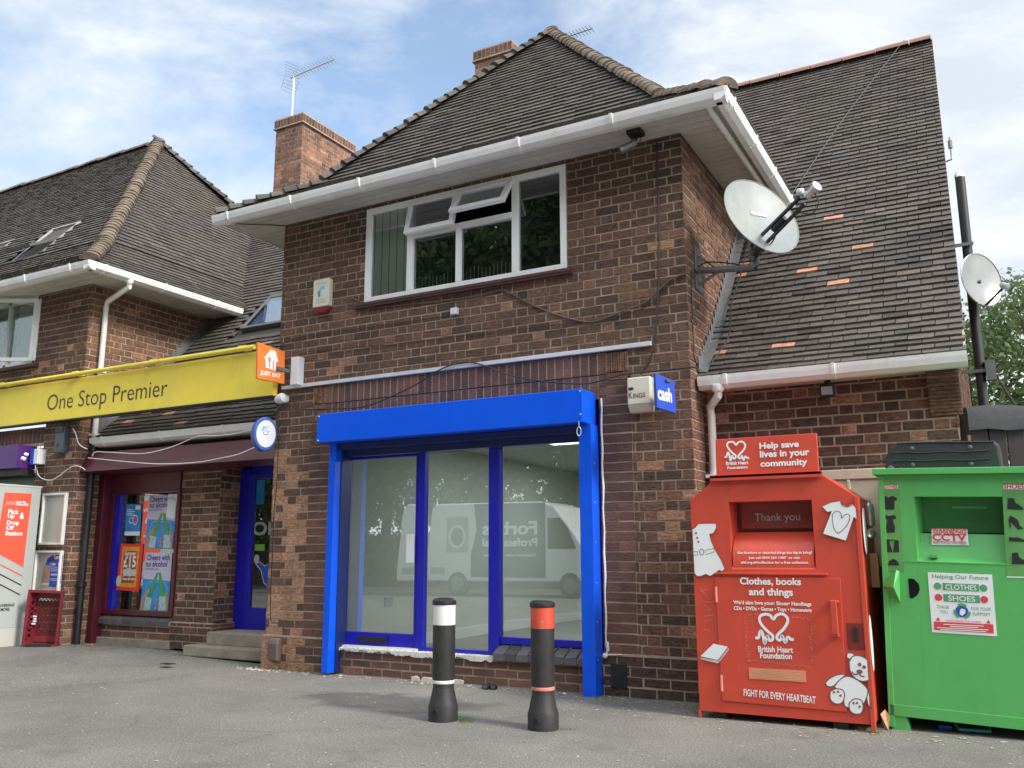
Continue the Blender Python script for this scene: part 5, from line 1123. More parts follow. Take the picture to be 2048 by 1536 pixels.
# parcel kiosk
a = thing('parcel_kiosk', (-4.25, -.8, .06), 'tall grey parcel locker with a coral panel standing against the left wall', 'parcel kiosk')
KX = -3.90; w = MB(); w.box(-4.55, KX, -1.75, -.165, .30, 2.06); w.build('cabinet', 'kiosk', a, bevel=.006)
w = MB(); w.box(-4.56, KX+.004, -1.76, -.155, .07, .30); w.build('base', 'kiosk_base', a, bevel=.005)
w = MB(); w.box(-4.56, KX+.005, -1.76, -.155, 2.06, 2.085); w.build('lid', 'kiosk_base', a, bevel=.004)
FK = FX(KX+.001)
def kp(s): return [FK.uv(x/4.045, 920+y/4.045) for x, y in s]
w = MB(); flat(w, FK, list(reversed(kp([(38, 262), (257, 272), (188, 865), (-40, 745)])))); w.build('coral_panel', 'coral', a)
w = MB(); stroke(w, FK, kp([(-60, 815), (180, 937)]), .012, .004); w.build('stripe', 'coral', a)
w = MB(); stroke(w, FK, kp([(-60, 893), (172, 1013)]), .012, .004); w.build('stripe', 'black_decal', a)
w = MB(); stroke(w, FK, kp([(-60, 975), (160, 1090)]), .012, .004); w.build('stripe', 'black_decal', a)
def ktext(s, x0, y0, x1, h):
    p, q = kp([(x0, y0), (x1, y0)]); lettering('lettering', s, FK, p[0], p[1], q[0]-p[0], h, 'sign_white', a, off=.035, lift=.007)
for s, x0, y0, x1, h in (('PARCEL', 128, 352, 208, .033), ('PENDING', 125, 368, 228, .033), ('Pick', 62, 437, 150, .060), ('Up', 56, 478, 112, .066), ('&', 155, 478, 190, .085), ('Drop', 50, 533, 150, .070), ('Off', 45, 566, 108, .056), ('Station', 38, 610, 178, .056)): ktext(s, x0, y0, x1, h)
w = MB()
for k in range(4): stroke(w, FK, kp([(45+k*20, 362), (62+k*20, 335)]), .006, .007)
w.build('slashes', 'sign_white', a)
for s, x0, y0, x1 in (('DELIVERING', -55, 1192, 114), ('MORE.', 0, 1222, 76)):
    p, q = kp([(x0, y0), (x1, y0)]); lettering('lettering', s, FK, p[0], p[1], q[0]-p[0], .035, 'black_decal', a, off=.02, lift=.004, shear=.2)
# red shopping basket leaning on end
a = thing('shopping_basket', (-3.6, -.25, .07), 'dark red plastic shopping basket stood on end against the kiosk and notice cases', 'basket')
FB = Fr((-3.70, -.34, .10), (math.cos(.6), math.sin(.6), -.05), (.05, .0, 1)); BW, BH, BD = .40, .66, .15
w = MB(); rows = 10; cols = 6
for j in range(rows):
    for i in range(cols):
        u0 = .07+i*(BW-.14)/cols; v0 = .10+j*(BH-.2)/rows; du = (BW-.14)/cols; dv = (BH-.2)/rows
        for (p, q) in (((u0, v0), (u0+du, v0+dv)), ((u0+du, v0), (u0, v0+dv))):
            pv = Vector(q)-Vector(p); n_ = Vector((-pv.y, pv.x)).normalized()*.0038
            A = [Vector(p)+n_, Vector(p)-n_, Vector(q)-n_, Vector(q)+n_]; w.prism(FB, [(x.x, x.y) for x in reversed(A)], -BD, -BD+.008)
w.fbox(FB, 0.035, .07, .03, BH-.02, -BD, -BD+.01); w.fbox(FB, BW-.07, BW-.035, .03, BH-.02, -BD, -BD+.01); w.fbox(FB, .07, BW-.07, .03, .10, -BD, -BD+.01); w.fbox(FB, .07, BW-.07, BH-.1, BH-.02, -BD, -BD+.01)
w.build('base_mesh', 'basket', a)
w = MB()
def side_bar(u_in, u_out, v0, v1, w0, w1):
    f = lambda wv: u_out+(u_in-u_out)*(-wv/BD)
    t = .008; P = [FB.pt(f(wv)+du, v, wv) for wv in (w0, w1) for du in (0, t) for v in (v0, v1)]
    w.add(P, [(0, 1, 3, 2), (4, 6, 7, 5), (0, 2, 6, 4), (1, 5, 7, 3), (0, 4, 5, 1), (2, 3, 7, 6)])
for ui, uo in ((.055, 0), (BW-.063, BW-.008)):
    side_bar(ui, uo, 0, .06, -BD, 0); side_bar(ui, uo, BH-.12, BH, -BD, 0); side_bar(ui, uo, .06, BH-.12, -.045, 0); side_bar(ui, uo, .06, BH-.12, -BD, -BD+.05)
    k = .06
    while k < BH-.14: side_bar(ui, uo, k, k+.028, -BD, 0); k += .066
w.fbox(FB, 0, BW, 0, .012, -BD, 0); w.fbox(FB, 0, BW, BH-.012, BH, -BD, 0)
w.build('side', 'basket', a)
w = MB()
for q in ((-.015, BW+.015, -.015, .02), (-.015, BW+.015, BH-.02, BH+.015), (-.015, .02, .02, BH-.02), (BW-.02, BW+.015, .02, BH-.02)): w.fbox(FB, q[0], q[1], q[2], q[3], -.005, .012)
w.build('rim', 'basket', a, bevel=.004)
w = MB(); w.fbox(FB, .05, BW-.06, -.02, .02, .0, .05); w.build('handle', 'black', a, bevel=.005)
w = MB()
for (u_, v_, ww, hh) in ((.045, .33, .05, .02), (.06, .30, .035, .02), (.055, .27, .045, .02), (.04, .24, .05, .02)): w.fbox(FB, u_-.01, u_+ww-.01, v_, v_+hh, -BD+.05, -BD+.056)
w.build('white_mark', 'sign_white', a)
# ================================================================ BOLLARDS
def bollard(loc, band, label, matn):
    a = thing('bollard', loc, label, 'bollard', 'bollards outside the empty shop'); x, y, z = loc
    w = MB(); w.lathe((x, y, z), [(.095, -.01), (.109, 0), (.109, .105), (.101, .125), (.080, .225), (.078, .235), (.078, .262)], 40); w.lathe((x, y-.107, z+.07), [(.002, 0), (.022, .0), (.022, .006), (.016, .007), (.016, .003)], 16, axis=(0, -1, 0)); w.build('foot', 'rubber', a, smooth=True)
    w = MB(); w.lathe((x, y, z), [(.0815, .262), (.0825, .264), (.0825, .284), (.0815, .286)], 40); w.build('lower_band', 'scuff' if matn == 'red_band' else 'band_white', a, smooth=True)
    w = MB(); w.lathe((x, y, z), [(.078, .286), (.083, .290), (.084, .30), (.084, .68), (.079, .682)], 40); w.build('post', 'rubber', a, smooth=True)
    w = MB(); w.lathe((x, y, z), [(.079, .68), (.0845, .681), (.0845, .825), (.079, .826)], 40); w.build('upper_band', matn, a, smooth=True)
    w = MB(); w.lathe((x, y, z), [(.07, .826), (.089, .828), (.091, .836), (.089, .858), (.07, .872), (.03, .878), (.002, .879)], 40); w.build('cap', 'black', a, smooth=True)
    return a
M['band_white'] = mat('white_reflective', (.72, .73, .70), .4, var=.05, dirt=.15, dcol=(.55, .55, .5), grime_scale=12)
bollard((3.375, -1.65, 0), 0, 'black bollard with a white band, the left of the pair', 'band_white')
bollard((4.175, -1.60, 0), 0, 'black bollard with a scuffed red band, the right of the pair', 'red_band')
# ================================================================ RED CLOTHES BANK
a = thing('clothing_bank', (5.6, -.3, 0), 'red charity clothing bank with white heart, dress and teddy graphics', 'clothing bank')
BY = -.66; FB_ = FY(BY)
OUT = [(5.01, .05), (6.225, .05), (6.215, 1.60), (5.99, 1.765), (5.20, 1.765), (5.00, 1.605)]
hole = (5.30, 5.91, 1.085, 1.585)
w = MB()
def fp(pts, w1=0.0): w.prism(FB_, pts, -.004, w1)
fp([(5.01, .05), (5.30, .05), (5.30, 1.765), (5.20, 1.765), (5.00, 1.605)]); fp([(5.91, .05), (6.225, .05), (6.215, 1.60), (5.99, 1.765), (5.91, 1.765)])
fp([(5.30, .05), (5.91, .05), (5.91, 1.085), (5.30, 1.085)]); fp([(5.30, 1.585), (5.91, 1.585), (5.91, 1.765), (5.30, 1.765)])
n = len(OUT); D = .86
w.add([(x, BY, z) for x, z in OUT]+[(x, BY+D, z) for x, z in OUT], [(i, (i+1) % n, (i+1) % n+n, i+n) for i in range(n)]+[tuple(range(n, 2*n))])
w.box(6.205, 6.235, BY-.012, BY+.03, .0, 1.6); w.box(5.0, 5.02, BY-.004, BY+.02, 0.0, .05)
w.build('body', 'red', a, bevel=.004)
for x in (5.10, 5.95): w = MB(); w.box(x, x+.1, BY+.04, BY+.7, 0, .05); w.build('skid', 'black', a)
w = MB(); Fr1 = [(5.30, BY, 1.085), (5.91, BY, 1.085), (5.89, BY+.05, 1.20), (5.32, BY+.05, 1.20)]
w.add(Fr1, [(0, 1, 2, 3)])
P = [(x, y, z) for x in (5.31, 5.90) for y, z in ((BY+.005, 1.09), (BY+.005, 1.20), (BY+.06, 1.29), (BY+.16, 1.36))]
w.add(P, [(0, 1, 5, 4), (1, 2, 6, 5), (2, 3, 7, 6)]); w.add([(5.30, BY, 1.085), (5.30, BY, 1.585), (5.32, BY+.3, 1.585), (5.32, BY+.3, 1.085)], [(3, 2, 1, 0)]); w.add([(5.91, BY, 1.085), (5.91, BY, 1.585), (5.89, BY+.3, 1.585), (5.89, BY+.3, 1.085)], [(0, 1, 2, 3)])
w.add([(5.30, BY, 1.585), (5.91, BY, 1.585), (5.89, BY+.3, 1.585), (5.32, BY+.3, 1.585)], [(0, 1, 2, 3)])
w.build('chute', 'red', a, smooth=True)
w = MB(); w.box(5.31, 5.90, BY+.20, BY+.22, 1.30, 1.585); w.build('flap', 'red_dark', a)
w = MB(); w.box(5.35, 5.88, BY+.16, BY+.175, 1.385, 1.60); fl = w.build('thank_you_plate', 'red_dark', a, bevel=.003)
Ft = FY(BY+.158); letter_px('lettering', 'Thank you', Ft, (1510, 1047), (1601, 1047), .075, 'kiosk', a, off=.0, lift=.003)
# hood, header board, drip strips, door
w = MB(); w.box(5.17, 6.0, BY-.035, BY+.05, 1.765, 1.79); w.box(5.17, 6.0, BY-.035, BY-.02, 1.745, 1.79); w.build('hood', 'red', a, bevel=.004)
FHd = Fr((0, BY+.0, 1.79), (1, 0, 0), (0, .05, 1)); 
w = MB(); w.fbox(FHd, 5.215, 5.975, 0.0, .285, -.03, 0); w.build('header_board', 'red', a, bevel=.004)
w = MB(); w.box(5.17, 5.99, BY-.02, BY, 1.045, 1.06); w.build('drip_strip', 'red', a, bevel=.003)
w = MB(); q = [FB_.uv(*p) for p in ((1445, 1401), (1695, 1424), (1681, 1156), (1430, 1155))]
w.prism(FB_, q, 0, .010); dB = w.build('door', 'red', a, bevel=.003)
w = MB(); u, v = FB_.uv(1669, 1200); w.box(u-.03, u+.03, BY-.05, BY-.01, v-.02, v); w.box(u-.025, u+.02, BY-.055, BY-.035, v-.235, v); w.box(u-.025, u+.02, BY-.05, BY-.01, v-.25, v-.225); w.build('handle', 'red', dB, bevel=.006)
for (px, py) in ((1433, 1190), (1444, 1367)):
    u, v = FB_.uv(px, py); w = MB(); w.lathe((u, BY-.012, v-.055), [(.008, 0), (.010, .005), (.010, .11), (.008, .115)], 8); w.build('hinge', 'scuff', dB)
w = MB(); u, v = FB_.uv(1692, 1246); u2, v2 = FB_.uv(1732, 1301); w.fbox(FB_, u, u2, v2, v, .0, .002); w.build('lock_recess', 'red_dark', a)
w = MB(); w.fbox(FB_, u+.045, u+.075, v2+.06, v-.03, .002, .012); w.tube([FB_.pt(u+.05, v-.03, .01), FB_.pt(u+.06, v-.015, .01), FB_.pt(u+.075, v-.03, .01)], .003, 6); w.build('padlock', 'black', a, bevel=.003)
FBl = FY(BY-.0105); F5 = lambda s: [FBl.uv(1360+x/4.8, 840+y/4.8) for x, y in s]; F6 = lambda s: [FBl.uv(1360+x/4.388, 1130+y/4.388) for x, y in s]
def rv(p): return list(reversed(p))
def clampx(P, lo=5.012, hi=6.215): return [(min(max(x, lo), hi), y) for x, y in P]
w = MB(); DR = clampx(F5([(118, 1050), (145, 1035), (180, 995), (330, 992), (350, 1000), (350, 1035), (325, 1085), (285, 1095), (300, 1160), (340, 1250), (400, 1350), (432, 1430), (405, 1455), (380, 1440), (350, 1460), (325, 1480), (290, 1500), (250, 1480), (200, 1500), (165, 1500), (140, 1470), (125, 1280)]))
flat(w, FBl, rv(DR)); w.build('dress_graphic', 'decal_white', a)
w = MB(); stroke(w, FBl, DR, .005, .004, closed=True)
for cx_, cy_ in ((155, 1085), (167, 1130), (178, 1168)): flat(w, FBl, ell(*F5([(cx_, cy_)])[0], .008, .008, 12), .005)
stroke(w, FBl, clampx(F5([(128, 1265), (170, 1262), (172, 1295), (130, 1298)])), .004, .005); u, v = F5([(210, 1267)])[0]; stroke(w, FBl, ell(u, v, .017, .022, 18), .005, .005, closed=True)
stroke(w, FBl, F5([(245, 1252), (325, 1232), (332, 1265), (248, 1292)]), .004, .005, closed=True); w.build('dress_outline', 'decal_line', a)
TS = clampx(F5([(1365, 828), (1450, 790), (1540, 775), (1560, 810), (1600, 830), (1655, 805), (1700, 845), (1720, 960), (1672, 930), (1595, 1160), (1372, 1092), (1455, 875), (1415, 885), (1390, 860)]))
w = MB(); flat(w, FBl, rv(TS)); w.build('shirt_graphic', 'decal_white', a)
w = MB(); stroke(w, FBl, TS, .005, .004, closed=True); hb = smooth_pts([(x, y, 0) for x, y in F5([(1553, 945), (1540, 890), (1500, 875), (1468, 905), (1465, 970), (1480, 1040), (1512, 1085), (1560, 1060), (1610, 1000), (1632, 935), (1615, 905), (1580, 912), (1553, 945)])], 5)
stroke(w, FBl, [(p.x, p.y) for p in hb], .005, .005); stroke(w, FBl, [(p.x, p.y) for p in smooth_pts([(x, y, 0) for x, y in F5([(1542, 778), (1550, 810), (1590, 835), (1650, 820)])], 5)], .005, .005); w.build('shirt_outline', 'decal_line', a)
w = MB(); BKp = F6([(180, 800), (295, 690), (420, 718), (335, 835)]); flat(w, FBl, rv(BKp)); flat(w, FBl, rv(F6([(185, 812), (335, 842), (425, 728), (428, 745), (335, 862), (180, 825)])), .003); w.build('book_graphic', 'decal_white', a)
w = MB(); stroke(w, FBl, F6([(182, 808), (335, 838), (424, 722)]), .004, .005); stroke(w, FBl, F6([(184, 818), (335, 851), (427, 735)]), .003, .005); w.build('book_outline', 'decal_line', a)
def blob(w, pts, lift, line=None, F=FBl, clamp=True):
    P = [(p.x, p.y) for p in smooth_pts([(x, y, 0) for x, y in F6(pts+[pts[0]])], 5)][:-1]
    if clamp: P = clampx(P)
    flat(w, F, rv(P), lift); return P
w = MB(); wl = MB(); th_ = .007
for pts, lf in (([(1290, 1060), (1280, 1030), (1330, 985), (1400, 960), (1450, 965), (1400, 1010), (1350, 1060), (1310, 1068)], .003), ([(1500, 770), (1530, 785), (1520, 815), (1490, 825), (1465, 810), (1470, 775)], .003),
                ([(1355, 1070), (1400, 1010), (1470, 975), (1560, 1010), (1640, 1080), (1645, 1140), (1610, 1220), (1560, 1250), (1450, 1240), (1430, 1130)], .004),
                ([(1485, 850), (1520, 800), (1590, 800), (1655, 845), (1668, 930), (1670, 1000), (1600, 1020), (1530, 985), (1495, 930)], .006),
                ([(1660, 1085), (1690, 1110), (1695, 1200), (1690, 1262), (1655, 1230), (1640, 1170), (1650, 1120)], .003),
                ([(1320, 1110), (1370, 1085), (1430, 1100), (1445, 1150), (1420, 1210), (1360, 1215), (1320, 1175)], .007), ([(1485, 1215), (1530, 1175), (1590, 1185), (1608, 1240), (1590, 1300), (1530, 1305), (1490, 1270)], .007)):
    P = blob(w, pts, lf*.4); stroke(wl, FBl, P, th_, lf*.4+.0006, closed=True)
w.build('teddy_graphic', 'decal_white', a)
for cx_, cy_, r_ in ((1577, 872, .012), (1617, 895, .012), (1352, 1115, .008), (1388, 1112, .008), (1410, 1145, .008), (1525, 1212, .008), (1555, 1210, .008), (1578, 1242, .008)): flat(wl, FBl, ell(*F6([(cx_, cy_)])[0], r_, r_, 12), .0045)
u, v = F6([(1577, 935)])[0]; flat(wl, FBl, ell(u, v, .020, .014, 14), .0045)
stroke(wl, FBl, [(p.x, p.y) for p in smooth_pts([(x, y, 0) for x, y in F6([(1510, 935), (1530, 960), (1560, 955), (1575, 940), (1585, 970), (1620, 980)])], 4)], .009, .0048); wl.build('teddy_outline', 'decal_line', a)
def heart_logo(F, conv, ox, oy, sx, sy, wd, parent, lift=.004):
    """ox, oy offset; points drawn on the door logo grid"""
    H = [(662, 638), (690, 636), (705, 580), (725, 600), (745, 690), (765, 620), (785, 660), (810, 655), (815, 620), (780, 590), (730, 540), (700, 490), (705, 450), (745, 432), (790, 440), (820, 475), (850, 440), (900, 430), (940, 460), (945, 500), (915, 555), (870, 600), (850, 630), (860, 655), (885, 655), (897, 620), (925, 680), (945, 632), (975, 652), (1000, 652)]
    P = conv([(ox+(x-830)*sx, oy+(y-560)*sy) for x, y in H]); w = MB()
    stroke(w, F, [(p.x, p.y) for p in smooth_pts([(x, y, 0) for x, y in P], 5)], wd, lift); w.build('heart_logo', 'decal_white', parent)
heart_logo(FBl, F6, 830, 560, 1, 1, .020, dB)
FHl = Fr(FHd.pt(0, 0, .001), FHd.U, FHd.V); H5 = lambda s: [FHl.uv(1360+x/4.8, 840+y/4.8) for x, y in s]
heart_logo(FHl, H5, 546, 300, .70*1, .70, .014, a)
def t5(s, x0, y0, x1, h, F=FHl, conv=H5, par=a, m_='decal_white', off=.03, lift=.004):
    p, q = conv([(x0, y0), (x1, y0)]); lettering('lettering', s, F, p[0], p[1], q[0]-p[0], h, m_, par, off=off, lift=lift)
t5('British Heart', 443, 436, 658, .028); t5('Foundation', 456, 474, 652, .022)
t5('Help save', 765, 298, 1145, .062); t5('lives in your', 770, 382, 1248, .067); t5('community', 775, 470, 1228, .06)
def t6(s, x0, y0, x1, y1, h, par=dB, m_='decal_white', off=.03): 
    p = F6([(x0, y0)])[0]; q = F6([(x1, y1)])[0]; F = Fr(FBl.pt(p[0], p[1]), (q[0]-p[0], 0, q[1]-p[1]), None or (-(q[1]-p[1]), 0, q[0]-p[0])); lettering('lettering', s, F, 0, 0, math.hypot(q[0]-p[0], q[1]-p[1]), h, m_, par, off=off, lift=.004)
t6('Clothes, books', 528, 182, 1065, 190, .062); t6('and things', 608, 285, 995, 292, .070); t6("We'd also love your: Shoes• Handbags", 470, 352, 1155, 370, .036); t6('CDs • DVDs • Games • Toys • Homeware', 475, 404, 1157, 424, .036)
t6('British Heart', 688, 762, 995, 772, .042); t6('Foundation', 705, 818, 985, 828, .042); t6('FIGHT FOR EVERY HEARTBEAT', 560, 1148, 1193, 1218, .050, off=.02)
w = MB(); flat(w, FBl, rv(F6([(603, 900), (1103, 927), (1110, 1030), (610, 998)]))); w.build('label', 'decal_peach', dB)
w = MB()
for k in range(6): stroke(w, FBl, F6([(640+k*9 % 25, 915+k*14), (1070-k*13 % 40, 938+k*14)]), .004, .005)
w.build('label_print', mat('pale_peach', (.75, .40, .25), .6), dB)
w = MB(); rnd2 = random.Random(5)
for (x0, y0, x1, y1) in ((560, 460, 590, 430), (590, 430, 700, 430), (950, 455, 1090, 465), (1110, 470, 1150, 500), (1145, 500, 1155, 600), (1140, 620, 1160, 860), (570, 470, 580, 600), (575, 620, 590, 820), (585, 835, 800, 850), (780, 845, 1000, 885), (1000, 880, 1130, 890)):
    nn = max(3, int(math.hypot(x1-x0, y1-y0)/9))
    for i in range(nn):
        if rnd2.random() < .25: continue
        t = i/nn; cx_ = x0+(x1-x0)*t+rnd2.uniform(-9, 9); cy_ = y0+(y1-y0)*t+rnd2.uniform(-9, 9); flat(w, FBl, rv(F6([(cx_, cy_), (cx_+rnd2.uniform(5, 14), cy_+rnd2.uniform(-3, 3)), (cx_+rnd2.uniform(5, 12), cy_+rnd2.uniform(4, 11)), (cx_-2, cy_+rnd2.uniform(4, 9))])), .002)
w.build('scuffs', 'scuff', dB)
w = MB()
for k in range(46):
    zx, zy = rnd2.choice([(rnd2.gauss(180, 60), rnd2.gauss(780, 40)), (rnd2.gauss(1240, 60), rnd2.gauss(680, 20)), (rnd2.gauss(1450, 70), rnd2.gauss(1230, 45)), (rnd2.gauss(360, 15), rnd2.gauss(950, 60))])
    if 1365 < zx and zy < 1150 : continue
    s = rnd2.uniform(2, 7); P = F5([(zx, zy), (zx+s, zy+rnd2.uniform(-3, 3)), (zx+s*.6, zy+s*rnd2.uniform(.4, 1.4)), (zx-s*.4, zy+s*.5)])
    if min(p[0] for p in P) < 5.02 or max(p[0] for p in P) > 6.19: continue
    flat(w, FBl, rv(P), -.0085+.001)
for q in ((180, 200, 240, 280), (230, 215, 180, 230), (200, 320, 280, 330), (215, 350, 275, 400), (275, 390, 215, 400), (215, 450, 280, 440), (215, 495, 280, 480), (210, 560, 275, 590), (240, 450, 300, 440)):
    stroke(w, FBl, F6([(q[0]-5, q[1]), (q[2]-5, q[3])]), .004, -.0085+.001)
w.build('scuffs', 'scuff', a)
tm = (('Got furniture or electrical things too big to bring?', 553, 1292, 1270), ('Just call 0844 334 1400* or visit', 660, 1340, 1155), ('bhf.org.uk/collection for a free collection.', 588, 1385, 1240))
Fch = FY(BY+.001); Fcv = lambda s: [Fch.uv(1360+x/4.8, 840+y/4.8) for x, y in s]
for s, x0, y0, x1 in tm:
    p, q = Fcv([(x0, y0), (x1, y0)]); lettering('lettering', s, Fch, p[0], p[1], min(q[0], 5.895)-p[0], .024, 'decal_white', a, off=.03, lift=.004)
# side sticker on the right flank
w = MB(); FR = FX(6.222)
flat(w, FR, ell(BY+.22, 1.36, .09, .17, 24), .012); w.build('side_graphic', 'decal_white', a); w = MB(); flat(w, FR, ell(BY+.12, .58, .06, .19, 24), .012); w.build('side_graphic', 'decal_white', a)
# ================================================================ GREEN CLOTHES BANK
TH = math.radians(1.9); YW = math.radians(-1.2)
Ug = Vector((math.cos(TH)*math.cos(YW), math.sin(YW), -math.sin(TH))); Vg = Vector((math.sin(TH), 0, math.cos(TH))); Vg = (Vg-Ug*Vg.dot(Ug)).normalized()
GO = Vector((6.285, -.47, .0)); FGr = Fr(GO, Ug, Vg)
a = thing('clothing_bank', (6.9, -.1, 0), 'green clothes and shoes bank with black clothing stickers beside the red one', 'clothing bank')
w = MB(); GW = 1.30; GH = 1.76; gd = .95
ho = (.245, .925, 1.15, 1.605)
def gb(*q): w.fbox(FGr, *q)
gb(0.02, ho[0], .095, GH, -.004, 0); gb(ho[1], GW, .095, GH, -.004, 0); gb(ho[0], ho[1], .095, ho[2], -.004, 0); gb(ho[0], ho[1], ho[3], GH, -.004, 0)
gb(0.02, .025, .095, GH, -gd, 0); gb(GW-.005, GW, .095, GH, -gd, 0); gb(0.02, GW, .095, GH, -gd, -gd+.005); gb(0.02, GW, .095, .10, -gd, 0)
gb(0.012, .05, .0+.02, GH, -.03, .008); gb(0.02, GW, .095, .17, 0, .008)
w.build('body', 'green', a, bevel=.003)
w = MB(); gb(-.02, GW+.02, GH, GH+.035, -gd, .05); gb(-.02, GW+.02, GH-.0, GH+.045, .04, .052); w.build('lid', 'green', a, bevel=.004)
w = MB(); w.prism(FGr, [(.03, -.0), (.15, -.0), (.11, .14), (.02, .14)], -.1, -.0); w.build('leg', 'green', a, bevel=.003); w = MB(); w.prism(FGr, [(1.12, .03), (1.25, .03), (1.26, .14), (1.15, .14)], -.1, 0); w.build('leg', 'green', a, bevel=.003)
w = MB(); gb(ho[0]+.02, ho[1]-.02, ho[2]+.19, ho[3], -.22, -.20); w.build('flap', 'green_dark', a)
w = MB(); gb(.47, .69, ho[3]-.075, ho[3]-.055, -.199, -.19); w.build('flap_handle', 'green', a)
w = MB(); u0, u1, v0, v1 = ho
w.add([FGr.pt(u0, v0, 0), FGr.pt(u1, v0, 0), FGr.pt(u1, v0+.03, -.04), FGr.pt(u0, v0+.03, -.04), FGr.pt(u1, v0+.2, -.10), FGr.pt(u0, v0+.2, -.10)], [(0, 1, 2, 3), (3, 2, 4, 5)])
w.add([FGr.pt(u0, v0, 0), FGr.pt(u0, v1, 0), FGr.pt(u0+.03, v1, -.22), FGr.pt(u0+.03, v0, -.12)], [(3, 2, 1, 0)]); w.add([FGr.pt(u1, v0, 0), FGr.pt(u1, v1, 0), FGr.pt(u1-.03, v1, -.22), FGr.pt(u1-.03, v0, -.12)], [(0, 1, 2, 3)]); w.add([FGr.pt(u0, v1, 0), FGr.pt(u1, v1, 0), FGr.pt(u1, v1, -.22), FGr.pt(u0, v1, -.22)], [(0, 1, 2, 3)])
for uu in (u0+.08, u1-.13): w.fbox(FGr, uu, uu+.05, v0+.03, v0+.05, -.04, -.005)
w.build('chute', 'green', a)
w = MB(); w.add([FGr.pt(u0+.02, v0+.19, -.11), FGr.pt(u1-.02, v0+.19, -.11), FGr.pt(u1-.02, v0+.24, -.3), FGr.pt(u0+.02, v0+.24, -.3)], [(0, 1, 2, 3)]); w.build('slot', 'lens', a)
w = MB(); w.fbox(FGr, 0.02, GW, 1.147, 1.153, 0, .003); w.build('seam', 'green', a)
w = MB(); G7 = lambda s: [FGr.uv(1700+x/5.12, 860+y/5.12) for x, y in s]; G8 = lambda s: [FGr.uv(1700+x/4.152, 1130+y/4.152) for x, y in s]
A = G8([(385, 40)])[0]; B_ = G8([(270, 178)])[0]; C_ = G8([(378, 180)])[0]; D_ = G8([(420, 312)])[0]
w.add([FGr.pt(*A, .02), FGr.pt(*B_, .002), FGr.pt(*C_, .11), FGr.pt(*D_, .002), FGr.pt(A[0]+.02, A[1]-.01, .002)], [(0, 1, 2), (1, 3, 2), (0, 2, 4), (2, 3, 4)]); w.build('lock_shroud', 'green', a)
w = MB(); P = G8([(483, 112), (530, 115), (570, 155), (580, 205), (560, 250), (520, 278), (495, 272)]); flat(w, FGr, rv(P), .003); w.build('cut_out', 'lens', a)
w = MB()
flat(w, FGr, rv(G7([(288, 615), (505, 615), (555, 1450), (330, 1440)])), .002); w.build('sticker_strip', 'green_decal', a); w = MB(); flat(w, FGr, rv(G7([(1555, 540), (2000, 540), (2000, 1500), (1605, 1500)])), .002); w.build('sticker_strip', 'green_decal', a)
w = MB(); stroke(w, FGr, G7([(1605, 1505), (2000, 1512)]), .008, .004); w.build('sticker_edge', 'sign_white', a)
def poly7(s, lift=.005, conv=G7, mb=None): flat(mb, FGr, rv(conv(s)), lift)
w = MB()
poly7([(308, 690), (350, 675), (370, 678), (395, 695), (420, 678), (440, 676), (485, 700), (475, 725), (455, 720), (455, 815), (350, 815), (348, 720), (325, 728)], mb=w); w.build('clothing_sticker', 'black_decal', a); w = MB()
poly7([(345, 885), (370, 868), (390, 880), (420, 880), (445, 868), (472, 885), (470, 910), (440, 915), (445, 950), (462, 990), (458, 1050), (380, 1050), (370, 1000), (380, 955), (385, 915), (350, 910)], mb=w); w.build('clothing_sticker', 'black_decal', a); w = MB()
poly7([(355, 1130), (395, 1118), (430, 1230), (435, 1250), (358, 1248)], mb=w); poly7([(440, 1250), (445, 1230), (455, 1122), (500, 1132), (503, 1250)], mb=w); poly7([(400, 1118), (420, 1126), (445, 1116), (442, 1138), (420, 1132), (402, 1138)], mb=w); w.build('clothing_sticker', 'black_decal', a); w = MB()
poly7([(355, 1372), (395, 1372), (400, 1345), (440, 1318), (480, 1335), (500, 1372), (502, 1386), (355, 1382)], mb=w); w.build('clothing_sticker', 'black_decal', a); w = MB()
poly7([(1615, 698), (1678, 698), (1690, 740), (1740, 775), (1775, 800), (1770, 818), (1612, 810)], mb=w); w.build('clothing_sticker', 'black_decal', a); w = MB()
poly7([(1640, 875), (1665, 885), (1720, 920), (1735, 975), (1780, 1010), (1720, 1018), (1665, 960), (1648, 940), (1645, 1010), (1640, 1010), (1622, 920)], mb=w); w.build('clothing_sticker', 'black_decal', a); w = MB()
poly7([(1630, 1092), (1650, 1100), (1720, 1100), (1790, 1125), (1790, 1145), (1700, 1140), (1632, 1138)], mb=w); w.build('clothing_sticker', 'black_decal', a); w = MB()
poly7([(1660, 1258), (1720, 1255), (1730, 1300), (1790, 1340), (1785, 1375), (1658, 1372)], mb=w); w.build('clothing_sticker', 'black_decal', a); w = MB()
def t7(s, x0, y0, x1, y1, h, m_, conv=G7, off=.03, lift=.005):
    p = conv([(x0, y0)])[0]; q = conv([(x1, y1)])[0]; F = Fr(FGr.pt(p[0], p[1]), FGr.U*(q[0]-p[0])+FGr.V*(q[1]-p[1]), FGr.V*(q[0]-p[0])-FGr.U*(q[1]-p[1])); lettering('lettering', s, F, 0, 0, math.hypot(q[0]-p[0], q[1]-p[1]), h, m_, a, off=off, lift=lift)
w = MB(); 
for q in ([(292, 562), (492, 565), (492, 605), (292, 605)], [(1565, 560), (1790, 562), (1790, 608), (1568, 606)]): w = MB(); poly7(q, .0035, mb=w); w.build('name_backing', 'decal_white', a)
t7('CLOTHES', 300, 602, 488, 602, .030, 'sticker_red'); t7('SHOES', 1572, 602, 1785, 604, .033, 'sticker_red')
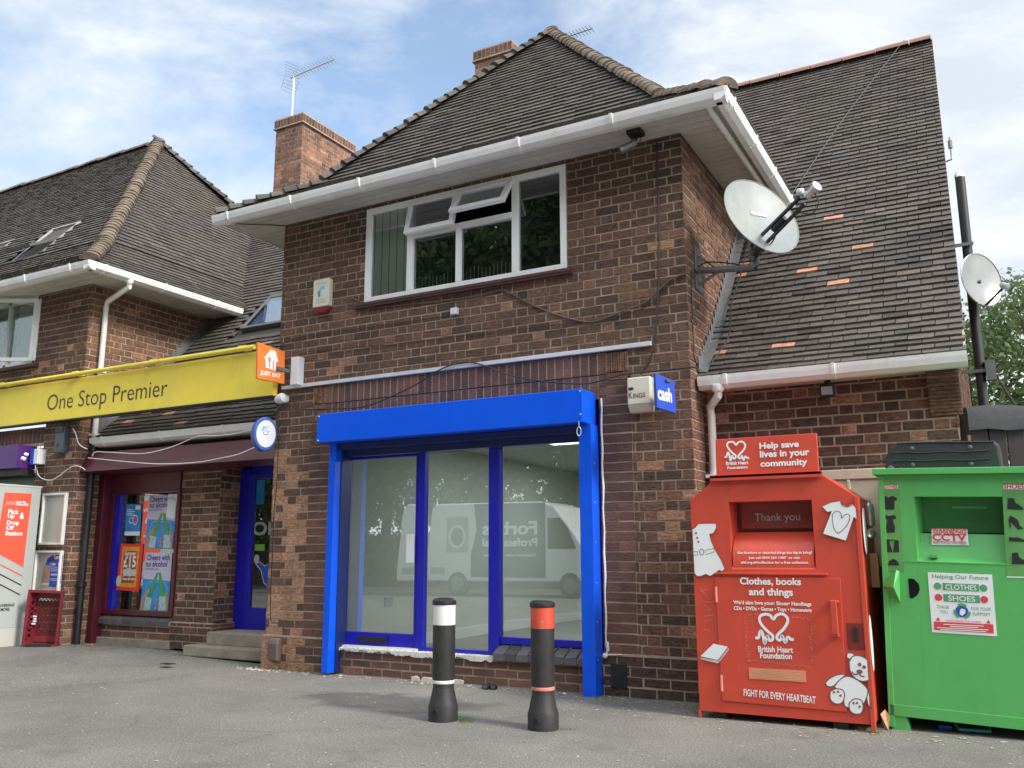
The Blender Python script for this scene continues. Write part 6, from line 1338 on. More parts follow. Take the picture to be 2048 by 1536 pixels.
# white information sheet
w = MB(); poly7([(645, 60), (1180, 80), (1222, 592), (682, 558)], .003, G8, w); w.build('information_sheet', 'decal_white', a)
def t8(*q, **k): t7(*q, conv=G8, **k)
t8('Helping Our Future', 683, 118, 1150, 135, .036, 'sticker_text_green', off=.01)
w = MB(); poly7([(768, 148), (1070, 160), (1073, 220), (770, 208)], .005, G8, w); poly7([(775, 240), (1076, 252), (1080, 316), (778, 302)], .005, G8, w)
for c_ in ((728, 175), (1108, 192)): u, v = G8([c_])[0]; flat(w, FGr, ell(u, v, .024, .024, 18), .005)
w.build('sheet_print', 'sticker_text_green', a)
w = MB(); poly7([(697, 468), (1190, 492), (1195, 567), (700, 538)], .005, G8, w)
for c_ in ((735, 268), (1115, 287)): u, v = G8([c_])[0]; flat(w, FGr, ell(u, v, .024, .024, 18), .005)
poly7([(732, 430), (750, 462), (712, 460)], .005, G8, w); poly7([(1150, 455), (1168, 485), (1132, 483)], .005, G8, w)
w.build('sheet_print', 'sticker_red', a)
t8('CLOTHES', 795, 203, 1052, 212, .036, 'decal_white', off=.01, lift=.007); t8('SHOES', 818, 297, 1042, 306, .036, 'decal_white', off=.01, lift=.007)
for s, q in (('THANK', (722, 360, 828, 364)), ('YOU', (748, 402, 812, 405)), ('FOR YOUR', (1010, 375, 1172, 382)), ('SUPPORT', (1020, 418, 1170, 427))): t8(s, *q, .022, 'sticker_text_green', off=0)
t8('WASTE PREVENTION SCHEME', 800, 470, 1092, 482, .012, 'sticker_red', off=0)
w = MB()
for k, (x0, x1) in enumerate(((775, 1110), (830, 1065), (722, 1150), (750, 1130))): stroke(w, FGr, G8([(x0, 488+k*15+(x0-697)*.04), (x1, 488+k*15+(x1-697)*.045)]), .005, .007)
w.build('sheet_print', 'decal_white', a)
u, v = G8([(930, 385)])[0]; w = MB(); flat(w, FGr, ell(u, v, .040, .040, 24), .005); w.build('globe', 'sign_blue', a)
w = MB()
for k in range(3):
    an = [math.radians(90+120*k+s_*10) for s_ in range(-4, 4)]; stroke(w, FGr, [(u+.044*math.cos(t), v+.044*math.sin(t)) for t in an], .018, .007)
w.build('recycling_arrows', 'sticker_text_green', a)
w = MB(); flat(w, FGr, [(u-.015, v-.02), (u+.0, v-.03), (u+.02, v-.01), (u+.022, v+.012), (u+.0, v+.02), (u-.012, v+.008)], .008); w.build('globe', 'decal_white', a)
# warning plate inside the chute
FWp = Fr(FGr.pt(0, 0, -.085), FGr.U, FGr.V); W7 = lambda s: [FWp.uv(1700+x/5.12, 860+y/5.12) for x, y in s]
w = MB(); P = W7([(838, 1012), (1202, 1018), (1218, 1182), (840, 1178)]); w.prism(FWp, rv(P), .010, .022); w.build('warning_plate', 'decal_white', a)
def tw_(s, x0, y, x1, h, m_):
    p, q = W7([(x0, y), (x1, y)]); lettering('lettering', s, FWp, p[0], p[1], q[0]-p[0], h, m_, a, off=.03, lift=.025)
tw_('WARNING!!!', 845, 1048, 1195, .030, 'sticker_red'); tw_('THIS BANK HAS', 848, 1073, 1195, .018, 'sticker_red'); tw_('CCTV', 848, 1132, 1195, .048, 'sticker_red'); tw_('24 HOUR CCTV IS RECORDING', 855, 1150, 1195, .010, 'sticker_red'); tw_('SMILE YOU ARE ON CAMERA', 858, 1165, 1200, .010, 'sticker_grey')
# suitcase lying on the green bank
a = thing('suitcase', (7.0, -.15, 1.80), 'black fabric suitcase lying on top of the green clothes bank', 'suitcase')
FSC = Fr(FGr.pt(.045, GH+.037, -.12), FGr.U, FGr.V)
SW, SHt, SD = .77, .205, .52
w = MB(); P = [(.0, .0), (SW, .0), (SW-.015, .17), (SW-.04, SHt), (.10, SHt+.012), (.04, SHt-.02), (.01, .10)]
w.prism(FSC, P, -SD, 0); sc_ = w.build('shell', 'fabric', a, bevel=.022)
w = MB()
for v_ in (.075, .135): w.tube(smooth_pts([FSC.pt(.06+.09*i, v_+.004*math.sin(i*2.1), .004) for i in range(8)], 3), .004, 6)
w.tube([FSC.pt(.09, SHt+.0, -.002), FSC.pt(.3, SHt+.003, .0), FSC.pt(SW-.05, SHt-.006, .0)], .007, 6); w.build('piping', 'fabric', a, smooth=True)
for uu in (.19, .57):
    for vv in (.045, .165): w = MB(); w.lathe(FSC.pt(uu, vv, .0), [(.0, .0), (.016, .001), (.011, .006), (.001, .008)], 12, axis=FSC.N); w.build('rivet', 'frame_grey', a, smooth=True)
w = MB(); w.prism(FSC, [(.01, 0), (.14, 0), (.10, .045), (.05, .055), (.015, .04)], 0, .012); w.build('corner_guard', 'black', a, bevel=.004)
w = MB(); w.lathe(FSC.pt(.045, .018, -.0), [(.005, 0), (.024, .002), (.024, .02), (.005, .024)], 16, axis=FSC.N); w.build('wheel', 'grey_metal', a, smooth=True)
w = MB(); w.tube([FSC.pt(-.005, .08, -.1), FSC.pt(-.04, .09, -.12), FSC.pt(-.04, .10, -.25), FSC.pt(-.005, .10, -.27)], .01, 6); w.build('handle', 'black', a, smooth=True)
# cream panel, and the things wedged between the banks
a = thing('plastic_panel', (6.0, .4, 0), 'cream moulded plastic panel standing on edge behind the clothes banks', 'panel')
w = MB(); w.box(5.3, 6.42, .36, .40, 0, 1.885)
for x in (5.38, 5.70, 6.02, 6.28): w.box(x, x+.03, .345, .36, .05, 1.80)
w.box(5.3, 6.42, .345, .36, 1.80, 1.885); w.build('sheet', 'cream', a, bevel=.01)
w = MB(); w.box(6.13, 6.45, .25, .34, 0, 1.10); w.box(6.15, 6.3, .2, .25, 0, .9); o = w.build('board', 'black', None, bevel=.01); tag(o, 'black board standing upright in the gap between the red and green banks', 'board')
w = MB(); c_ = (6.245, -.30, 0)
w.lathe((6.245, -.2, 1.40), [(.005, 0), (.034, .005), (.036, .02), (.036, .14), (.028, .165), (.012, .175), (.012, .20), (.004, .203)], 20); o = w.build('spray_can', 'steel', None, smooth=True); tag(o, 'silver can wedged upright in the gap between the two banks', 'can')
w = MB(); w.lathe((6.245, -.22, 1.345), [(.004, -.05), (.036, -.045), (.038, .02), (.030, .03), (.02, .022), (.002, .02)], 20, axis=(.0, -1, .1)); o = w.build('torch', 'steel', None, smooth=True); tag(o, 'round silver lamp end poking out under the can between the banks', 'torch')
w = MB(); w.box(6.22, 6.28, -.2, -.12, .95, 1.2); o = w.build('timber_offcut', 'wood', None, bevel=.004); tag(o, 'short brown timber offcut wedged between the red and green banks', 'timber')
# black lamp under the wing soffit
a = thing('floodlight', (5.93, .33, 2.6), 'small black floodlight under the eave above the red clothes bank', 'floodlight')
w = MB(); w.box(5.865, 5.985, .30, .36, 2.50, 2.60); w.box(5.90, 5.95, .34, .37, 2.6, 2.66); w.build('case', 'black', a, bevel=.006)
w = MB(); w.box(5.88, 5.97, .294, .299, 2.515, 2.585); w.build('lens', 'steel', a)
# ================================================================ DISHES, FLUE, AERIALS, CAMERA
a = thing('satellite_dish', (4.84, .35, 3.8), 'large grey satellite dish with a long twin arm bolted to the flank wall', 'satellite dish')
w = MB(); w.fbox(FX(WX), .27, .45, 3.60, 4.02, 0, .012); w.build('wall_plate', 'grey_metal', a, bevel=.003)
AX, AZ = 5.40, 3.745; AYd = .30
w = MB(); w.tube([(WX+.01, .35, 3.80), (5.0, .34, 3.77), (AX-.04, AYd, AZ-.01), (AX, AYd, AZ+.02), (AX+.005, AYd, AZ+.16)], .030, 14)
w.tube([(WX+.01, .36, 3.66), (5.06, .34, 3.76)], .014, 6); w.tube([(WX+.01, .36, 3.95), (5.02, .34, 3.79)], .012, 6); w.build('wall_arm', 'grey_metal', a, smooth=True)
DC = onp = None
def at_y(px, py, y): u, v = FY(y).uv(px, py); return Vector((u, y, v))
Dc = at_y(1524, 431, .20); DnV = Vector((.62, -.66, .42)).normalized()
# dish axes: normal leans up and right, long axis falls to the right
_view = (Dc-CAM_P).normalized()
def dish(center, nrm, ra, rb, rot, parent, matn, name='reflector', depth=.07):
    A = nrm.normalized(); X = A.cross(Vector((0, 0, 1))).normalized(); Y = X.cross(A); X, Y = X*math.cos(rot)+Y*math.sin(rot), -X*math.sin(rot)+Y*math.cos(rot)
    mb = MB(); R, S_ = 10, 48; V = []
    for side in (0, 1):
        for i in range(R+1):
            t = i/R
            for k in range(S_): an = 2*math.pi*k/S_; V.append(center+X*ra*t*math.cos(an)+Y*rb*t*math.sin(an)+A*(depth*(t*t-1)-.008*side))
    o_ = (R+1)*S_; fs = []
    for i in range(R):
        for k in range(S_):
            a_, b_, c2, d_ = i*S_+k, i*S_+(k+1) % S_, (i+1)*S_+(k+1) % S_, (i+1)*S_+k; fs += [(a_, d_, c2, b_), (a_+o_, b_+o_, c2+o_, d_+o_)]
    fs += [(R*S_+k, R*S_+(k+1) % S_, o_+R*S_+(k+1) % S_, o_+R*S_+k) for k in range(S_)]
    mb.add(V, fs); q = mb.build(name, matn, parent, smooth=True, sharp=60)
    mb = MB(); mb.tube([center+X*ra*math.cos(t)+Y*rb*math.sin(t)-A*.002 for t in [2*math.pi*k/48 for k in range(49)]], .006, 6); mb.build('rim', matn, q, smooth=True)
    return A, X, Y
def azel(az, el): a_ = math.radians(az); e_ = math.radians(el); return Vector((math.sin(a_)*math.cos(e_), -math.cos(a_)*math.cos(e_), math.sin(e_)))
A_, X_, Y_ = dish(Vector((5.494, .20, 4.164)), azel(52, 20), .385, .415, 0, a, 'dish')
FDd = Fr(Vector((5.494, .20, 4.164))+A_*(-.060), -X_ if False else X_, Y_)
if FDd.N.dot(A_) < 0: FDd = Fr(FDd.O, -X_, Y_)
lettering('lettering', 'HUGHES', FDd, -.05, .05, .17, .035, 'sign_white', a, off=.02, lift=.006)
LNB = Vector((5.985, -.15, 4.16)); B0 = Vector((5.37, .27, 3.87))
w = MB(); side_ = (LNB-B0).cross(Vector((.3, .2, 1))).normalized(); upn = side_.cross((LNB-B0)).normalized()
for s_, o2 in ((1, .03), (-1, -.03)):
    b_ = B0+upn*o2*1.6+side_*.02*s_; e_ = B0+(LNB-B0)*.86+upn*o2*1.1+side_*.02*s_
    d_ = (e_-b_).normalized(); x_ = side_*.011; y_ = upn*.016
    P = [b_+x_+y_, b_-x_+y_, b_-x_-y_, b_+x_-y_, e_+x_+y_, e_-x_+y_, e_-x_-y_, e_+x_-y_]; w.add(P, [(0, 1, 2, 3), (7, 6, 5, 4), (0, 4, 5, 1), (1, 5, 6, 2), (2, 6, 7, 3), (3, 7, 4, 0)])
w.build('feed_arm', 'black', a)
w = MB(); w.tube([B0-upn*.09, B0+upn*.07], .028, 10); w.tube([B0+Vector((0, 0, -.02)), Vector((5.44, .24, 4.0))-A_*.1, Vector((5.47, .21, 4.12))-A_*.08], .03, 8); w.build('back_bracket', 'grey_metal', a, smooth=True)
w = MB()
m0 = B0+(LNB-B0)*.45; w.tube([m0-(LNB-B0).normalized()*.06, m0+(LNB-B0).normalized()*.10], .026, 6); w.build('transmitter', 'black_pipe', a)
w = MB(); w.lathe(LNB, [(.01, -.07), (.035, -.06), (.035, .02), (.048, .03), (.05, .07), (.02, .085)], 14, axis=(LNB-B0)); w.lathe(LNB+Vector((-.07, .02, .02)), [(.008, 0), (.03, .01), (.032, .05), (.012, .06)], 12, axis=(-.7, .4, .2)); w.build('feed_horn', 'steel', a, smooth=True)
w = MB(); w.tube(smooth_pts([LNB+Vector((.02, 0, -.02)), LNB+Vector((.05, .0, -.10)), LNB+Vector((-.0, .02, -.18)), LNB+Vector((-.1, .05, -.16))], 5), .005, 6); w.tube(smooth_pts([m0, m0+Vector((-.06, .05, -.12)), B0+Vector((.02, 0, -.08)), (AX, AYd, AZ-.03), (5.2, .32, AZ+.05), (4.95, .34, 3.86), (WX, .34, 3.82)], 5), .007, 6); w.build('cable', 'black', a, smooth=True)
# flue with the small dish
a = thing('flue_pipe', (7.07, 1.5, 0), 'tall black flue pipe rising beside the gable end of the wing', 'pipe')
w = MB(); w.tube([(7.075, 1.5, .5), (7.075, 1.5, 4.70)], .043, 16); w.lathe((7.075, 1.5, 2.78), [(.043, 0), (.055, .01), (.055, .06), (.043, .07)], 16); w.build('pipe', 'black', a, smooth=True)
w = MB(); w.lathe((7.075, 1.5, 4.69), [(.045, 0), (.045, .03), (.03, .055), (.002, .06)], 16); w.build('cowl', 'steel', a, smooth=True)
w = MB(); w.box(6.93, 7.13, 1.44, 1.46, 2.80, 2.83); w.box(6.93, 7.13, 1.44, 1.46, 4.0, 4.03); w.box(7.12, 7.2, 1.42, 1.5, 2.72, 2.9); w.build('wall_clip', 'grey_metal', a)
a = thing('satellite_dish', (7.1, 1.3, 3.6), 'small reflective satellite dish in front of the black flue pipe', 'satellite dish')
A_, X_, Y_ = dish(Vector((7.165, 1.30, 3.615)), azel(48, 4), .232, .25, 0, a, 'dish_dark', depth=.035)
w = MB(); w.tube([Vector((7.1, 1.40, 3.55)), Vector((7.165, 1.3, 3.615))-A_*.03], .02, 8); w.build('bracket', 'black', a)
e_ = at_y(2010, 572, 1.0); w = MB(); w.tube([Vector((7.165, 1.30, 3.615))-Y_*.24*(1 if Y_.z > 0 else -1), e_], .011, 8); w.build('feed_arm', 'black', a)
w = MB(); w.lathe(e_, [(.01, -.03), (.028, -.025), (.028, .03), (.015, .05)], 14, axis=(-.6, .6, .5)); w.build('feed_horn', 'kiosk', a, smooth=True)
w = MB(); q_ = at_y(1902, 305, 2.8); w.tube([(6.93, 2.8, q_.z-.1), q_+Vector((0, 0, -.08)), q_, q_+Vector((0, 0, .18))], .010, 6); w.tube([q_+Vector((0, 0, .05)), q_+Vector((0, 0, .14))], .022, 8); o = w.build('wind_sensor', 'grey_metal', None); tag(o, 'tiny grey mast poking out past the verge of the wing roof', 'mast')
# television aerials
def aerial(base, top, direction, label, n=14, lng=.95, reflector=True, el=.02, matn='steel'):
    a = thing('tv_aerial', base, label, 'aerial'); base = Vector(base); top = Vector(top); D = Vector(direction).normalized(); S_ = D.cross(Vector((0, 0, 1))).normalized(); Uz = S_.cross(D)
    w = MB(); w.tube([base, top], .019, 8); w.build('mast', 'steel', a, smooth=True)
    w = MB(); w.tube([top-D*.12, top+D*lng], .010, 6); w.build('boom', 'grey_metal', a)
    w = MB()
    for i in range(n):
        p = top+D*(.10+(lng-.12)*i/(n-1)); l = .10 if reflector else .13
        if reflector:
            for sx in (-1, 1):
                w.tube([p, p+S_*l*sx+Uz*.05], .005, 4); w.tube([p, p+S_*l*sx*.9-Uz*.05], .005, 4)
        else: w.tube([p-S_*l, p+S_*l], .006, 4)
    w.build('directors', matn, a)
    if reflector:
        w = MB()
        for s_ in (-1, 1):
            b0 = top-D*.08+Uz*.03*s_
            for k in range(5): q = b0+Uz*s_*.07*k-D*.02*k; w.tube([q-S_*.17, q+S_*.17], .004, 4)
            for x in (-.17, .17): w.tube([b0+S_*x, b0+S_*x+Uz*s_*.28-D*.08], .004, 4)
        w.build('reflector', 'grey_metal', a)
    return a
bt = at_y(584, 232, 5.5); tp = at_y(588, 153, 5.5)
ae = at_y(668, 119, 5.1)
aerial((bt.x, 5.5, 9.90), (tp.x, 5.5, tp.z), (ae-tp), 'tv aerial with a mesh reflector on a mast above the left chimney', lng=(ae-tp).length)
e2 = at_y(1185, 57, 6.2); b2 = at_y(1128, 76, 6.2)
aerial((b2.x, 6.2, 8.0), (b2.x, 6.2, b2.z), (e2-b2), 'thin tv aerial just peeping over the top of the hipped roof', n=8, lng=(e2-b2).length, reflector=False, matn='grey_metal')
# camera under the eave
a = thing('security_camera', (4.49, -.23, 5.02), 'dark bullet security camera hanging from the soffit near the roof corner', 'camera')
w = MB(); w.box(4.42, 4.56, -.30, -.17, 4.985, 5.028); w.build('mount', 'black', a, bevel=.008)
w = MB(); w.tube([(4.50, -.24, 4.99), (4.495, -.25, 4.93), (4.46, -.27, 4.90)], .014, 8); w.tube(smooth_pts([(4.53, -.24, 4.98), (4.545, -.25, 4.93), (4.50, -.25, 4.88), (4.47, -.26, 4.89)], 5), .005, 6); w.build('bracket', 'black', a, smooth=True)
w = MB(); w.lathe((4.48, -.26, 4.90), [(.01, -.02), (.034, -.015), (.036, .11), (.040, .115), (.040, .145), (.034, .145), (.030, .13), (.002, .128)], 18, axis=(-.80, -.35, -.42)); w.build('body', 'grey_metal', a, smooth=True)
w = MB(); w.tube(smooth_pts([(-.50, -.38, 5.02), (-.3, -.30, 5.0), (-.15, -.15, 5.015), (.05, -.01, 5.01)], 5), .006, 6); o = w.build('cable', 'black', None, smooth=True); tag(o, 'short black cable under the soffit at the left corner of the hipped roof', 'cable')
# ================================================================ SHED, TREES
a = thing('shed', (7.0, .9, 0), 'dark brown boarded shed with a black felt roof at the far right', 'shed')
Fsd = Fr((6.96, .95, 0), (math.cos(math.radians(14)), math.sin(math.radians(14)), 0)); w = MB()
k = 0
while k < 20: w.fbox(Fsd, k*.135+.003, k*.135+.130, 0, 2.3, -.02, 0); k += 1
w.build('boarding', 'clad', a, bevel=.004)
w = MB(); V = []
nseg = 18
for i in range(nseg+1):
    u_ = -.02+2.72*i/nseg; zz = 2.42+.012*math.sin(i*1.3)
    V += [Fsd.pt(u_, 2.215+.012*math.sin(i*2.1), .035+.008*math.sin(i)), Fsd.pt(u_, zz-.05, .03+.012*math.cos(i*1.7)), Fsd.pt(u_, zz, .0), Fsd.pt(u_, zz+.06, -2.4)]
w.add(V, [(i*4+j, (i+1)*4+j, (i+1)*4+j+1, i*4+j+1) for i in range(nseg) for j in range(3)])
w.build('felt_roof', 'felt', a, smooth=True)
def make_tree(name, loc, clumps, n_leaf, leaf, matn, label, trunk_h, group=None, th=.16, seed=1, lm=None):
    rg = np.random.default_rng(seed); a = thing(name, loc, label, 'tree', group); L0 = Vector(loc)
    cs = [(np.array(c), r) for c, r in clumps]; tot = sum(r**2 for _, r in cs); w = MB()
    for c, r in cs:
        k = int(n_leaf*r*r/tot)
        d = rg.normal(size=(k, 3)); d /= np.linalg.norm(d, axis=1)[:, None]; rad = r*(rg.random(k)**.33)*(1+.28*np.sin(d[:, 0]*5+c[0])*np.cos(d[:, 2]*6+c[1]))
        P = c+d*rad[:, None]*np.array([1, 1, .8]); nr = d+rg.normal(size=(k, 3))*.6; nr /= np.linalg.norm(nr, axis=1)[:, None]
        t = np.cross(nr, rg.normal(size=(k, 3))); t /= np.linalg.norm(t, axis=1)[:, None]; b = np.cross(nr, t); s = leaf*(.6+.8*rg.random(k))[:, None]
        cl = rg.random()*.4
        for p, tt, bb, q in zip(P, t*s, b*s*.6, rg.random(k)): w.add([L0+Vector(p-tt), L0+Vector(p-bb*.9), L0+Vector(p+tt), L0+Vector(p+bb*.9)], [(0, 1, 2, 3)], 0, float(min(1, cl+q*.6)))
    w.build('crown', matn, a)
    w = MB(); top = Vector(loc)+Vector((0, 0, trunk_h)); w.tube([Vector(loc)+Vector((0, 0, -.1)), Vector(loc)+Vector((.05, 0, trunk_h*.5)), top], [th, th*.75, th*.5], 10)
    for c, r in cs: e = L0+Vector(c); w.tube([top-Vector((0, 0, .4)), (top+e)/2+Vector((0, 0, .1)), e], [th*.4, th*.25, th*.08], 6)
    w.build('trunk', 'trunk', a, smooth=True); return a
rt = random.Random(3)
make_tree('tree', (8.1, 12.0, 0), [((-.95, 0, 5.0), .8), ((-.3, -.3, 6.0), .75), ((.5, .2, 6.1), .8), ((1.3, 0, 4.5), 1.1), ((.4, .5, 3.4), 1.2), ((-1.1, .2, 3.4), 1.0), ((2.4, .1, 5.6), .9), ((2.2, 0, 3.6), 1.1), ((-1.6, .3, 2.6), .8)], 10500, .06, 'leaf_pale', 'pale green leafy tree behind the shed at the right edge', 2.6, seed=2)
make_tree('tree', (9.9, 17, 0), [((-2.6, 0, 6.4), 1.3), ((-1.4, 0, 4.5), 1.8), ((.5, 0, 5.5), 2.0), ((-3.2, 0, 4.6), 1.3), ((2, 0, 4), 1.8)], 13000, .09, 'leaf', 'darker tree standing further back behind the pale green one', 3.0, seed=4)
# trees, van and lamp post across the street: the shop windows mirror them
bases = [(-36, -31), (-29.5, -29), (-22, -31), (-16, -28.5), (-10, -30.5), (-4, -29), (2.5, -31), (9, -29), (-33, -25), (-26, -22), (-19.5, -24), (-13, -21.5), (-7, -24), (-1, -22), (6, -24), (14, -25), (22, -24)]
tree0 = None
for i, (x, y) in enumerate(bases):
    lab = ['leafy street tree across the road, seen only mirrored in the shop glass'][0]
    if tree0 is None or i == 3:
        cl = [((rt.uniform(-2.6, 2.6), rt.uniform(-2.2, 2.2), rt.uniform(3, 17)), rt.uniform(1.9, 2.8)) for _ in range(24)]
        t0_ = make_tree('street_tree', (x, y, 0), cl, 66000, .135, 'leaf', lab, 4.5, 'street trees across the road', .3, seed=10+i); tree0 = t0_; last_src = t0_
    else:
        t_ = last_src.copy(); COL.objects.link(t_); t_.location = (x, y, 0); t_.rotation_euler = (0, 0, i*1.3); s_ = 1+.12*math.sin(i*2.2); t_.scale = (s_, s_, s_)
        for ch in list(last_src.children): c2 = ch.copy(); COL.objects.link(c2); c2.parent = t_
a = thing('hedge', (-8, -21.5, 0), 'long clipped hedge under the street trees, seen mirrored in the shop glass', 'hedge'); rg = np.random.default_rng(8); w = MB(); k = 9000
P = np.stack([rg.uniform(-34, 22, k), -21.5+rg.uniform(-.7, .7, k), rg.random(k)**.6*1.9], 1)
for p in P:
    t = rg.normal(size=3)*.13; b = rg.normal(size=3)*.10; w.add([tuple(p-t), tuple(p-b), tuple(p+t), tuple(p+b)], [(0, 1, 2, 3)], 0, float(rg.random()))
w.build('foliage', 'leaf', a); w = MB(); w.box(-34, 22, -22, -21, 0, 1.5); w.build('stems', 'trunk', a)
a = thing('delivery_van', (-4.0, -15.4, 0), 'white and dark blue laundry van parked across the street, seen mirrored in the shop glass', 'van')
VY = -14.9; FV = Fr((-2.15, VY, 0), (-1, 0, 0)); FV.N = -FV.N if FV.N.y < 0 else FV.N     # side facing the shop
SL = [(.0, .45), (.05, .95), (.75, 1.25), (1.25, 1.95), (1.75, 2.55), (2.2, 2.68), (5.7, 2.70), (5.85, 2.55), (6.05, .85), (6.05, .42)]
w = MB(); w.prism(FV, SL, -1.95, 0); w.build('body', 'van_white', a, bevel=.05)
w = MB(); w.prism(FV, [(2.0, .55), (2.0, 2.64), (4.35, 2.66), (4.25, 1.9), (4.45, 1.2), (4.45, .55)], .002, .008); w.build('graphic_panel', 'van_blue', a)
w = MB(); w.prism(FV, [(1.05, 1.35), (1.32, 1.95), (1.55, 2.2), (1.93, 2.2), (1.93, 1.35)], .002, .01); w.build('side_window', 'lens', a)
w = MB(); w.fbox(FV, 4.55, 5.3, 1.25, 2.3, .002, .008); w.build('machine_graphic', 'sticker_grey', a)
w = MB(); flat(w, FV, ell(4.93, 1.72, .30, .34, 32), .012); w.build('drum_ring', 'steel', a); w = MB(); flat(w, FV, ell(4.93, 1.72, .22, .26, 32), .016); w.build('drum_door', 'grey_metal', a)
w = MB(); w.fbox(FV, 5.35, 5.85, .62, .82, .002, .008); w.build('badge', 'sticker_grey', a)
for cx_ in (1.25, 4.9):
    c = FV.pt(cx_, .36, -.22); w = MB(); w.lathe(c, [(.1, 0), (.33, 0), (.35, .03), (.35, .2), (.33, .23), (.1, .23)], 28, axis=(0, 1, 0)); wh = w.build('wheel', 'black', a, smooth=True)
    w = MB(); w.lathe(c, [(.01, .2), (.2, .2), (.21, .235), (.01, .24)], 20, axis=(0, 1, 0)); w.build('hub', 'grey_metal', wh, smooth=True)
for s, x0, x1, z, h in (('Forbes', 2.25, 4.05, 1.75, .38), ('Professional', 2.25, 4.05, 1.42, .24), ('Commercial Laundry & Dishwashing', 2.3, 4.0, 1.12, .10)):
    lettering('lettering', s, FV, x0, z, x1-x0, h, 'decal_white', a, off=.03, lift=.014)
a = thing('lamp_post', (-.5, -18, 0), 'grey street lamp across the road, seen mirrored in the shop glass', 'lamp post')
w = MB(); w.tube([(-.5, -18, 0), (-.5, -18, 7.5), (-.5, -17.2, 7.9)], [.09, .06, .05], 10); w.build('post', 'grey_metal', a, smooth=True); w = MB(); w.box(-.62, -.38, -17.3, -16.7, 7.85, 7.95); w.build('lantern', 'grey_metal', a, bevel=.02)
# ================================================================ GROUND LITTER
def slab(name, pts, z, th, matn, label, cat, F=None):
    w = MB(); Fz = Fr((0, 0, 0), (1, 0, 0), (0, 1, 0)); w.prism(Fz, pts, z, z+th); return tag(w.build(name, matn, None, bevel=.004), label, cat)
def gpx(px, py, z=0.0): Fz = Fr((0, 0, z), (1, 0, 0), (0, 1, 0)); return Fz.uv(px, py)
a0 = gpx(842, 1365); a1 = gpx(940, 1371)
w = MB(); Fpl = Fr((a0[0], a0[1], .0), (a1[0]-a0[0], a1[1]-a0[1], 0)); w.prism(Fpl, [(0, .0), (.44, .0), (.445, .035), (.42, .045), (.30, .048), (.28, .04), (.02, .052), (-.01, .02)], -.02, 0); o = w.build('broken_board', 'board_grey', None, bevel=.004); tag(o, 'long broken white board leaning on the low wall behind the left bollard', 'board')
b0 = gpx(822, 1362); w = MB(); Fpl = Fr((b0[0], b0[1], 0), (1, .2, 0)); w.prism(Fpl, [(0, 0), (.085, .0), (.08, .035), (.05, .05), (.0, .04)], -.02, 0); o = w.build('board_fragment', 'board_grey', None, bevel=.004); tag(o, 'small white board fragment left of the long broken board', 'board')
c0 = gpx(977, 1378); w = MB(); rg = np.random.default_rng(5)
for k in range(7): w.lathe((c0[0]+rg.uniform(-.05, .05), c0[1]+rg.uniform(-.02, .02), .0), [(.03, 0), (.04, .012), (.03, .03+.01*rg.random()), (.01, .045)], 8)
o = w.build('black_bag', 'lens', None, smooth=True); tag(o, 'crumpled black plastic scrap on the ground between the two bollards', 'scrap')
c0 = gpx(455, 1314, .03); w = MB(); w.add([(c0[0]-.03, c0[1], .055), (c0[0]+.03, c0[1]-.02, .05), (c0[0]+.04, c0[1]+.03, .09), (c0[0]-.02, c0[1]+.04, .085), (c0[0], c0[1]-.04, .075)], [(0, 1, 2, 3), (0, 4, 1)]); o = w.build('tissue', 'white', None); tag(o, 'crumpled white tissue on the ground in front of the concrete doorstep', 'tissue')
c0 = gpx(178, 1293, .06); o = slab('banana_skin', [(c0[0]-.06, c0[1]-.01), (c0[0]+.05, c0[1]-.015), (c0[0]+.06, c0[1]+.01), (c0[0]-.04, c0[1]+.012)], .075, .01, 'poster_orange', 'small yellow scrap on the ground by the foot of the black waste pipe', 'scrap')
c0 = gpx(335, 1329, .05); slab('drain_cover', [(c0[0]-.07, c0[1]-.05), (c0[0]+.07, c0[1]-.05), (c0[0]+.07, c0[1]+.05), (c0[0]-.07, c0[1]+.05)], .055, .006, 'black', 'small flat dark metal cover set in the asphalt at the left', 'cover')
w = MB(); Fg = Fr(gpx(1860, 1450)+(0,), (1, .1, 0)); 
def tubz(pts, r, name, matn, label, cat): w = MB(); w.tube([Vector(p) for p in pts], r, 6); return tag(w.build(name, matn, None, smooth=True), label, cat)
tubz([(6.60, -.36, .02), (6.68, -.34, .02)], .016, 'bottle_cap', 'sign_blue', 'small pale blue plastic cap under the front of the green bank', 'litter')
tubz([(6.70, -.32, .06), (6.73, -.38, .02), (6.92, -.36, .02), (6.91, -.34, .06)], .011, 'coat_hanger', 'teal', 'teal plastic coat hanger lying under the green clothes bank', 'hanger')
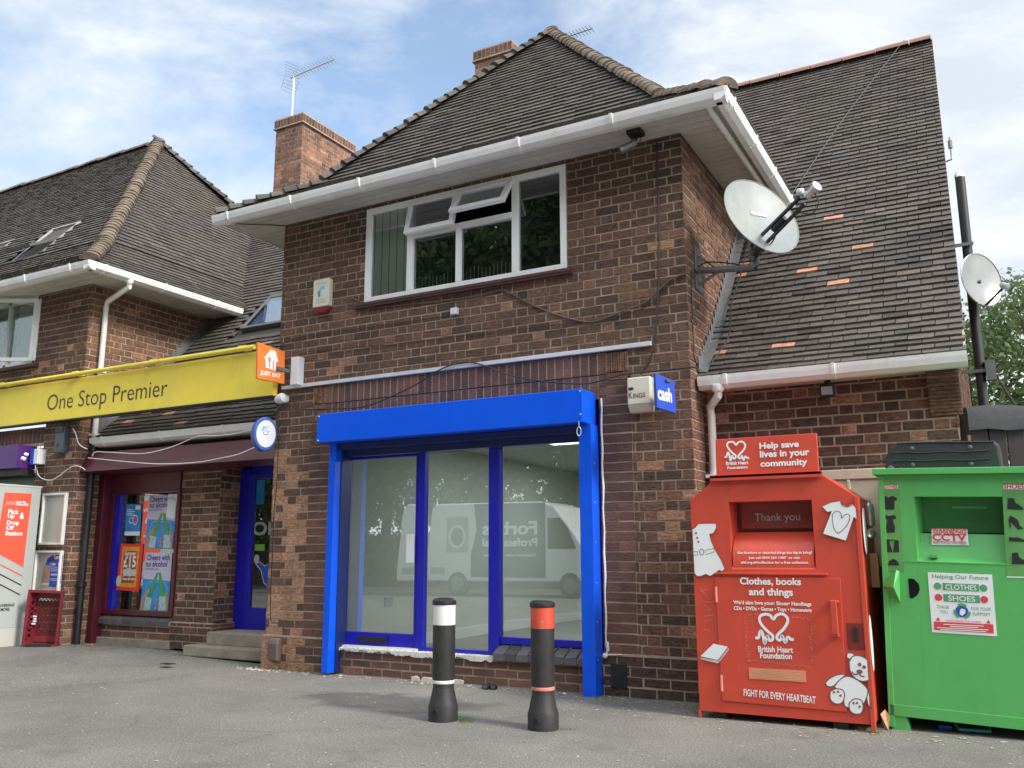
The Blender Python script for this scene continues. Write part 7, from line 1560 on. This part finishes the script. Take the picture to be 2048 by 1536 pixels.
w = MB(); w.add([(6.27, -.50, .0), (6.30, -.54, .0), (6.31, -.50, .09), (6.28, -.47, .13), (6.25, -.50, .10)], [(0, 1, 2, 3, 4)]); tag(w.build('paper_scrap', 'tan', None), 'torn tan paper scrap stuck at the left foot of the green bank', 'paper')
# fine litter and grit, uncountable
w = MB(); rg = np.random.default_rng(11)
for k in range(2300):
    if k < 520: x = rg.uniform(-3.4, 5.0); y = -.02-abs(rg.normal())*.13-(.06 if x > 0 else -.45)
    elif k < 640: x = rg.uniform(3.9, 7.4); y = -.55-abs(rg.normal())*.2
    else: x = rg.uniform(-6, 8); y = rg.uniform(-5.5, 0)
    s = rg.uniform(.0025, .008)*(1.4 if k < 640 else 1); an = rg.uniform(0, 6.3); e = rg.uniform(.5, 2.6); z = gz(x, y)+.003
    c, q = math.cos(an), math.sin(an); P = [(x+(u*c*e-v*q)*s, y+(u*q*e+v*c)*s, z+rg.uniform(0, .004)) for u, v in ((-1, -1), (1, -.7), (.8, 1), (-.7, .8))]
    w.add(P, [(0, 1, 2, 3)], 0, float(rg.random()))
tag(w.build('grit', 'litter', None), 'pale grit and chips scattered over the asphalt and along the foot of the walls', 'grit', kind='stuff')
w = MB()
for cx_, cy_, n_, h_ in ((3.53, -1.62, 60, .07), (4.95, -.50, 70, .06), (6.22, -.68, 40, .05), (4.33, -1.55, 20, .03), (4.05, -.2, 25, .04), (4.9, -.35, 40, .05)):
    for k in range(n_):
        x = cx_+rg.normal()*.045; y = cy_+rg.normal()*.03; h = h_*rg.uniform(.3, 1); dx, dy = rg.normal(size=2)*.03
        w.add([(x-.002, y, 0), (x+.002, y, 0), (x+dx, y+dy, h)], [(0, 1, 2)])
tag(w.build('weeds', 'weed', None), 'small weeds sprouting at the bollard feet and along the wall base', 'weeds', kind='stuff')
w = MB()
for k in range(110):
    x, y = (rg.normal()*.25-.2, -.12+rg.normal()*.05) if k < 70 else (rg.uniform(.2, 3.9), -.10+rg.normal()*.04)
    s = rg.uniform(.006, .02); w.lathe((x, y, 0), [(s, 0), (s*.8, s*.3), (s*.2, s*.5)], 5)
tag(w.build('mortar_rubble', 'mortar_pale', None), 'crumbled pale mortar along the foot of the left pier and low wall', 'rubble', kind='stuff')
